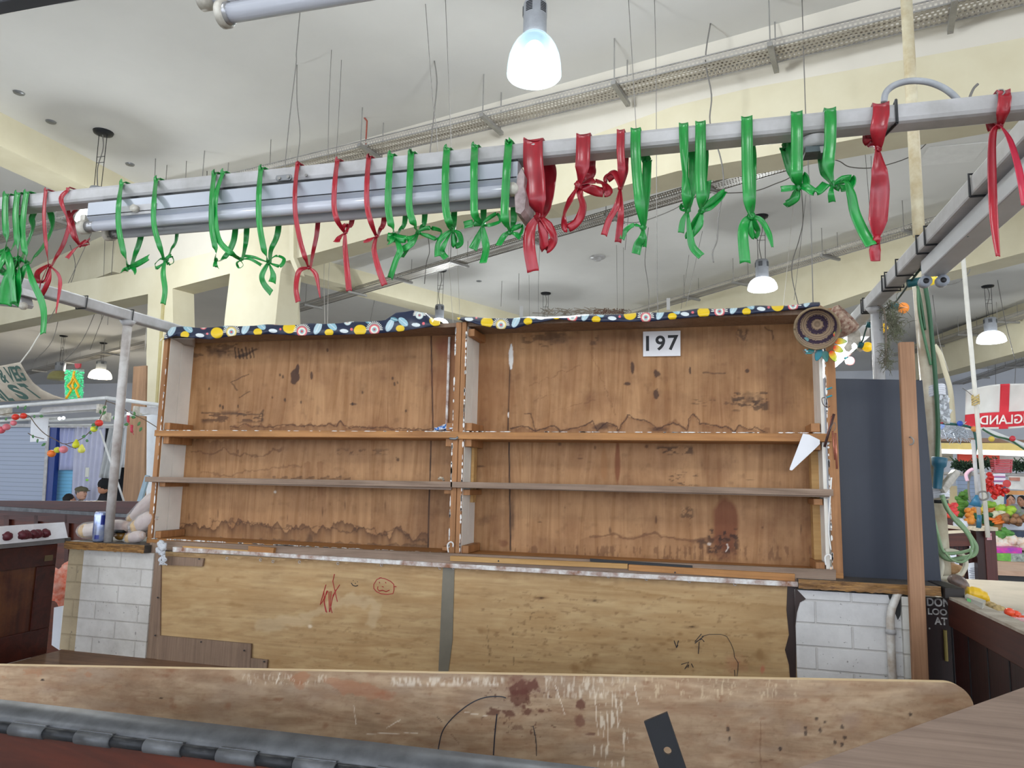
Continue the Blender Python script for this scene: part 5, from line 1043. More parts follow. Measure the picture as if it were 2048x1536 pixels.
ribbon(RD, (672, 336), 12, [(670, 360), (668, 410), (674, 440)], (690, 465), 'red ribbon, second right of the cream conduit, straight tail', [(704, 440), (696, 455)], [([(690, 495), (694, 540), (698, 581)], 13, [.5, .1, 0, .1]), ([(678, 476), (673, 483)], 15)], [([(688, 452), (697, 452)], 9)])
ribbon(RD, (735, 330), 12, [(734, 360), (734, 410), (742, 445)], (753, 472), 'red ribbon, rightmost over the fitting, tail slanting right', [(768, 440), (760, 460)], [([(748, 500), (758, 540), (769, 570)], 13, [.5, .1, 0, .1]), ([(738, 480), (727, 484)], 12, None, .3)])
ribbon(GR, (779, 323), 15, [(778, 350), (776, 410), (782, 450)], (789, 470), 'green ribbon right after the last red, with flat swallow tail', [(810, 440), (800, 460)], [([(800, 500), (792, 520), (780, 556)], 16), ([(782, 478), (776, 482)], 19)])
ribbon(GR, (820, 318), 15, [(820, 350), (818, 410), (826, 445)], (836, 465), 'green ribbon with the broad bow spreading left and right under the fitting', [(849, 440), (842, 455)], [([(815, 478), (790, 476), (776, 474)], 18), ([(822, 488), (800, 500), (796, 502)], 16)], [([(856, 456), (882, 462), (876, 478), (856, 472)], 9), ([(812, 500), (806, 512)], 7)])
ribbon(GR, (892, 310), 16, [(891, 340), (891, 410), (898, 445)], (905, 460), 'green ribbon tied in a full bow right of the broad bow', [(908, 440)], [([(890, 470), (876, 488), (874, 512)], 13), ([(888, 490), (884, 505), (892, 516)], 13)], [([(918, 468), (922, 486), (908, 490)], 12), ([(912, 478), (908, 490)], 8)])
ribbon(GR, (948, 305), 16, [(948, 330), (948, 400), (950, 430)], (965, 449), 'green ribbon with square left bow flap and twin long tails', [(967, 430)], [([(948, 446), (928, 450)], 18), ([(956, 475), (946, 498)], 18), ([(970, 480), (972, 500), (966, 525)], 17)], [([(978, 436), (994, 428), (1000, 442), (980, 450)], 8)])
ribbon(GR, (1016, 297), 17, [(1014, 330), (1010, 400), (1010, 440)], (1020, 464), 'green ribbon over the right end of the fluorescent fitting', [(1028, 425), (1026, 450)], [([(1008, 472), (997, 490)], 14), ([(1032, 470), (1040, 476)], 9)], [([(1030, 456), (1044, 452), (1040, 468)], 10)])
ribbon(RD, (1065, 292), 40, [(1066, 320), (1070, 360), (1072, 400)], (1078, 432), 'largest red ribbon, very wide, beside the end of the fitting', [(1094, 370), (1090, 410)], [([(1062, 455), (1058, 490), (1066, 542)], 24, [.5, .3, .1, 0])], [([(1096, 450), (1108, 478), (1090, 497), (1086, 460)], 20)], kw=.7)
ribbon(RD, (1166, 279), 28, [(1166, 300), (1164, 335)], (1158, 372), 'red ribbon with crinkled side bow and large hanging loop', [(1178, 345), (1168, 362)], [], [([(1140, 400), (1128, 430), (1132, 456), (1154, 444), (1166, 415), (1160, 390)], 17), ([(1182, 362), (1205, 366), (1216, 382), (1200, 384), (1180, 378)], 20)])
ribbon(RD, (1241, 268), 15, [(1241, 300), (1243, 340)], (1241, 376), 'narrow red ribbon right of the looped one, flap at left', [(1250, 345)], [([(1234, 410), (1218, 440), (1208, 470)], 14), ([(1242, 420), (1240, 450), (1236, 484)], 13)], [([(1228, 345), (1214, 350), (1214, 358), (1232, 350)], 16)])
ribbon(GR, (1271, 264), 19, [(1271, 300), (1274, 350), (1280, 410)], (1286, 455), 'green ribbon first right of the red ones with arching left tail', [(1294, 325), (1292, 380), (1288, 430)], [([(1268, 450), (1252, 460), (1244, 478)], 10), ([(1284, 475), (1276, 490), (1272, 507)], 17), ([(1290, 475), (1289, 494)], 8)])
ribbon(GR, (1367, 252), 17, [(1368, 290, .3), (1371, 350, .9), (1373, 395, 0)], (1375, 420), 'green ribbon, left of the close pair at centre right, dark curled knot', [(1386, 320), (1386, 370), (1380, 400)], [([(1366, 440), (1362, 465)], 12), ([(1380, 470), (1386, 495), (1402, 512)], 14)], [([(1366, 410), (1362, 418)], 9)])
ribbon(GR, (1401, 250), 19, [(1401, 290), (1401, 350), (1403, 395)], (1404, 420), 'green ribbon, right of the close pair, bow pointing up right', [(1408, 340)], [([(1410, 395), (1414, 362)], 17)], [([(1424, 402), (1448, 384), (1440, 396), (1420, 414)], 13), ([(1394, 440), (1380, 462), (1378, 474), (1398, 450)], 15)])
ribbon(GR, (1494, 238), 20, [(1494, 280), (1495, 340), (1498, 400)], (1502, 432), 'green ribbon with shiny knot and three strands above the dome lamp', [(1502, 340), (1503, 400)], [([(1490, 445), (1486, 470), (1490, 524)], 19, [.6, .3, .1, 0]), ([(1522, 440), (1538, 468), (1545, 494)], 11, None, .3)], [([(1508, 446), (1516, 464), (1508, 474), (1500, 456)], 12)])
ribbon(GR, (1594, 224), 20, [(1594, 260), (1594, 320), (1594, 350)], (1597, 374), 'green ribbon left of the socket, bow linked to its neighbour', [(1571, 295), (1582, 335), (1590, 355)], [([(1582, 376), (1562, 378)], 13), ([(1612, 374), (1632, 384), (1652, 368)], 17)], [([(1590, 388), (1578, 404), (1574, 408), (1592, 396)], 14), ([(1588, 360), (1606, 350), (1612, 368)], 14)])
ribbon(GR, (1661, 216), 20, [(1661, 250), (1660, 290), (1657, 330)], (1667, 369), 'green ribbon right of the socket with the longest trailing tail', [(1646, 320), (1650, 350)], [([(1690, 362), (1702, 388), (1710, 425), (1726, 462), (1742, 490)], 19, [.6, .9, .4, .2, .1, 0]), ([(1662, 385), (1664, 404)], 12)], [([(1684, 360), (1704, 358), (1700, 372), (1682, 376)], 15)])
t = ribbon(RD, (1763, 205), 27, [(1762, 230), (1757, 260)], (1756, 296), 'long hanging red ribbon gathered at the bottom, near the black tie', [(1740, 275), (1750, 290)], [([(1759, 340), (1760, 380), (1756, 440), (1752, 474)], 32, [.9, .15, 0, .1, .5], .35)], kw=.7)
MB().ball(atY(1753, 478, 1.40), .0075, .006, .008, 14, 9, bump=.5).build('knot', RD, t, True)
strip([atY(1753, 480, 1.4), atY(1750, 500, 1.4), atY(1751, 522, 1.4)], [.012, .02, .017], [.3, 0, .2]).build('tail', RD, t, True, solid=.0007)
ribbon(RD, (2009, 173), 20, [(2010, 195), (2006, 225)], (2000, 250), 'rightmost red ribbon, two thin tails falling apart', [(1984, 240), (1992, 248)], [([(1986, 268), (1984, 340), (1988, 440), (1996, 512)], 14, [.6, .1, 0, .1, .2], .5)], kw=.8)
strip([atY(2000, 250, 1.395), atY(2020, 280, 1.39), (atY(2038, 340, 1.39)), atY(2050, 410, 1.39)], [.006, .012, .013, .012], [.8, .4, .2, .1]).build('tail', PK, list(LOC)[-1] if False else [o for o in COL.objects if o.name.startswith('ribbon')][-1], True, solid=.0007)

# ------------------------------------------------------------------ dark blue board, post, poles at right
tag(MB().prism([atY(x, y, 2.8) for x, y in ((1664, 757), (1845, 760), (1883, 1165), (1680, 1157))], (0, .018, 0)).build('blue_board', M['blue_board'], None, bevel=.002), 'tall dark blue painted board standing right of the shelf units', 'board')
pt = thing('timber_post', 'raw pine post standing in front of the dark blue board', 'post', (.66, 2.6, ZBED))
A = [atY(x, y, 2.58) for x, y in ((1829, 1372), (1861, 1372), (1817, 683), (1800, 684))]
A[2] = atY(1819, 684, 2.58); dx = Vector((-.006, .055, 0))
lf = [atY(1829, 1372, 2.58), atY(1862, 1372, 2.58), atY(1819, 684, 2.58), atY(1796, 684, 2.58)]
lf = [Vector((v.x, 2.58, v.z)) for v in lf]; w_ = .045
x_b, x_t = lf[0].x-.004, lf[3].x+.004
MB().hexa([(x_b, 2.58, ZBED), (x_b+w_, 2.58, ZBED), (x_b+w_, 2.605, ZBED), (x_b, 2.605, ZBED), (x_t, 2.58, lf[3].z), (x_t+w_, 2.58, lf[3].z), (x_t+w_, 2.605, lf[3].z), (x_t, 2.605, lf[3].z)]).build('timber', M['post'], pt, bevel=.003)
c_ = atY(1820, 882, 2.578); MB().tube(spline([c_+Vector(v) for v in ((0, .003, .012), (0, -.012, .012), (.006, -.018, .002), (.004, -.014, -.01), (-.004, -.008, -.012))]), .0022, 8).build('cup_hook', M['galv'], pt, True)
po = thing('scaffold_pole', 'cream pole hanging from the ceiling, crossing behind the beam end', 'pole', atY(1838, 470, 3.9))
MB().tube([atY(1811, -30, 3.9), atY(1838, 472, 3.9)], .028, 14).build('tube', plain('cream_pole_paint', 'd5cdb2', .45, var=.15, scale=9, col2='b09c74'), po, True)
pb = thing('cabled_pole', 'cream pole wrapped with green cables beside the dark blue board', 'pole', atY(1884, 1180, 2.98))
MB().tube([atY(1889, 1180, 2.98), atY(1840, 565, 2.98)], .0265, 16).build('tube', plain('cream_pole_paint_near', 'd8d2bf', .4, var=.15, scale=9, col2='a8947a'), pb, True)
gc = plain('olive_green_cable', '4d7a56', .5, var=.1, scale=8); gd_ = plain('dark_green_cable', '2b5a3a', .5, var=.1, scale=8)
for i, L in enumerate(([(1836, 558), (1838, 620), (1852, 690), (1862, 730)], [(1848, 556), (1858, 620), (1866, 700), (1871, 760), (1876, 860), (1872, 960)], [(1831, 556), (1841, 600), (1850, 660)])):
    MB().tube(spline([atY(x, y, 2.94) for x, y in L]), .008 if i == 1 else .005, 8).build('green_cable', gd_ if i else gc, pb, True)
for i, (L, r) in enumerate((([(1884, 990), (1896, 1020), (1925, 1052), (1945, 1080), (1952, 1095), (1946, 1110), (1915, 1118), (1895, 1118), (1880, 1105), (1870, 1070), (1864, 1030)], .008), ([(1884, 995), (1905, 1035), (1930, 1062), (1943, 1085), (1940, 1100), (1900, 1107), (1885, 1100), (1876, 1070), (1868, 1040)], .0055), ([(1890, 1105), (1905, 1120), (1925, 1124), (1940, 1112), (1942, 1098)], .004))):
    MB().tube(spline([atY(x, y, 2.93-.02*i) for x, y in L], 7), r, 10).build('cable_loop', plain('sage_green_cable', '7c9a72', .5, var=.12, scale=20), pb, True)
mb = MB(); mb.lathe(atY(1876, 905, 2.9)+Vector((0, 0, -.055)), [(.014, -.075), (.016, 0), (.023, .008), (.026, .036), (.023, .038), (0, .038)], 18, axis=(.12, 0, 1)); o = mb.build('plug', plain('teal_plug', '1f5a70', .4, var=.1), pb, True); o['label'] = 'teal industrial plug'
mb = MB(); mb.prism([atY(x, y, 2.9) for x, y in ((1884, 975), (1912, 938), (1921, 944), (1920, 950), (1893, 986), (1890, 986))], (0, .05, 0)); mb.build('socket_box', M['hold'], pb, bevel=.003)
for cx, cy, a in ((1869, 786, .038), (1876, 988, .04)):
    rd = random.Random(int(cx)); mb = MB()
    c_ = atY(cx, cy, 2.98)
    for k in range(5): mb.tube([c_+Vector((math.cos(q*PI/6)*(.031+.003*rd.random()), math.sin(q*PI/6)*(.031+.003*rd.random()), -.016+k*.008+.012*math.cos(q*PI/6+1))) for q in range(13)], .006, 6)
    mb.build('plastic_wrap', plain('white_plastic_wrap', 'dcdee6', .3, var=.08, scale=30), pb, True)
c_ = atY(1878, 1003, 2.98); MB().tube([c_-Vector((0, 0, .006)), c_+Vector((0, 0, .006))], .03, 16).build('black_tape', M['black'], pb, True)
mb = MB(); c_ = atY(1886, 815, 2.97); rd = random.Random(5)
for k in range(26): mb.ball(c_+Vector((rd.uniform(-.022, .022), rd.uniform(-.02, .02), rd.uniform(-.05, .04))), rd.uniform(.006, .013), None, None, 7, 5, bump=.7)
mb.build('crumpled_plastic', plain('clear_crumpled_plastic', 'e3e8ee', .15, var=.05, alpha=.75), pb)
tp = thing('thin_pole', 'slim white upright pole in front of the flag', 'pole', atY(1976, 1075, 5.0))
MB().tube([atY(1976, 1075, 5.0), atY(1922, 470, 5.0)], .013, 10).build('tube', plain('white_pole_paint', 'dfdcd2', .4, var=.1, scale=10), tp, True)
mb = MB(); c_ = atY(1951, 800, 4.98); rd = random.Random(3)
for k in range(7): mb.tube([c_+Vector((math.cos(q*PI/4)*.02, math.sin(q*PI/4)*.02, (k-3)*.008+.01*math.sin(q+k))) for q in range(9)], .004, 5)
mb.build('twine_knot', plain('straw_twine', 'c9b277', .8, var=.1), tp, True)
tp2 = thing('thin_pole', 'shorter slim pole with hose left of the flag pole', 'pole', atY(1960, 1057, 5.05)); MB().tube([atY(1960, 1057, 5.05), atY(1946, 880, 4.9)], .011, 10).build('tube', M['white_metal'], tp2, True)
MB().tube(spline([atY(x, y, 4.88) for x, y in ((1943, 940), (1937, 968), (1940, 1000), (1950, 1012))]), .006, 8).build('hose', M['wire'], tp2, True)
MB().tube(spline([atY(x, y, 4.88) for x, y in ((1952, 1000), (1958, 985), (1972, 984), (1976, 995), (1966, 1000), (1955, 995))]), .005, 8).build('hose', M['wire'], tp2, True)
mb = MB(); mb.tube([atY(1950, 1012, 4.88), atY(1954, 990, 4.88)], [.035, .008], 10).build('plug', plain('blue_plug', '2a6a8c', .4), tp2, True)
mb = MB(); mb.tube([atY(1957, 1056, 4.88), atY(1959, 1030, 4.88)], .013, 10).build('lower_plug', plain('blue_plug_low', '1f5a74', .4), tp2, True)

# ------------------------------------------------------------------ string of coloured bulbs along the right beam
sl = thing('string_lights', 'string of coloured globe bulbs in teal sockets along the right side beam', 'string lights', atY(1860, 557, 2.2))
sock = plain('teal_socket_rubber', '1d5f66', .45, var=.1)
bulbs = [((1962, 456), (1940, 462), 1.88, 13, '3f9f94'), ((1886, 531), (1850, 534), 2.3, 10, 'e8c51c'), ((1861, 558), (1822, 566), 2.45, 11.5, 'e8cb2e'), ((1806, 616), (1786, 612), 2.95, 10, 'e58a3a'), ((1766, 656), (1738, 650), 3.25, 8.5, 'f0bd18'), ((1735, 694), (1722, 690), 3.3, 9, 'f3c51a'), ((1700, 722), (1694, 716), 3.6, 8, 'eba0a0')]
pts = []
for (bx, by), (sx, sy), Y_, r, c in bulbs:
    b0 = atY(bx, by, Y_); s0 = atY(sx, sy, Y_); R_ = r*Y_*1.0/1430/.96; d = (b0-s0).normalized()
    o = MB().ball(b0, R_, n=18, m=12).build('bulb', plain('bulb_'+c, c, .12, var=0, spec=.8, emit=.25, ecol=c), sl, True)
    MB().tube([s0-d*.01, b0-d*R_*.75], [.013, .0125], 12).build('socket', sock, sl, True); pts.append(s0+Vector((0, 0, .006)))
MB().tube(spline([atX(2046, 385, .71)]+pts, 5), .0035, 6).build('cable', plain('dark_green_flex', '143d33', .5, var=0), sl, True)
lb = atY(72, 592, 2.1); t = thing('globe_bulb', 'teal globe bulb behind the long green ribbon tail at left', 'bulb', lb)
MB().ball(lb, .017, n=16, m=10).build('bulb', plain('teal_bulb', '7fb5ac', .12, var=0), t, True); MB().tube([lb+Vector((.012, 0, .0)), lb+Vector((.03, 0, .004))], .011, 10).build('socket', sock, t, True)

# ------------------------------------------------------------------ hanging ornaments at the right end of the shelf
t = thing('straw_basket', 'shallow round straw basket with dark purple bands, hung by the shelf corner', 'basket', atY(1634, 652, 2.66))
c_ = atY(1634, 655, 2.66); ax = Vector((-.2, -1.0, -.42)).normalized(); R_ = .073
straw = newmat('banded_straw'); m, nt, b = straw; co = objco(nt)
ln = N(nt, 'ShaderNodeVectorMath', operation='LENGTH'); mp = mapping(nt, co, (1, 1, 1)); nt.links.new(mp, ln.inputs[0])
wv = N(nt, 'ShaderNodeTexWave'); wv.wave_type = 'RINGS'; wv.rings_direction = 'SPHERICAL'; wv.inputs['Scale'].default_value = 13; wv.inputs['Distortion'].default_value = 1.5; wv.inputs['Detail Scale'].default_value = 20; nt.links.new(co, wv.inputs[0])
f2 = N(nt, 'ShaderNodeTexWave'); f2.wave_type = 'RINGS'; f2.rings_direction = 'SPHERICAL'; f2.inputs['Scale'].default_value = 60; nt.links.new(co, f2.inputs[0])
cc = mixc(nt, ramp(nt, wv.outputs[1], [(.62, 0), (.7, 1)]), hexc('a38c74'), hexc('3a2a42')); cc = mixc(nt, ramp(nt, f2.outputs[1], [(0, .45), (.6, 0)]), cc, hexc('4b3a30'))
nt.links.new(cc, b.inputs['Base Color']); b.inputs['Roughness'].default_value = .85; bump(nt, b, f2.outputs[1], .6, .003)
M['straw'] = m
MB().lathe(c_-ax*.03, [(.0, 0), (R_*.35, .001), (R_*.62, .008), (R_*.82, .02), (R_*.96, .036), (R_, .046)], 40, axis=ax).build('bowl', M['straw'], t, True, solid=.005)
rimc = c_-ax*.03+ax*.046; a1 = ax.cross(Vector((0, 0, 1))).normalized(); a2 = ax.cross(a1)
MB().tube([rimc+(a1*math.cos(k*PI/24)+a2*math.sin(k*PI/24))*R_ for k in range(49)], .0042, 8).build('rim', plain('straw_rim', '9a8568', .8, var=.2, scale=60), t, True)
t = thing('wicker_cone', 'reddish-brown woven cone basket beside the straw one', 'basket', atY(1690, 630, 2.72))
wick = plain('reddish_wicker', '8b5a4c', .8, var=.5, scale=70, col2='d3bfa8', bmp=.8)
p0 = atY(1672, 652, 2.74); p1 = atY(1698, 622, 2.68); d = Vector((.9, -.45, .75)).normalized()
MB().lathe(p0-d*.03, [(.004, -.02), (.03, 0), (.048, .03), (.056, .07), (.05, .085)], 26, axis=d).build('woven_body', wick, t, True, solid=.004)
t = thing('wooden_ring', 'small bundle of bent cane tied at the shelf top corner', 'ornament', atY(1645, 615, 2.68))
cane = plain('pale_cane', '9a7658', .6, var=.15, scale=40)
for k in range(3): MB().tube(spline([atY(1664, 624+k*3, 2.68), atY(1650, 617+k*2, 2.67), atY(1640, 612+k, 2.67), atY(1638, 618, 2.67), atY(1643, 622, 2.68)]), .0022, 6).build('cane', cane, t, True)
sc = thing('glass_flowers', 'suncatcher flowers of teal and green glass petals under the straw basket', 'ornament', atY(1650, 700, 2.68))
def petal(cx, cy, L, W, a, c, Yp=2.69, c2=None):
    P = []; a = math.radians(a)
    for k in range(16):
        q = 2*PI*k/16; u = math.cos(q); v = math.sin(q)*(1-.35*u); x = (u+1)/2*L; y = v*W/2
        P.append((cx+x*math.cos(a)-y*math.sin(a), cy+x*math.sin(a)+y*math.cos(a)))
    m_ = plain('glass_'+c, c, .12, var=0, alpha=.88, spec=.8)
    if c2:
        nt = m_.node_tree; b = nt.nodes['Principled BSDF']
        g = N(nt, 'ShaderNodeTexCoord'); gr = N(nt, 'ShaderNodeVectorMath', operation='DISTANCE'); nt.links.new(g.outputs['Object'], gr.inputs[0]); gr.inputs[1].default_value = atY(cx, cy, Yp)-LOC[sc]
        mp = N(nt, 'ShaderNodeMath', operation='MULTIPLY'); mp.inputs[1].default_value = 1/(L*PXM*1.95); nt.links.new(gr.outputs['Value'], mp.inputs[0])
        nt.links.new(ramp(nt, mp.outputs[0], [(.1, hexc('e8401c')), (.45, hexc('ecd320') if c2 == 'y' else hexc('6fca3c')), (.9, hexc(c))]), b.inputs['Base Color'])
    MB().prism([atY(x, y, Yp) for x, y in P], (0, .002, 0)).build('petal', m_, sc)
    MB().tube([atY(x, y, Yp+.001) for x, y in P+[P[0]]], .0011, 5).build('petal_wire', M['dark_metal'] if not c2 else M['dark_metal'], sc)
for a in ((1618, 680, 17, 9, 185, '2f7f80'), (1628, 700, 18, 10, 160, '3a8f90'), (1641, 698, 25, 14, 110, '2f8a9a'), (1649, 702, 22, 13, 78, '4f8f8a'), (1640, 686, 20, 9, 10, '1f5f78')): petal(*a, 2.69)
for a, k in (((1668, 682, 26, 12, 2, '2fae8a'), 'y'), ((1667, 694, 21, 13, 25, '6cc52f'), 'y'), ((1661, 702, 24, 13, 62, '8bd23a'), 'y'), ((1667, 672, 20, 10, -40, '28a37f'), 'g')): petal(*a, 2.66, k)
MB().tube(spline([atY(x, y, 2.69) for x, y in ((1634, 690), (1632, 705), (1612, 702), (1606, 700), (1609, 706), (1614, 710))]), .0012, 5).build('wire', M['wire'], sc, True)
for x, y in ((1614, 703), (1611, 700)): MB().ball(atY(x, y, 2.688), .004, n=10, m=7).build('glass_bead', plain('pale_blue_bead', '9fd3e0', .1, var=0), sc, True)
t = thing('air_plant', 'tufts of grey-green dried air plant hanging on the near pole', 'plant', atY(1790, 650, 2.82))
mb = MB(); rd = random.Random(11)
for cx, cy, s_, n_, Yc in ((1782, 622, 30, 130, 2.8), (1793, 660, 26, 120, 2.8), (1774, 720, 20, 90, 2.8), (1786, 640, 30, 90, 2.82), (1776, 690, 10, 30, 2.8)):
    for k in range(n_):
        c_ = atY(cx+rd.gauss(0, s_*.3), cy+rd.gauss(0, s_*.45), Yc); a = rd.uniform(0, 2*PI); l = rd.uniform(.012, .035)
        mb.tube([c_, c_+Vector((math.cos(a)*l*.6, rd.uniform(-.5, .5)*l, math.sin(a)*l*.6)), c_+Vector((math.cos(a)*l, rd.uniform(-.6, .6)*l, math.sin(a)*l-.004))], [.0011, .0009, .0004], 4, False)
o = mb.build('leaf_tufts', plain('grey_green_leaves', '7c8068', .8, var=.2, scale=30, col2='57503f'), t); o['kind'] = 'stuff'
MB().tube(spline([atY(x, y, 2.8) for x, y in ((1738, 590), (1750, 606), (1768, 622), (1772, 680), (1770, 730))]), .0035, 6).build('cord', plain('grey_brown_cord', '84796d', .8, var=.2), t, True)
# white paper wedge and blue bag on the shelves
t = tag(MB().prism([atY(x, y, 2.72) for x, y in ((1606, 867), (1618, 869), (1640, 880), (1640, 888), (1628, 900), (1584, 941), (1579, 940), (1580, 935))], (0, .003, 0)).build('paper_wedge', plain('white_card', 'e9eaee', .6, var=.04, scale=10), None, bevel=.001), 'white pointed card stuck to the right end of the upper shelf', 'card')
mb = MB(); rd = random.Random(2)
mb.grid(lambda u, v: (lambda p: p+Vector((0, .02*mnoise.noise(Vector((u*4, v*4, 2))), 0)))(atY(869+u*40, 862-v*(7+9*u)+2*math.sin(u*9)*v, 2.79-.03*math.sin(v*3))), 24, 12)
bb, nt, b = newmat('blue_white_bag'); v_ = mapping(nt, objco(nt), (30, 30, 90), (0, .9, 0)); f_ = noise(nt, v_, 1, 3, .5, 2)
nt.links.new(mixc(nt, ramp(nt, f_, [(.47, 0), (.5, 1)]), hexc('e6edf6'), hexc('1c6fc4')), b.inputs['Base Color']); b.inputs['Roughness'].default_value = .25
tag(mb.build('plastic_bag', bb, None, True, solid=.004), 'crumpled blue and white plastic bag on the left unit, upper shelf', 'bag')
mb = MB(); rd = random.Random(4)
for k in range(7): mb.ball(atY(883+rd.uniform(-5, 5), 958+rd.uniform(-3, 3), 2.74), .005, None, None, 7, 5, bump=.8)
tag(mb.build('paper_scrap', plain('scrap_paper', 'cdbfa8', .8, var=.5, scale=80, col2='3f3028'), None), 'tiny crumpled scrap on the grey middle shelf near the divider', 'litter')
# copper tubes and dark cane on the right stile
t = thing('wind_chime', 'wind chime of copper tubes and dark cane on the right stile of the shelf', 'wind chime', atY(1668, 850, 2.68))
cop = plain('copper_tube', 'b8735e', .35, .5, var=.1); dkc = plain('dark_cane', '4a2f2a', .5, var=.2, scale=20)
for a, b_, r, m_ in (((1671, 866), (1674, 938), .0035, cop), ((1665, 862), (1670, 920), .003, cop), ((1668, 828), (1649, 894), .0045, dkc), ((1664, 832), (1652, 880), .0025, cop)): MB().tube([atY(*a, 2.69), atY(*b_, 2.69)], r, 8).build('chime_rod', m_, t, True)
MB().tube(spline([atY(x, y, 2.69) for x, y in ((1650, 795), (1644, 797), (1646, 808), (1654, 815), (1660, 812))]), .0014, 6).build('wire_loop', dkc, t, True)
MB().tube(spline([atY(x, y, 2.685) for x, y in ((1660, 858), (1668, 845), (1672, 852), (1668, 862))]), .001, 5).build('wire_loop', M['wire'], t, True)
for y in (777, 793): MB().tube([atY(1653, y+2, 2.69), atY(1664, y-2, 2.69)], .0028, 8).build('teal_wrap', plain('teal_cord', '2a95a8', .4), t, True)
# dried fronds and screws on top of the units
t = thing('dried_fronds', 'dried grass and seed heads lying on top of the right shelf unit', 'plant', atY(1200, 628, 2.85)); mb = MB(); rd = random.Random(8)
for k in range(60):
    x = rd.choice((rd.uniform(1090, 1180), rd.uniform(1170, 1250))); y = 630
    mb.tube(spline([atY(x, y, 2.85), atY(x+rd.uniform(-14, 14), y-rd.uniform(3, 10), 2.85), atY(x+rd.uniform(-36, 10), y-rd.uniform(4, 16), 2.85)], 3), .0014, 4)
mb.build('frond', plain('dried_grass', '8d8272', .8, var=.3), t)['kind'] = 'stuff'
mb = MB()
for k in range(150): mb.ball(atY(rd.uniform(1188, 1248), 627-abs(rd.gauss(0, 4)), 2.85), .0028, None, None, 5, 4)
mb.build('seed_heads', plain('seed_brown', '6a4f40', .8, var=.3), t)['kind'] = 'stuff'
for px_, py_, lb in ((1043, 622, 'small steel bracket standing on the left part of the right oilcloth'), (1337, 606, 'small pale hook plate standing above the yellow lemon of the right cloth')):
    tag(MB().prism([atY(x+px_, y+py_, 2.8) for x, y in ((-4, -10), (3, -10), (3, 14), (-4, 14))], (0, .002, 0)).build('steel_bracket', M['galv'], None), lb, 'bracket')
# tied white bag beside the left pier
t = thing('knotted_bag', 'small knotted white plastic bag hanging at the left end of the counter', 'bag', atY(323, 1105, 2.63)); pw = plain('white_thin_plastic', 'd9dce2', .25, var=.1, scale=60, bmp=.6)
mb = MB()
for x, y, r in ((322, 1087, .014), (326, 1093, .018), (320, 1100, .016), (325, 1105, .014), (327, 1113, .009)): mb.ball(atY(x, y, 2.63), r, r*.8, r, 14, 9, bump=.7)
mb.build('bundle', pw, t, True)
mb = MB(); rd = random.Random(9)
for k in range(9): mb.tube(spline([atY(325, 1112, 2.63), atY(325+rd.uniform(-8, 10), 1120, 2.625), atY(325+rd.uniform(-8, 12), 1130, 2.63)], 4), .003, 5)
mb.build('loose_end', pw, t, True)
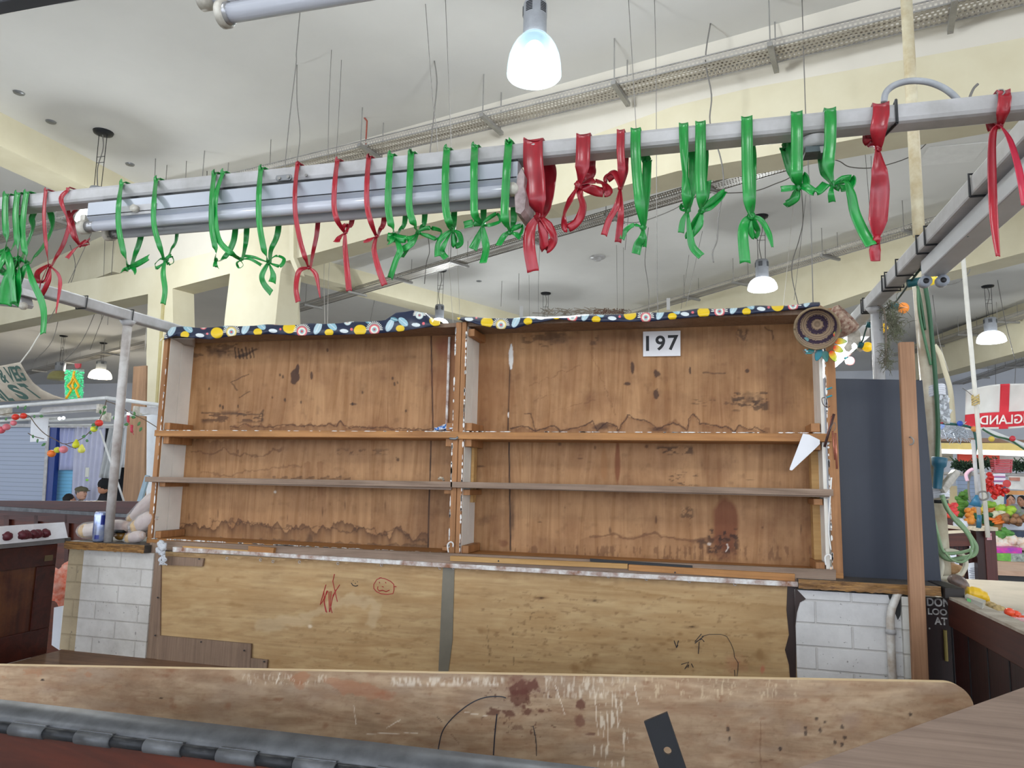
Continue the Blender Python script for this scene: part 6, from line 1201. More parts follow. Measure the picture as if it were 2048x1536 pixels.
# ------------------------------------------------------------------ people (seen small, beyond the stalls)
def skinned(name, nodes, edges, m, parent, sub=2):
    """nodes: list of (pos, radius) ; edges: index pairs ; node 0 is the root"""
    org = LOC[parent]; me = bpy.data.meshes.new(name); me.from_pydata([Vector(p)-org for p, r in nodes], edges, []); me.update()
    o = bpy.data.objects.new(name, me); COL.objects.link(o); o.parent = parent; LOC[o] = org
    o.modifiers.new('skin', 'SKIN'); me.skin_vertices  # created with the modifier
    for i, (p, r) in enumerate(nodes):
        sv = me.skin_vertices[0].data[i]; sv.radius = (r, r) if not isinstance(r, tuple) else r; sv.use_root = (i == 0)
    sb = o.modifiers.new('sub', 'SUBSURF'); sb.levels = sub; sb.render_levels = sub; me.materials.append(m)
    return o
SK = plain('skin', 'b98468', .5, var=.05)
def person(base, hz, face, label, coat, hair, hat=None, s=1.0, skin=None, mask=False, arm=None):
    """seated or standing figure: base on the floor, hz = height of head centre, face = direction angle of the nose in the ground plane"""
    skin = skin or SK; b = Vector(base); f = Vector((math.cos(face), math.sin(face), 0)); sd = Vector((-f.y, f.x, 0)); up = Vector((0, 0, 1))
    t = thing('person', label, 'person', b); H_ = b+up*hz
    neck = H_-up*.16; chest = H_-up*.36; pel = H_-up*.72-f*.02
    n = [(pel, (.15, .12)), (H_-up*.55, (.145, .115)), (chest, (.165, .12)), (H_-up*.24, (.085, .08)), (neck, (.055, .055)), (neck+up*.05, (.05, .05))]
    e = [(0, 1), (1, 2), (2, 3), (3, 4), (4, 5)]
    kneez = max(.28, hz-.72-.42)
    for q in (-1, 1):
        k = len(n); seated = hz < 1.4
        sh = chest+sd*q*.17+up*.07; el = sh-up*.26+sd*q*.05+f*.03; wr = el-up*.06+f*.22-sd*q*.08
        if arm and q == arm: wr = el+up*.18+f*.12
        n += [(sh, (.06, .06)), (el, (.045, .045)), (wr, (.033, .033))]; e += [(2, k), (k, k+1), (k+1, k+2)]
        hip = pel+sd*q*.09; kn = (hip+f*.4) if seated else (hip-up*.4); kn.z = max(kn.z, b.z+.3) if not seated else kn.z
        fo = Vector((kn.x, kn.y, b.z+.08)); k = len(n)
        n += [(hip, (.085, .085)), (kn, (.065, .065)), (fo, (.045, .045)), (fo+f*.12-up*.04, (.035, .03))]; e += [(0, k), (k, k+1), (k+1, k+2), (k+2, k+3)]
        w = wr
        hb = MB(); hb.ball(w+f*.04, .028, .022, .038, 10, 7)
        for j in range(4): hb.tube([w+f*.06+sd*(j-1.5)*.012, w+f*(.1+.008*(j % 2))+sd*(j-1.5)*.014-up*.012, w+f*.12+sd*(j-1.5)*.014-up*.03], [.009, .008, .006], 6)
        hb.tube([w+f*.03+sd*q*-.02, w+f*.06-sd*q*.045, w+f*.085-sd*q*.05], [.01, .009, .007], 6)
        hb.build('hand', skin, t, True)
    skinned('body', n, e, coat, t)
    hd = MB(); rot = Matrix((( f.x, sd.x, 0), (f.y, sd.y, 0), (0, 0, 1)))
    hd.ball(H_, .098, .078, .118, 18, 14, rot); hd.ball(H_-up*.06+f*.03, .062, .056, .06, 14, 10, rot)
    hd.tube([H_+f*.092+up*.02, H_+f*.115-up*.015, H_+f*.094-up*.024], [.008, .015, .009], 8)
    for q in (-1, 1): hd.ball(H_+sd*q*.08-up*.005-f*.005, .018, .008, .03, 8, 6, rot)
    hd.build('head', skin, t, True)
    for q in (-1, 1): MB().ball(H_+f*.088+sd*q*.03+up*.02, .009, .009, .006, 8, 6).build('eye', M['black'], t, True); MB().tube([H_+f*.092+sd*q*.015+up*.04, H_+f*.088+sd*q*.045+up*.042], .004, 5).build('eyebrow', hair, t)
    MB().tube([H_+f*.09-sd*.022-up*.055, H_+f*.098-up*.058, H_+f*.09+sd*.022-up*.055], .005, 6).build('mouth', plain('lip', '8d4a44', .5, var=0), t, True)
    hb = MB(); hb.ball(H_+up*.035-f*.022, .098, .086, .1, 16, 12, rot, bump=.1); hb.build('hair', hair, t, True)
    if hat == 'cap':
        cm = plain('olive_tweed', '6b6650', .9, var=.2, scale=60); mb = MB(); mb.ball(H_+up*.075-f*.01, .125, .1, .055, 18, 10, rot); mb.ball(H_+up*.055+f*.11, .06, .07, .012, 12, 8, rot); mb.build('flat_cap', cm, t, True)
    if hat == 'beanie': MB().ball(H_+up*.05-f*.015, .112, .1, .105, 18, 12, rot).build('beanie', plain('black_knit', '15151a', .95, var=.1), t, True)
    return t
navy = plain('dark_navy_coat', '14161f', .8, var=.15); blk = plain('black_coat', '101116', .8, var=.15); dkh = plain('dark_hair', '1b1614', .7, var=.1); greyh = plain('grey_hair', '6b645e', .7, var=.1)
def pz(x, y, Y_): p = atY(x, y, Y_); return (p.x, p.y, 0), p.z
b_, z_ = pz(163, 987, 11); person(b_, z_, .0, 'seated person in olive flat cap seen in profile beyond the dark panels', blk, greyh, 'cap', skin=plain('skin_pale', 'c89a84', .5, var=.05))
b_, z_ = pz(207, 974, 10.4); person(b_, z_, PI, 'person in black beanie and navy coat facing left beyond the near post', navy, dkh, 'beanie')
b_, z_ = pz(139, 1001, 11.2); person(b_, z_, 1.2, 'dark-haired person low behind the one in the flat cap', blk, dkh)
b_, z_ = pz(2021, 1002, 17); person(b_, z_, -1.7, 'man with short dark hair behind the vegetables, black top', blk, dkh, arm=-1, skin=plain('skin_b', 'c08f76', .5, var=.05))
b_, z_ = pz(2043, 1003, 18.2); person(b_, z_, -2.4, 'second dark-haired person partly hidden at the right frame edge', blk, dkh)

# ------------------------------------------------------------------ left side of the stall
t = thing('stall_partition', 'dark mahogany partition with sunk panel at the left end of the stall', 'partition', (-2.77, 1.8, ZBED))
x_ = -2.75
MB().box((x_-.028, .7, ZBED), (x_-.008, 2.58, 1.12)).build('sunk_panel', wood('scuffed_mahogany', '5a2c18', '341309', 'z', .8, .35, False, .5, '8a5a30', .3), t)
for a in (((x_-.032, .7, 1.035), (x_, 2.59, 1.125)), ((x_-.032, .7, ZBED), (x_, 2.59, .77)), ((x_-.032, 2.5, .77), (x_, 2.59, 1.035))): MB().box(*a).build('frame_rail', M['mahog'], t, bevel=.003)
c_ = atX(97, 1116, x_); MB().box((x_, c_.y-.02, c_.z-.012), (x_+.002, c_.y+.02, c_.z+.012)).build('brass_plate', plain('aged_plate', '6a5a40', .4, .5), t)
t = thing('side_counter', 'dark-topped counter shelf above the left mahogany partition', 'counter', (-3.2, 1.8, 1.125))
MB().box((-3.9, .9, 1.128), (x_-.004, 2.66, 1.146)).build('board', M['darktop'], t, bevel=.002); MB().box((x_-.004, .9, 1.126), (x_+.002, 2.62, 1.15)).build('edge_strip', M['grey_metal'], t)
bx = thing('foam_box', 'white polystyrene box with dark red beetroot at the left frame edge', 'box', atZ(20, 1084, 1.147))
P = [atZ(-60, 1094, 1.147), atZ(66, 1083, 1.147)]; P2 = atZ(52, 1074, 1.147)
dx = (P[1]-P[0]); q = [P[0], P[1], P[1]+Vector((-.03, .2, 0)), P[0]+Vector((-.03, .2, 0))]; cen = sum(q, Vector())/4; h_ = .07
def quadshell(mb, q, cen, h, flare, th):
    o = [p+(p-cen)*0 for p in q]; o2 = [p+(cen-p)*flare+Vector((0, 0, h)) for p in q]; i2 = [p+(cen-p)*(flare+th)+Vector((0, 0, h)) for p in q]; i1 = [p+(cen-p)*th*1.2+Vector((0, 0, .012)) for p in q]
    mb.add(o+o2+i2+i1, [(3, 2, 1, 0), (12, 13, 14, 15)]+[f for k in range(4) for f in ((k, (k+1) % 4, 4+(k+1) % 4, 4+k), (4+k, 4+(k+1) % 4, 8+(k+1) % 4, 8+k), (8+k, 8+(k+1) % 4, 12+(k+1) % 4, 12+k))])
mb = MB(); quadshell(mb, q, cen, h_, .12, .14); mb.build('box_walls', plain('white_foam', 'e9eaee', .7, var=.04, scale=30, bmp=.2), bx)
beet = plain('dark_red_beet', '5e1626', .5, var=.3, scale=30); rd = random.Random(1)
for k in range(7):
    p = q[0].lerp(q[1], .3+.09*k)+Vector((0, .06+rd.uniform(0, .06), .03)); MB_ = MB().ball(p, .021, .02, .018, 12, 8, bump=.3)
    tag(MB_.build('beetroot', beet, None, True), 'dark red beetroot in the white foam box, '+('leftmost' if k == 0 else 'rightmost' if k == 6 else ['', 'second', 'third', 'fourth', 'fifth', 'sixth'][k]+' from the left'), 'vegetable', 'beetroot in the foam box')
# things standing on the left countertop
zt = 1.133
cn = thing('drink_can', 'slim silver and blue drink can on the left countertop beside the post', 'can', atZ(197, 1083, zt)); c_ = LOC[cn]; r_ = .0265
MB().lathe(c_, [(0, .002), (r_*.78, .0), (r_*.9, .004), (r_, .012), (r_, .118), (r_*.93, .126), (r_*.86, .131), (r_*.8, .1315), (r_*.78, .128), (0, .127)], 30).build('can_body', plain('silver_can', 'b8bfd2', .25, .6, var=.15, scale=40, col2='8c9cc8'), cn, True)
for a0, a1, z0, z1 in ((-.75, -.05, .075, .117), (-1.5, -.8, .012, .03), (-2.6, -2.1, .03, .11), (-1.9, -1.8, .02, .11)):
    mb = MB(); mb.grid(lambda u, v: c_+Vector((math.cos(a0+(a1-a0)*u)*(r_+.0005), math.sin(a0+(a1-a0)*u)*(r_+.0005), z0+(z1-z0)*v)), 8, 2); mb.build('can_print', plain('deep_blue_print', '1c2a7a', .3, .2, var=.1), cn, True)
yam = plain('pale_tuber_skin', 'd9c9bd', .5, var=.18, scale=14, col2='b39a92'); yel = plain('cut_yellow_flesh', 'd7ad5a', .4, var=.25, scale=40, col2='a77a30'); film = plain('clear_film', 'e8ecf2', .08, var=0, alpha=.22, spec=.9)
def tuber(a, b, w, label, Y_, endat=0, wrap=True):
    A, B = atY(a[0], a[1], Y_), atY(b[0], b[1], Y_); t = thing('wrapped_tuber', label, 'vegetable', A.lerp(B, .5), 'film-wrapped pale tubers on the left countertop')
    d = (B-A).normalized(); L = (B-A).length; ax = d
    MB().lathe(A, [(0, w*.35), (w*.5, w*.45), (w*.8, w*.8), (w, L*.45), (w*.95, L*.75), (w*.6, L*.97), (0, L)], 18, axis=ax).build('tuber', yam, t, True)
    MB().ball(A+d*w*.6, w*.86, None, None, 16, 12, bump=.12).build('cut_end', yel, t, True)
    if wrap: MB().lathe(A, [(w*.25, -w*.7), (w*.12, -w*.4), (w*.8, -w*.1), (w*1.08, w*.6), (w*1.12, L*.5), (w*1.0, L*.8), (w*.3, L*1.05)], 14, axis=ax).build('film', film, t)
    return t
tuber((163, 1062), (262, 1052), .036, 'wrapped pale tuber lying flat behind the can, yellow end at left', 2.78)
tuber((262, 1045), (318, 985), .036, 'wrapped pale tuber leaning up against the shelf unit', 2.84)
tuber((268, 1058), (312, 1030), .038, 'wrapped pale tuber in the middle of the pile, yellow end low', 2.76)
tuber((254, 1078), (288, 1070), .026, 'wrapped pale tuber at the bottom front of the pile', 2.72)
tuber((272, 1060), (298, 1068), .02, 'small wrapped tuber tucked against the left edge of the shelf unit', 2.8)
g_ = thing('dark_gourd', 'small dark jar-like gourd with yellow patch just right of the post foot', 'vegetable', atZ(233, 1081, zt)); c_ = LOC[g_]
MB().ball(c_+Vector((0, .02, .02)), .026, .022, .02, 16, 10).build('fruit', plain('amber_skin', '8a5f1c', .3, var=.3, scale=30, col2='2f2a1c'), g_, True); MB().lathe(c_+Vector((0, .02, .034)), [(.0, .014), (.026, .013), (.027, 0), (0, -.002)], 16).build('dark_top', M['dark_metal'], g_, True)
# between the partition and the pier
tag(MB().ball(atY(124, 1168, 3.1), .05, .06, .1, 16, 12, bump=.5).build('net_sack', plain('orange_net_sack', 'd4552f', .6, var=.4, scale=26, col2='e0b0a0'), None, True), 'orange-red sack glimpsed between the left partition and the pier', 'sack')
tag(MB().prism([atY(x, y, 3.0) for x, y in ((108, 1215), (125, 1212), (118, 1300), (103, 1290))], (0, .05, 0)).build('foam_slab', plain('white_foam_slab', 'dfe2ea', .7, var=.05), None), 'white foam slab standing in the gap left of the white pier', 'panel')
# neighbouring stall behind: dark panels, hinge strip
t = thing('neighbour_stall', 'dark mahogany panelled stall front behind the left counter', 'stall', (atY(150, 1100, 4.6).x, 4.6, 0)); Yn = 4.6
MB().prism([atY(x, y, Yn) for x, y in ((-80, 1001), (345, 1003), (345, 1036), (-80, 1010))], (0, .05, 0)).build('top_board', M['mahog'], t)
MB().prism([atY(x, y, Yn-.03) for x, y in ((-80, 1008), (345, 1034), (345, 1040), (-80, 1016))], (0, .03, 0)).build('hinge_strip', zinc, t)
MB().prism([atY(x, y, Yn) for x, y in ((-80, 1014), (345, 1038), (345, 1060), (-80, 1032))], (0, .05, 0)).build('top_rail', M['mahog'], t)
MB().prism([atY(x, y, Yn+.025) for x, y in ((-80, 1020), (345, 1050), (345, 1400), (-80, 1400))], (0, .02, 0)).build('sunk_panel', M['mahog_l'], t)
for a, b in ((8, 18), (68, 76), (130, 138), (196, 206), (262, 272), (330, 345)): MB().prism([atY(x, y, Yn) for x, y in ((a, 1030), (b, 1031), (b-8, 1400), (a-8, 1400))], (0, .04, 0)).build('upright', M['mahogz'], t)

# ------------------------------------------------------------------ far left: shutter, shop, boards
def slatmat(name, c, pitch, dk=.6):
    m, nt, b = newmat(name); co = objco(nt); sp = N(nt, 'ShaderNodeSeparateXYZ'); nt.links.new(co, sp.inputs[0])
    mo = N(nt, 'ShaderNodeMath', operation='FRACT'); mu = N(nt, 'ShaderNodeMath', operation='MULTIPLY'); mu.inputs[1].default_value = 1/pitch
    nt.links.new(sp.outputs[2], mu.inputs[0]); nt.links.new(mu.outputs[0], mo.inputs[0]); c = hexc(c)
    nt.links.new(ramp(nt, mo.outputs[0], [(0, tuple(x*dk for x in c)), (.1, c), (.9, c), (1, tuple(x*dk for x in c))]), b.inputs['Base Color']); bump(nt, b, mo.outputs[0], .5, .01)
    b.inputs['Roughness'].default_value = .45; return m
YS = 11.5
tag(MB().prism([atY(x, y, YS) for x, y in ((-120, 846), (94, 850), (82, 1060), (-120, 1060))], (0, .05, 0)).build('roller_shutter', slatmat('grey_blue_shutter', 'a9b4c9', .085), None), 'grey-blue roller shutter at the far left', 'shutter')
t = thing('shop_frame', 'blue column and white rail of the shopfront beside the shutter', 'shopfront', atY(95, 1060, YS-.1))
MB().prism([atY(x, y, YS-.1) for x, y in ((100, 855), (114, 855), (99, 1060), (83, 1060))], (0, .1, 0)).build('column', plain('royal_blue_paint', '1d3a86', .4, var=.08), t)
MB().prism([atY(x, y, YS-.12) for x, y in ((93, 852), (99, 852), (86, 1060), (80, 1060))], (0, .1, 0)).build('white_rail', M['white_metal'], t)
MB().prism([atY(x, y, YS-.12) for x, y in ((-100, 846), (260, 850), (260, 857), (-100, 852))], (0, .1, 0)).build('head_rail', M['white_metal'], t)
tag(MB().prism([atY(x, y, YS+.5) for x, y in ((98, 850), (262, 850), (262, 1070), (90, 1070))], (0, .05, 0)).build('shop_interior_wall', plain('dark_shop_back', '23262f', .7, var=.2), None), 'dark interior behind the hanging cloths at far left', 'wall')
def drape(name, label, pts, Y_, c, n=5, amp=.03, col2=None):
    """hanging cloth between a left and right edge: pts = tl, tr, br, bl"""
    tl, tr, br, bl = [atY(x, y, Y_) for x, y in pts]; mb = MB()
    mb.grid(lambda u, v: (tl.lerp(tr, u)).lerp(bl.lerp(br, u), v)+Vector((0, amp*math.sin(u*n*2*PI+v*.7), 0)), n*10, 6)
    return tag(mb.build(name, plain(name+'_'+c, c, .85, var=.08, scale=3, col2=col2), None, True, solid=.006), label, 'cloth')
drape('light_curtain', 'white hanging cloth right of the blue column, folded', ((150, 854), (212, 854), (196, 1020), (140, 1020)), YS-.1, 'c9cbe0', 6)
drape('light_curtain', 'pale lilac hanging cloth close to the blue column', ((116, 856), (152, 856), (146, 940), (104, 940)), YS, 'b9bfe2', 4)
drape('light_curtain', 'grey-white garment hanging between dark gap and near post', ((218, 856), (254, 856), (238, 958), (196, 955)), YS-.15, 'bfc2c4', 5)
drape('light_curtain', 'narrow white cloth hanging just right of the near post', ((250, 856), (262, 856), (252, 935), (240, 935)), YS-.2, 'd9dadd', 2)
tag(MB().prism([atY(x, y, YS+.1) for x, y in ((100, 938), (146, 938), (136, 1060), (88, 1060))], (0, .04, 0)).build('roller_shutter', slatmat('sky_blue_shutter', '7fc4ea', .07), None), 'light blue shutter section low beside the blue column', 'shutter')
tag(MB().prism([atY(x, y, YS-.14) for x, y in ((171, 935), (178, 935), (177, 954), (170, 954))], (0, .01, 0)).build('wall_switch', plain('switch_grey', 'd7d8cf', .5, var=0), None), 'small framed switch on the white cloth above the green tag', 'switch')
tag(MB().ball(atY(174, 960, YS-.16), .035, .01, .022, 10, 6).build('green_tag', plain('lime_tag', '9be04a', .5, var=0), None, True), 'lime green tag on the white cloth', 'tag')
pw_ = wood('tall_brown_plywood', 'a07e60', '7c5e45', 'z', .3, .6, False, .2)
tag(MB().prism([atY(x, y, 7.5) for x, y in ((267, 733), (292, 731), (290, 820), (262, 822))], (0, .03, 0)).build('upper_plywood', pw_, None), 'brown plywood sheet high against the cream pillar', 'board')
tag(MB().prism([atY(x, y, 7.3) for x, y in ((256, 832), (290, 832), (288, 1060), (240, 1060))], (0, .03, 0)).build('tall_plywood', pw_, None), 'tall brown plywood board standing left of the pillar', 'board')
tag(MB().prism([atY(x, y, 7.1) for x, y in ((290, 950), (297, 952), (280, 1010), (272, 1008))], (0, .03, 0)).build('blue_plank', plain('grey_blue_plank', '8fa5b4', .6), None), 'grey-blue plank leaning at the foot of the pillar', 'plank')
struct('trim_8', MB().prism([atP(x, y, Vector(Fp)-Fn*.04, Fn) for x, y in ((288, 815), (345, 815), (335, 1120), (284, 1120))], Fn*.06), plain('white_cladding', 'd9dde2', .5, var=.06))
struct('trim_9', MB().prism([atP(x, y, Vector(Fp)-Fn*.07, Fn) for x, y in ((286, 808), (346, 806), (346, 814), (286, 815))], Fn*.09), M['white_metal'])
struct('trim_10', MB().prism([atP(x, y, Vector(Fp)-Fn*.015, Fn) for x, y in ((324, 590), (329, 590), (314, 806), (310, 806))], Fn*.02), plain('groove_olive', 'b5a878', .7))
struct('trim_11', MB().prism([atP(x, y, Vector(Fp)-Fn*.05, Fn) for x, y in ((579, 380), (587, 380), (587, 515), (601, 550), (594, 552), (579, 517))], Fn*.07), M['cream'])
# neighbour's white tube frame
t = thing('tube_frame', 'white tubular frame of the neighbouring stall carrying banner and garland', 'frame', atY(100, 1001, 4.4))
wp = plain('white_tube_paint', 'd4d6d6', .35, var=.12, scale=12)
for L, r, Y_ in (([(-60, 819), (0, 814), (110, 805), (213, 796)], .0145, 4.3), ([(213, 796), (335, 812)], .0145, 4.3), ([(-60, 836), (70, 828), (200, 819)], .012, 4.45), ([(100, 842), (240, 834), (330, 822)], .012, 4.6), ([(-40, 845), (62, 838), (120, 836)], .012, 4.7), ([(95, 850), (240, 850)], .008, 4.8), ([(200, 860), (248, 1003)], .008, 4.9)): MB().tube([atY(x, y, Y_) for x, y in L], r, 10).build('tube', wp, t, True)
MB().prism([atY(x, y, 4.4) for x, y in ((85, 815), (197, 808), (197, 818), (78, 826))], (0, .06, 0)).build('batten_light_body', M['white_metal'], t); MB().prism([atY(x, y, 4.35) for x, y in ((280, 813), (335, 818), (335, 832), (280, 826))], (0, .06, 0)).build('batten_light_body', M['white_metal'], t)
for x, y in ((203, 818), (275, 822), (12, 823), (212, 834)): MB().box(atY(x-7, y+8, 4.38), atY(x+7, y-8, 4.46)).build('clamp', M['hold'], t, bevel=.004)
for x, y in ((119, 837), (127, 836), (257, 827)): MB().ball(atY(x, y, 4.2), .012, n=10, m=7).build('glint_bulb', M['opal'], t, True)
tag(MB().prism([atY(x, y, 4.6) for x, y in ((62, 838), (97, 836), (94, 882), (60, 884))], (0, .004, 0)).build('white_paper', plain('white_paper', 'd3d5da', .6, var=.08), None), 'white sheet hanging below the tube frame, left of the fruit', 'paper')
# banner
YBn = 4.15
t = thing('banner', 'sagging cream cloth banner with dark green lettering about veg', 'banner', atY(40, 800, YBn))
re_ = [(40, 724), (46, 735), (55, 750), (66, 765), (85, 780), (108, 791), (132, 798)]
def bn(u, v):
    i = v*(len(re_)-1); a = min(int(i), len(re_)-2); f = i-a; rx = re_[a][0]*(1-f)+re_[a+1][0]*f; ry = re_[a][1]*(1-f)+re_[a+1][1]*f
    lx = -90; ly = 742+66*v; x = lx+(rx-lx)*u; y = ly+(ry-ly)*u+2.5*math.sin(u*PI)*(1-v); return atY(x, y, YBn+.07+.05*math.sin(u*5)+.1*v)
mb = MB(); mb.grid(bn, 24, 18); mb.build('cloth', plain('cream_banner_cloth', 'bdb3a4', .85, var=.12, scale=5, col2='9c9080'), t, True, solid=.003)
bg_ = plain('dark_green_lettering', '23453c', .7, var=.1)
o1 = atY(54, 763, YBn-.01)
k1 = (atY(55, 763, YBn)-atY(54, 763, YBn)).x
for ch, (bx_, by_), w_, h_, sk in (('T', (4, 768), 10, 30, .5), ('&', (19, 766), 13, 29, .52), ('V', (33, 764), 12, 30, .52), ('E', (44, 763), 11, 30, .52), ('G', (54, 762), 13, 31, .52)):
    m_ = text_mesh(ch, (0, 0, 0), (1, 0, 0), (0, 0, 1), 1, bold=.03); W_ = m_.width
    for i, v in enumerate(m_.v): m_.v[i] = atY(bx_-w_+(v.x/W_)*w_*1.05-v.z*h_*sk, by_-v.z*h_+.0, YBn-.03+.02)
    m_.build('letter', bg_, t)
for ch, (bx_, by_), w_, h_, sk in (('N', (14, 802), 16, 20, .9), ('L', (30, 802), 12, 24, .95), ('S', (62, 799), 20, 30, 1.1), ('T', (88, 797), 15, 30, 1.35)):
    m_ = text_mesh(ch, (0, 0, 0), (1, 0, 0), (0, 0, 1), 1, bold=.045); W_ = m_.width
    for i, v in enumerate(m_.v): m_.v[i] = atY(bx_-w_+(v.x/W_)*w_*1.05-v.z*h_*sk, by_-v.z*h_, YBn-.01)
    m_.build('letter', bg_, t)
MB().tube([atY(41, 725, YBn), atY(60, 700, YBn), atY(82, 664, YBn)], .005, 6).build('rope', M['wirew'], t)
# beaded decoration
t = thing('beaded_tree', 'hanging decoration of green beads with golden zigzag tree shape', 'decoration', atY(147, 797, 6)); rd = random.Random(21); mb = MB()
for k in range(330): mb.ball(atY(rd.uniform(130, 167), rd.uniform(741, 797), 6+rd.uniform(-.03, .03)), rd.uniform(.006, .012), None, None, 6, 4)
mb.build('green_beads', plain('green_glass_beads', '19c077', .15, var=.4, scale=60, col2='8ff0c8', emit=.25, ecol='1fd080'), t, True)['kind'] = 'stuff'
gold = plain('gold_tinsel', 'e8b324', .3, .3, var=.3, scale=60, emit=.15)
for L in ([(149, 742), (147, 752), (152, 762), (157, 772), (152, 780), (158, 795)], [(148, 750), (142, 765), (136, 772), (142, 780), (132, 797)], [(150, 760), (145, 770), (148, 778)]): MB().tube(spline([atY(x, y, 5.95) for x, y in L], 4), .012, 8).build('gold_zigzag', gold, t, True)
MB().prism([atY(x, y, 5.97) for x, y in ((149, 727), (160, 727), (159, 735), (154, 737), (150, 735))], (0, .02, 0)).build('red_tag', plain('red_tag', 'b3202c', .4, var=.1), t)
MB().prism([atY(x, y, 6.04) for x, y in ((130, 739), (168, 739), (165, 798), (129, 798))], (0, .004, 0)).build('clear_backing', plain('clear_backing', 'bfe8d8', .2, var=0, alpha=.2), t)
# garland of artificial fruit
YG = 4.05
t = thing('fruit_garland', 'artificial garland of fruit, chillies and leaves on the tube frame', 'garland', atY(150, 905, YG))
gw = plain('brown_vine', '5d4a34', .8, var=.1); lf_ = plain('leaf_green', '3f7a3c', .5, var=.2, scale=30); 
for L in ([(213, 800), (206, 825), (195, 845), (175, 868), (158, 880), (130, 888), (112, 880), (90, 868), (72, 850), (58, 832), (38, 826), (10, 828), (-20, 835)], [(212, 802), (240, 812), (258, 825), (290, 840), (325, 862)], [(130, 888), (140, 893), (152, 897)], [(56, 866), (66, 872), (88, 878)]): MB().tube(spline([atY(x, y, YG) for x, y in L], 5), .0028, 6).build('vine', gw, t, True)
def gfruit(x, y, r, c, kind='round'):
    p = atY(x, y, YG-.01); R_ = r*YG/1430/.86; m_ = plain('fruit_'+c, c, .35, var=.15, scale=30)
    mb = MB()
    if kind == 'pear': mb.lathe(p-Vector((0, 0, R_)), [(0, 0), (R_*.7, R_*.15), (R_, R_*.8), (R_*.8, R_*1.4), (R_*.45, R_*2), (R_*.25, R_*2.4), (0, R_*2.5)], 16)
    elif kind == 'chili': mb.tube(spline([p+Vector((0, 0, R_*2)), p, p+Vector((R_*1.2, 0, -R_*1.8))]), [.002]+[R_*.55]*8+[.002]*4, 8)
    else: mb.ball(p, R_, R_, R_*.92, 16, 11)
    mb.build(kind+'_fruit' if kind != 'chili' else 'chilli', m_, t, True)
for a in ((103, 907, 8.5, 'e8782a'), (115, 900, 7, 'c9c834'), (127, 899, 8.5, 'e0808c'), (152, 889, 7.5, 'd3d426', 'pear'), (163, 899, 7.5, 'dcd95e', 'pear'), (198, 846, 8, 'd8382c'), (188, 858, 7, 'd3d93a'), (31, 834, 7.5, 'd8321f'), (47, 832, 7, 'd8321f'), (27, 846, 6.5, 'd97480'), (13, 854, 8, 'd97480'), (2, 860, 8.5, 'd05866'), (256, 840, 5, 'b8233a', 'chili'), (263, 860, 5.5, 'b8233a', 'chili')): gfruit(*a)
rd = random.Random(31)
for x, y in ((205, 815), (212, 822), (201, 829), (196, 850), (172, 872), (178, 866), (171, 880), (36, 818), (48, 820), (15, 837), (70, 836), (78, 832), (64, 870), (75, 877), (92, 886), (235, 826), (230, 832), (262, 834), (270, 832), (258, 848), (275, 852), (284, 854), (310, 862), (322, 860), (0, 850), (182, 852)):
    a = rd.uniform(0, 6.28); p = atY(x, y, YG-.02+rd.uniform(-.02, .02)); d = Vector((math.cos(a), rd.uniform(-.3, .3), math.sin(a)*.7)).normalized(); s_ = d.cross(Vector((0, 1, 0))).normalized()*.011; l = .036
    MB().add([p, p+d*l*.35+s_, p+d*l*.75+s_*.7, p+d*l, p+d*l*.75-s_*.7, p+d*l*.35-s_, p+d*l*.5+Vector((0, .004, 0))], [(0, 1, 6), (1, 2, 6), (2, 3, 6), (3, 4, 6), (4, 5, 6), (5, 0, 6)]).build('leaf', lf_, t, True, solid=.001)

# ------------------------------------------------------------------ right side of the stall
t = thing('stall_partition', 'dark mahogany boarded partition along the right side, pale worn top edge', 'partition', (.77, 1.8, ZBED)); x_ = .75
MB().box((x_+.008, .6, ZBED), (x_+.03, 2.64, 1.09)).build('boards', wood('dark_boards', '3a1612', '220c0a', 'z', .8, .4, False, .3, '100606'), t)
for k in range(14): MB().box((x_+.006, .7+k*.15, ZBED), (x_+.009, .706+k*.15, 1.02)).build('board_joint', M['black'], t)
MB().box((x_-.004, .6, 1.015), (x_+.034, 2.64, 1.1)).build('top_rail', wood('mahogany_rail', '54291d', '3a1812', 'y', .8, .4, False, .3, '1a0907'), t, bevel=.003)
MB().box((x_-.004, .6, 1.1), (x_+.05, 2.64, 1.108)).build('worn_top_edge', plain('pale_worn_wood', 'cbc4b6', .5, var=.3, scale=14, col2='8f7f6c'), t)
t = thing('end_panel', 'dark panel with white painted letters beside the pine post', 'panel', (.72, 2.74, ZBED))
P = [atY(1820, 1180, 2.74), atY(1925, 1192, 2.74)]
MB().box((.655, 2.735, ZBED), (P[1].x+.05, 2.77, 1.085)).build('panel_board', wood('very_dark_board', '2a1210', '180a0a', 'z', .8, .45, False, .3, '0c0505'), t)
chalk = plain('white_chalk_paint', 'c9c6c4', .8, var=.35, scale=90, col2='6b6260')
for tx, x, y, hpx, rt in (('DON', 1854, 1212, 17, .85), ('LOO', 1856, 1229, 13, 1.0), ('AT', 1869, 1249, 15, .9)):
    o_ = atY(x, y, 2.733); h_ = (atY(x, y-hpx, 2.733)-o_).z; text_mesh(tx, o_, (1, 0, 0), (0, 0, 1), h_, bold=.03, ratio=rt).build('painted_word', chalk, t)
MB().ball(atY(1859, 1257, 2.733), .003, n=8, m=6).build('paint_dot', chalk, t)
MB().tube([atY(1890, 1260, 2.728), atY(1893, 1322, 2.728)], .006, 8).build('brass_strip', plain('brass_strip', '8a7a44', .4, .5), t)
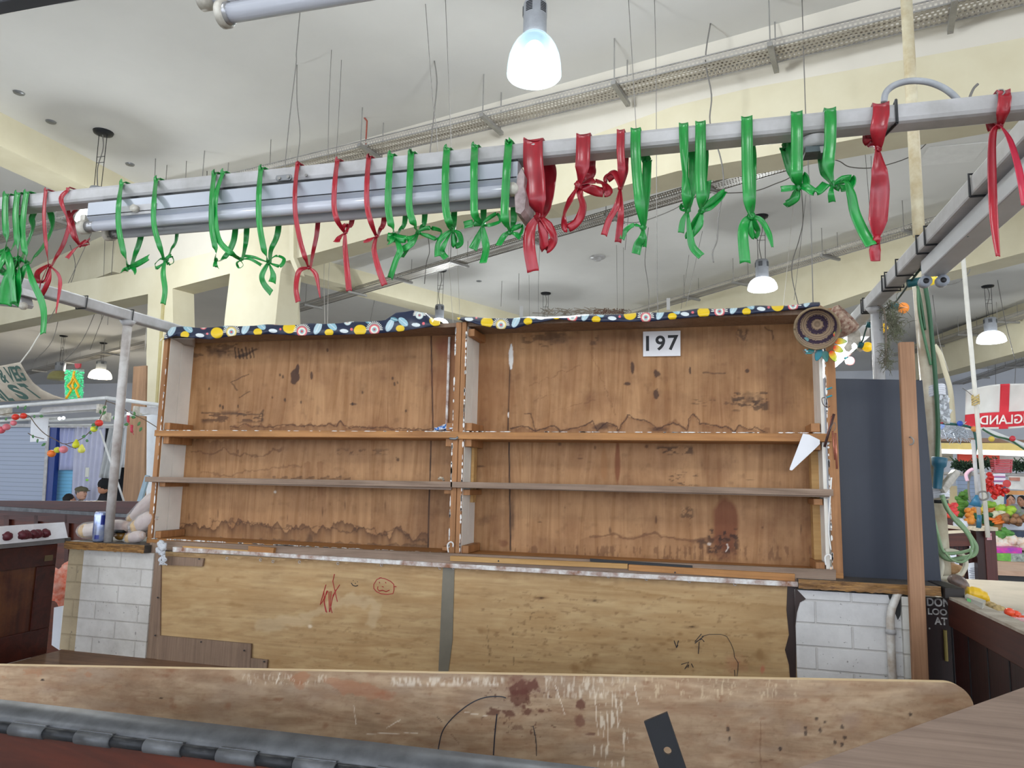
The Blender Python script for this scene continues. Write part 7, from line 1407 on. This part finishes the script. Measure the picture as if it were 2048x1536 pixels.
tag(MB().box((.735, 2.62, 1.1), (.792, 3.1, 1.136)).build('dark_counter_end', wood('blackened_wood', '35302e', '1c1a1a', 'x', 1, .5), None, bevel=.004), 'blackened counter end piece right of the dark blue board', 'counter')
tag(MB().box((.80, 1.0, 1.04), (2.2, 2.6, 1.06)).build('produce_counter', plain('pale_counter', 'b9b0a0', .6, var=.1), None), 'pale produce counter beyond the right partition', 'counter')
tag(MB().box((.79, 2.62, 1.04), (2.2, 3.6, 1.06)).build('produce_counter', plain('pale_counter_rear', 'a9a090', .6, var=.1), None), 'rear produce counter under the yellow squash', 'counter')
def veg(name, label, p, rx, ry, rz, m, rot=None, cat='vegetable', grp=None, bump_=.1, n=18, m_=12):
    return tag(MB().ball(p, rx, ry, rz, n, m_, rot, bump_).build(name, m, None, True), label, cat, grp)
R3 = lambda ax, a: Matrix.Rotation(a, 3, ax)
veg('brown_squash', 'round brown squash inside the beige hose loop behind the board', atY(1908, 1143, 3.0), .034, .032, .03, plain('brown_squash', 'a98358', .6, var=.25, scale=30, col2='7c5a3c'))
veg('pale_tuber', 'pale root standing above the brown squash', atY(1896, 1120, 3.02), .014, .014, .036, plain('pale_root', 'b9a594', .6, var=.2, scale=30), R3('Y', -.6))
veg('dark_aubergine', 'dark grey-brown oval gourd lying on the black counter end', atY(1917, 1166, 2.85), .036, .028, .026, plain('dark_gourd_skin', '4f4542', .35, var=.3, scale=20, col2='8a6f60'), R3('Y', .7))
tag(MB().tube(spline([atY(x, y, 2.95) for x, y in ((1872, 1100), (1876, 1108), (1884, 1130), (1880, 1155))]+[atY(x, y, 2.95) for x, y in ((1885, 1156), (1905, 1154), (1922, 1148), (1931, 1132), (1930, 1118), (1922, 1108), (1905, 1102), (1890, 1102))], 6), .0085, 10).build('beige_hose', plain('beige_hose', 'cdc8b4', .4, var=.1), None, True), 'beige hose curled round the brown squash', 'hose')
tag(MB().prism([atY(x, y, 3.0) for x, y in ((1879, 1110), (1892, 1112), (1893, 1160), (1878, 1160))], (0, .05, 0)).build('white_block', plain('white_block', 'd6d3cd', .6, var=.08), None, bevel=.002), 'white upright block between the blue board and the squash', 'block')
tag(MB().tube(spline([atY(x, y, 2.75) for x, y in ((1932, 1184), (1945, 1187), (1960, 1191), (1974, 1197), (1979, 1197))], 5), [.007]+[.019]*3+[.023]*6+[.019]*4+[.012]*4+[.003]*3, 14).build('yellow_squash', plain('bright_yellow_skin', 'e9bb22', .35, var=.12, scale=14), None, True), 'bright yellow long squash at the right side counter', 'vegetable')
t = thing('plastic_tub', 'clear plastic tub with green label beneath the yellow squash', 'tub', atY(1950, 1216, 2.55))
tub = plain('clear_tub', 'e2e4dc', .2, var=.1, alpha=.8)
MB().hexa([atY(1931, 1203, 2.6), atY(1964, 1222, 2.4), atY(1970, 1215, 2.5), atY(1936, 1198, 2.7), atY(1929, 1192, 2.6), atY(1966, 1207, 2.4), atY(1972, 1201, 2.5), atY(1934, 1187, 2.7)]).build('tub_body', tub, t); MB().prism([atY(x, y, 2.38) for x, y in ((1934, 1196), (1942, 1199), (1942, 1205), (1934, 1202))], (0, .002, 0)).build('green_label', plain('green_label', '5aa05a', .5), t)
tc = atZ(2023, 1250, 1.062); bw = thing('glass_bowl', 'clear glass bowl of tomatoes at the right frame edge', 'bowl', tc)
MB().lathe(tc, [(0, .003), (.028, .002), (.045, .012), (.052, .026), (.053, .03)], 30).build('bowl', plain('clear_glass', 'dfe6ee', .05, var=0, alpha=.3, spec=.9), bw, True, solid=.003)
tom = plain('tomato_red', 'd53a28', .2, var=.15, scale=20, col2='e8683a')
for x, y, z in ((-.024, -.006, .018), (.0, -.018, .018), (.027, -.006, .018), (.0, .018, .019), (-.003, .0, .036), (.02, .02, .027)):
    veg('tomato', 'red tomato in the glass bowl, '+{-.024: 'leftmost', .0: 'front' if y < 0 else 'rearmost', .027: 'rightmost', -.003: 'topmost', .02: 'rear right'}[x], tc+Vector((x, y, z)), .0135, .0135, .012, tom, None, 'fruit', 'tomatoes in the glass bowl', .02)
tc2 = atZ(2046, 1262, 1.062); tag(MB().ball(tc2+Vector((0, 0, .012)), .035, .03, .01, 20, 10, bump=.2).build('pink_tray', plain('pink_wrapped_tray', 'd8888c', .25, var=.3, scale=20, col2='f0d6d2'), None, True), 'pink film-wrapped tray in front of the tomato bowl', 'tray')
for k, (x, y) in enumerate(((1975, 1216), (1985, 1221), (1996, 1226))): veg('bread_piece', 'crumbly yellowish piece left of the tomato bowl, '+['farthest from it', 'middle one', 'nearest to it'][k], atZ(x, y, 1.062)+Vector((0, 0, .01)), .022, .02, .014, plain('crumbly_yellow', 'cdb27c', .8, var=.3, scale=60), None, 'food', 'yellowish pieces by the tomato bowl', .5)

# ------------------------------------------------------------------ mahogany stall beyond at right
Y5 = 5.1
t = thing('rear_stall', 'dark slatted mahogany stall front with white notices, far right', 'stall', atY(1940, 1230, Y5))
def R5(pts, y, th, m, nm, par=None): o = MB().prism([atY(a, b, y) for a, b in pts], (0, th, 0)).build(nm, m, par or t); return o
R5([(1870, 1068), (1942, 1064), (1950, 1092), (1870, 1093)], Y5, .05, M['mahog_l'], 'top_rail'); R5([(1868, 1064), (1940, 1061), (1942, 1065), (1868, 1069)], Y5-.02, .07, plain('pale_rail_edge', 'd9cdb4', .5), 'rail_edge')
R5([(1868, 1048), (1935, 1056), (1936, 1061), (1868, 1054)], Y5+.3, .4, plain('pale_shelf_edge', 'd9cdb4', .5), 'rear_shelf')
R5([(1868, 1054), (1940, 1061), (1940, 1066), (1868, 1066)], Y5+.28, .03, M['mahog'], 'rear_rail')
R5([(1870, 1093), (1950, 1092), (1975, 1450), (1862, 1450)], Y5+.03, .03, wood('slatted_brown', '4b2620', '2c1412', 'z', 2, .5, False, .2, '120807', .6), 'slatted_panel')
for k in range(9): R5([(1882+k*9, 1093), (1883.2+k*9, 1093), (1888+k*9.6, 1330), (1886.6+k*9.6, 1330)], Y5+.027, .003, M['black'], 'slat_joint')
R5([(1952, 1061), (1969, 1061), (1994, 1450), (1972, 1450)], Y5-.06, .12, wood('post_dark', '33150f', '200c0a', 'z', 1, .4), 'corner_post'); R5([(1969, 1061), (1991, 1062), (2013, 1450), (1994, 1450)], Y5-.07, .13, wood('post_brown', '5a2e2c', '42201e', 'z', 1, .4), 'corner_post')  # one post: shading put into the colours, dark front face and lighter side face
R5([(1958, 1055), (1996, 1055), (1996, 1062), (1952, 1062)], Y5-.09, .18, plain('worn_pale_cap', 'cbbfa8', .6, var=.2, scale=30), 'post_cap')
pp_ = plain('notice_paper', 'dfe5f0', .6, var=0); gt = plain('notice_print', '70768a', .7, var=0)
def notice(q, lab, lines):
    n_ = thing('paper_notice', lab, 'notice', atY(q[3][0], q[3][1], Y5), 'paper notices on the right stall'); MB().prism([atY(a, b, Y5-.0) for a, b in q], (0, .003, 0)).build('sheet', pp_, n_)
    (x0, y0), (x1, y1), (x2, y2), (x3, y3) = q
    for k in range(lines):
        v = .18+.7*k/lines; a = (x0+(x3-x0)*v, y0+(y3-y0)*v); b = (x1+(x2-x1)*v, y1+(y2-y1)*v); r = .1 if k % 3 else .25
        MB().prism([atY(a[0]+(b[0]-a[0])*r, a[1]+(b[1]-a[1])*r, Y5-.003), atY(a[0]+(b[0]-a[0])*.85, a[1]+(b[1]-a[1])*.85, Y5-.003), atY(a[0]+(b[0]-a[0])*.85, a[1]+(b[1]-a[1])*.85+.9, Y5-.003), atY(a[0]+(b[0]-a[0])*r, a[1]+(b[1]-a[1])*r+.9, Y5-.003)], (0, .001, 0)).build('print_line', gt, n_)
notice([(1935, 1127), (1954, 1124), (1958, 1183), (1940, 1183)], 'tall printed white notice on the slatted stall front', 11)
notice([(1939, 1092), (1952, 1090), (1953, 1112), (1940, 1113)], 'small notice with dark blotches above the tall printed one', 2)
notice([(1900, 1104), (1912, 1104), (1913, 1113), (1901, 1116)], 'small notice half behind the beige hose', 2)
notice([(1908, 1124), (1918, 1124), (1918, 1134), (1909, 1134)], 'little white card right of the brown squash', 1)
n_ = tag(MB().prism([atY(a, b, Y5-.075) for a, b in ((1974, 1066), (1983, 1066), (1984, 1080), (1974, 1080))], (0, .003, 0)).build('sticker', plain('white_red_sticker', 'd9b9c0', .5, var=.5, scale=90, col2='a02c3c'), None), 'small white and red sticker on the right stall post', 'sticker')
t = thing('wooden_counter', 'light wooden countertop with dark front right of the stall post', 'counter', atY(2020, 1215, 5.4))
zc2 = atY(2040, 1143, 5.4).z; P = [atY(1996, 1146, 5.4), atY(2110, 1133, 5.4)]
MB().hexa([(P[0].x, 5.4, zc2-.03), (P[1].x+.4, 5.4, zc2-.03), (P[1].x+.4, 6.1, zc2-.03), (P[0].x, 6.1, zc2-.03), (P[0].x, 5.4, zc2), (P[1].x+.4, 5.4, zc2), (P[1].x+.4, 6.1, zc2), (P[0].x, 6.1, zc2)]).build('top', wood('light_counter', 'd3b29a', 'b38f74', 'x', 1), t); MB().box((P[0].x+.02, 5.45, 0), (P[1].x+.4, 5.5, zc2-.03)).build('front', M['black'], t)

# ------------------------------------------------------------------ flag
YFl = 6.3
t = thing('flag', 'white flag with red cross and reversed lettering, hung high at far right', 'flag', atY(2000, 870, YFl))
def fl_(u, v):
    x = 1932+190*u; y = (781-26*u-4*math.sin(u*6))+(v)*(78+16*u+6*math.sin(u*5)); return atY(x-3*v, y, YFl+.03*math.sin(u*14+v*3)+.05*math.sin(v*4))
mb = MB(); mb.grid(fl_, 50, 24)
cross = lambda u, v: (.36 < u < .455)or(.62 < v < .96)
fw = plain('white_flag_cloth', 'dcdad4', .85, var=.05, scale=4); frd = plain('red_flag_cloth', 'd63440', .8, var=.05)
W_, R_ = MB(), MB()
for i, f in enumerate(mb.f):
    j, k = divmod(i, 50); u, v = (k+.5)/50, (j+.5)/24
    tgt = R_ if cross(u, v) else W_; tgt.add([mb.v[a] for a in f], [(0, 1, 2, 3)])
W_.build('white_field', fw, t, True, solid=.003); R_.build('red_cross', frd, t, True, solid=.003)
m_ = text_mesh('ENGLAND', (0, 0, 0), (1, 0, 0), (0, 0, 1), 1, bold=.02, mir=True); WW = m_.width; wht = plain('flag_letter_white', 'eae2dc', .8, var=0)
for i, v in enumerate(m_.v):
    u = .15+.62*(v.x/WW); vv = .9-.21*v.z; m_.v[i] = fl_(u, vv)+Vector((0, -.012, 0))
m_.build('lettering', wht, t)
for a, b in (((1935, 783), (1955, 800)), ((1935, 783), (1925, 776))): MB().tube([atY(*a, YFl-.02), atY(*b, YFl-.02)], .003, 5).build('cord', M['wire'], t)
tag(MB().tube(spline([atY(x, y, 6.6) for x, y in ((1868, 690), (1880, 708), (1890, 742), (1899, 772), (1903, 800), (1907, 850))], 4), .02, 8).build('bent_conduit', M['cream'], None, True), 'cream bent conduit left of the flag', 'pipe')
# frame with bulbs in front of flag
t = thing('bulb_frame', 'white tube frame wound with green cable and small coloured bulbs under the flag', 'frame', atY(1960, 1056, 5.2))
MB().tube([atY(1965, 858, 5.2), atY(2120, 920, 5.2)], .016, 10).build('tube', wp, t, True)
MB().tube(spline([atY(x, y, 5.15) for x, y in ((1868, 842), (1890, 847), (1920, 850), (1945, 858), (1952, 885), (1950, 910))]), .008, 8).build('green_cable', plain('teal_green_cable', '1f5650', .5), t, True); MB().tube(spline([atY(x, y, 5.15) for x, y in ((1965, 858), (1990, 872), (2020, 880), (2048, 898), (2100, 930))]), .006, 8).build('green_cable', gd_, t, True)
for x, y, c in ((1883, 842, 'b8384a'), (1920, 847, '2a4fb0'), (1948, 858, 'c98848'), (1983, 878, 'cdb24a'), (2025, 877, 'b8303c')): MB().ball(atY(x, y, 5.12), .018, n=12, m=8).build('bulb', plain('small_bulb_'+c, c, .15, var=0), t, True)
mb = MB(); rd = random.Random(13)
for k in range(160):
    c_ = atY(rd.gauss(1915, 16), rd.gauss(864, 8), 5.3); mb.tube([c_, c_+Vector((rd.uniform(-.04, .04), rd.uniform(-.03, .03), rd.uniform(-.05, .03)))], .0022, 4, False)
mb.build('silver_tinsel', plain('silver_tinsel', 'd5dde8', .2, .3, var=.2), t)['kind'] = 'stuff'
tag(MB().prism([atY(x, y, 6.0) for x, y in ((1868, 850), (1890, 848), (1888, 858), (1868, 860))], (0, .05, 0)).build('blue_box', plain('pale_blue_box', '7f98d8', .4), None), 'small blue box behind the near cabled pole', 'box')

# ------------------------------------------------------------------ distant market at right
YM = 9.0
bd = thing('display_backdrop', 'far vegetable stall backdrop of coloured panels, shutter and price board', 'stall', (atY(1960, 1000, YM+.6).x, YM+.6, 0))
for px_ in (1872, 2075): MB().tube([(atY(px_, 1000, YM+.6).x, YM+.6, 0), (atY(px_, 1000, YM+.6).x, YM+.6, 2.3)], .02, 8).build('upright', M['white_metal'], bd, True)
MB().tube([(atY(1872, 1000, YM+.6).x, YM+.6, 1.62), (atY(2075, 1000, YM+.6).x, YM+.6, 1.62)], .02, 8).build('cross_rail', M['white_metal'], bd, True)
def farp(name, label, q, m, y=YM, th=.05):
    o = MB().prism([atY(a, b, y) for a, b in q], (0, th, 0)).build(name, m, bd); o['label'] = label; return o
def far(name, label, cat, q, m, y=YM, th=.05, grp=None): return tag(MB().prism([atY(a, b, y) for a, b in q], (0, th, 0)).build(name, m, None), label, cat, grp)
t = thing('market_canopy', 'yellow canopy edge with bright fluorescent strip over the far vegetable stall', 'canopy', atY(1960, 905, YM))
R5([(1862, 886), (2020, 886), (2120, 896), (2120, 902), (1862, 897)], YM, .4, plain('yellow_fascia', 'e9cf7a', .5, var=.08), 'yellow_fascia', t)
R5([(1862, 876), (1980, 876), (2120, 884), (2120, 888), (1862, 882)], YM+.3, .3, plain('brown_rail', '8c6e5c', .6), 'upper_rail', t)
R5([(1862, 897), (2120, 902), (2120, 914), (1862, 905)], YM+.1, .1, M['bulb_on'] if False else plain('lit_strip', 'ffffff', .4, var=0, emit=2.2, ecol='fffef4'), 'lit_tube', t)
R5([(1995, 912), (2120, 916), (2120, 936), (2000, 932)], YM+.6, .4, plain('white_canopy_cloth', 'e6e8ee', .7, var=.08, scale=4), 'white_valance', t)
farp('red_panel', 'plain red panel under the far canopy', ((1917, 906), (1999, 908), (1999, 928), (1917, 925)), plain('red_panel', 'd8432f', .5, var=.06), YM+.5)
farp('lattice_panel', 'dark lattice panel under the canopy beside the near pole', ((1876, 908), (1906, 908), (1906, 922), (1876, 922)), slatmat('lattice', 'a09a90', .035, .15), YM+.5)
mb = MB(); rd = random.Random(17)
for x0, x1 in ((1906, 1992), (2028, 2100)):
    for k in range(500):
        x = rd.uniform(x0, x1); c_ = atY(x, 929+4*math.sin((x-1906)/16)+rd.gauss(0, 3.4), YM+.2); mb.tube([c_, c_+Vector((rd.uniform(-.05, .05), rd.uniform(-.04, .04), rd.uniform(-.05, .05)))], .007, 3, False)
tag(mb.build('fir_garland', plain('fir_green', '24402c', .8, var=.3, scale=20), None), 'dark green fir garland draped under the red panel', 'garland', None, 'stuff')
t = thing('red_slat_rack', 'hanging rack of red slats beneath the white canopy at far right', 'rack', atY(2006, 946, YM-.2))
for k in range(8): R5([(1988+k*.4, 919+k*3.4), (2026-k*.3, 919+k*3.4), (2026-k*.3, 921+k*3.4), (1988+k*.4, 921+k*3.4)], YM-.2, .12, plain('red_slat', 'd42f42', .5), 'slat', t)
R5([(1989, 918), (1991, 918), (1992, 947), (1990, 947)], YM-.18, .02, M['white_metal'], 'side_rail', t); R5([(2023, 918), (2025, 918), (2024, 947), (2022, 947)], YM-.18, .02, M['white_metal'], 'side_rail', t)
mb = MB(); rd = random.Random(19)
for k in range(90): mb.ball(atY(*((rd.gauss(1980, 3.5), rd.uniform(948, 978)) if k < 30 else (rd.gauss(1992, 9), rd.gauss(981, 4.5))), YM-.9+rd.uniform(-.05, .05)), rd.uniform(.01, .028), None, None, 6, 4, bump=.6)
tag(mb.build('red_rosette', plain('bright_red_tinsel', 'e5281f', .4, var=.35, scale=30, col2='8f1210'), None), 'bright red tinsel rosette hanging in front of the striped cloth', 'decoration')
tag(MB().lathe(atY(2013, 967, YM-.5), [(0, 0), (.035, 0), (.038, .01), (0, .012)], 18, axis=(0, -1, 0)).build('red_disc', plain('red_disc', 'c92c28', .4), None), 'round red disc right of the red rosette', 'sign')
stc = newmat('striped_cloth_mat'); m, nt, b = stc; sp = N(nt, 'ShaderNodeSeparateXYZ'); nt.links.new(objco(nt), sp.inputs[0]); mu = N(nt, 'ShaderNodeMath', operation='MULTIPLY'); mu.inputs[1].default_value = 22; fc = N(nt, 'ShaderNodeMath', operation='FRACT'); nt.links.new(sp.outputs[2], mu.inputs[0]); nt.links.new(mu.outputs[0], fc.inputs[0]); nt.links.new(ramp(nt, fc.outputs[0], [(.0, hexc('e9e2ec')), (.5, hexc('e9e2ec')), (.55, hexc('3a4a86')), (.8, hexc('c07aa8'))]), b.inputs['Base Color'])
farp('striped_cloth', 'cloth with navy and pink stripes behind the red rosette', ((1986, 948), (2010, 946), (2013, 972), (1990, 974)), m, YM-.3, .02)
farp('roller_shutter', 'pale blue slatted shutter behind the slim poles at far right', ((1914, 952), (1966, 952), (1968, 1015), (1918, 1015)), slatmat('pale_blue_shutter', 'a9bede', .05), YM+1.2)
farp('cream_cupboard', 'cream upright cupboard behind the grey socket box', ((1886, 972), (1914, 972), (1916, 1022), (1886, 1022)), plain('cream_cupboard', 'e2d3a8', .6, var=.06), YM+.9, .3)
for k, (q, c, lb) in enumerate(((((2018, 952), (2048, 953), (2048, 980), (2019, 978)), 'e9e8e4', 'large white price board at the right frame edge'), (((2020, 955), (2040, 955), (2040, 962), (2020, 961)), 'c98a78', 'small orange-brown strip on the white price board'), (((2012, 981), (2120, 983), (2120, 992), (2012, 989)), 'e8a868', 'orange shelf strip under the white price board'), (((1955, 948), (1974, 947), (1976, 1000), (1958, 1000)), 'c8ccd4', 'grey-white upright panel between the slim poles'), (((1986, 990), (2008, 991), (2008, 1022), (1988, 1022)), 'd8e4d8', 'stack of white labelled packs behind the lettuces'), (((2006, 972), (2012, 972), (2013, 1008), (2007, 1008)), '4f6f9c', 'narrow blue-grey upright by the red rosette'), (((2003, 999), (2017, 999), (2017, 1016), (2004, 1016)), 'dc7048', 'orange bag beside the man behind the vegetables'), (((1862, 975), (1884, 975), (1886, 1010), (1862, 1010)), 'd9cfa6', 'cream panel just right of the near pole'))):
    farp('display_panel', lb, q, plain('panel_'+str(k), c, .6, var=.12, scale=12), YM+.4+.05*k if k != 1 else YM+.38, .03)
tag(MB().tube(spline([atY(x, y, 4.86) for x, y in ((1946, 938), (1938, 942), (1932, 950), (1935, 962))]), .01, 8).build('pink_bow', plain('pale_pink_plastic', 'e3b9cc', .4), None, True), 'pale pink plastic bow tied to the slim pole', 'bow')
# produce display: stepped crates
def crate(name, label, q, m, y, th, cat='crate'): return far(name, label, cat, q, m, y, th)
crate('wooden_crate', 'brown slatted crate under the red bags', ((1872, 1030), (1908, 1030), (1908, 1056), (1872, 1052)), M['mahog_l'], 8.0, .4)
crate('cardboard_box', 'flat cardboard box below the carrots', ((1972, 1044), (2006, 1046), (2003, 1060), (1975, 1057)), plain('cardboard', 'b3884f', .8), 8.0, .3)
crate('white_tray', 'long white crate edge below the turnips', ((2006, 1046), (2120, 1048), (2120, 1062), (2004, 1060)), plain('white_crate', 'dfe3ec', .5, var=.1, scale=20), 8.1, .3)
crate('blue_crate', 'dark blue plastic crate below the white crate edge', ((2006, 1062), (2120, 1064), (2120, 1080), (2010, 1078)), plain('navy_crate', '24344e', .5, var=.2, scale=30), 7.9, .3)
crate('green_box', 'green and white printed boxes in the lowest row', ((1994, 1107), (2022, 1107), (2022, 1123), (1996, 1121)), plain('lime_box', '84c848', .5, var=.3, scale=20, col2='4f8f38'), 7.0, .4)
crate('grey_box', 'pale grey box with dark dashes right of the green boxes', ((2022, 1107), (2120, 1109), (2120, 1125), (2022, 1123)), plain('grey_green_box', 'b3bcb0', .5, var=.3, scale=26, col2='505a58'), 7.02, .4)
crate('pink_pack', 'bright pink packs stacked on the green boxes', ((1994, 1096), (2044, 1096), (2044, 1107), (1994, 1106)), plain('magenta_pack', 'e0329c', .4, var=.3, scale=18, col2='8a2ab0'), 7.04, .35)
crate('display_step', 'wooden stepped display bed behind the right stall', ((1880, 1050), (2200, 1050), (2200, 1300), (1880, 1300)), plain('display_step', '8c7258', .7, var=.1), 8.6, .5)
rd = random.Random(23)
ORD = 'first second third fourth fifth sixth seventh eighth ninth tenth'.split()
def pile(n, x0, x1, y0, y1, y, name, label, grp, c, r, el=1, c2=None, bump_=.1, cat='vegetable'):
    m = plain(grp.replace(' ', '_'), c, .5, var=.25, scale=14, col2=c2); L_ = []
    for k in range(n):
        p = atY(rd.uniform(x0, x1), y0+(y1-y0)*(k+.5)/n+rd.uniform(-1.5, 1.5), y-.02*k/n*n*.3+rd.uniform(-.05, .05)); a = rd.uniform(-.7, .7)
        L_.append((p.x, tag(MB().ball(p, r*el, r, r*.9, 10, 7, R3('Y', a) @ R3('Z', rd.uniform(-.6, .6)), bump_).build(name, m, None, True), label, cat, grp)))
    L_.sort(key=lambda q: q[0])
    for k, (x_, o_) in enumerate(L_): o_['label'] = label+', '+(ORD[k]+' from the left' if k < (n+1)//2 and k else 'leftmost' if k == 0 else 'rightmost' if k == n-1 else ORD[n-1-k]+' from the right')
pile(14, 1874, 1910, 1010, 1030, 8.0, 'red_net_bag', 'small red net bag in the heap on the slatted crate', 'red net bags on the crate', 'dc2c48', .035, 1.3, 'ef6a3a', .5)
pile(14, 1931, 1956, 1018, 1044, 8.1, 'orange', 'orange in the heap behind the slim poles', 'oranges in a heap', 'e99a3c', .034, 1, 'd9822a', .02, 'fruit')
pile(9, 1948, 1966, 1016, 1034, 8.15, 'lemon', 'yellow lemon right of the oranges', 'lemons beside the oranges', 'ecd34c', .03, 1.25, None, .05, 'fruit')
pile(14, 1984, 2014, 1036, 1046, 8.0, 'carrot', 'carrot in the front row right of the slim pole', 'carrots in the front row', 'ec7a28', .015, 4.5, None, .1)
pile(9, 1972, 2002, 1018, 1027, 8.3, 'carrot', 'carrot in the back row under the lettuces', 'carrots in the back row', 'e88846', .014, 4.5, None, .1)
pile(16, 2004, 2058, 1030, 1046, 8.0, 'brown_onion', 'brownish root vegetable in front of the man', 'root vegetables before the man', 'a87a52', .032, 1.1, '6d4f40', .25)
pile(8, 2000, 2022, 1016, 1032, 8.2, 'celery_head', 'lime green vegetable head left of the grey cabbage', 'lime green heads', 'b4d63e', .04, 1.2, '7aa82c', .6)
pile(5, 1972, 1988, 1008, 1018, 8.4, 'lettuce', 'light green lettuce at the back beside the white packs', 'lettuces at the back', '9ac84a', .045, 1.2, '5f9a34', .6)
pile(3, 1988, 2006, 1028, 1036, 8.1, 'white_cauliflower', 'whitish vegetable between the two carrot rows', 'whitish heads between the carrots', 'e3e2c4', .045, 1.3, None, .4)
pile(4, 2024, 2042, 1018, 1030, 8.3, 'grey_cabbage', 'grey-purple cabbage in front of the man', 'grey-purple cabbages', '8a8490', .055, 1.1, '7c9a58', .4)
pile(9, 1953, 1986, 1030, 1046, 8.05, 'dark_cabbage', 'dark green leafy vegetable around the slim poles', 'dark green leafy vegetables', '2f6a38', .035, 1.1, '1c4426', .7)
pile(12, 1992, 2022, 1064, 1080, 7.6, 'leafy_bunch', 'green leafy bunch below the blue plastic crate', 'green leafy bunches', '5f9c44', .035, 1.5, '2f6a34', .8)
pile(14, 1993, 2056, 1080, 1096, 7.3, 'bagged_produce', 'white bag of produce above the pink packs', 'white bags above the pink packs', 'ece6dc', .045, 1.2, 'e8b07a', .5)
pile(16, 1916, 1932, 985, 1030, 8.4, 'climbing_leaf', 'green leaf of the tall bunch left of the blue shutter', 'leaves of the tall bunch', '6aa040', .03, 1.2, '3a7030', .7, 'leaf')
tag(MB().ball(atY(1921, 1050, 7.6), .06, .05, .055, 14, 10, bump=.4).build('white_bag', plain('white_bag', 'e4e8f2', .4, var=.06), None, True), 'white carrier bag hanging between crate and oranges', 'bag')
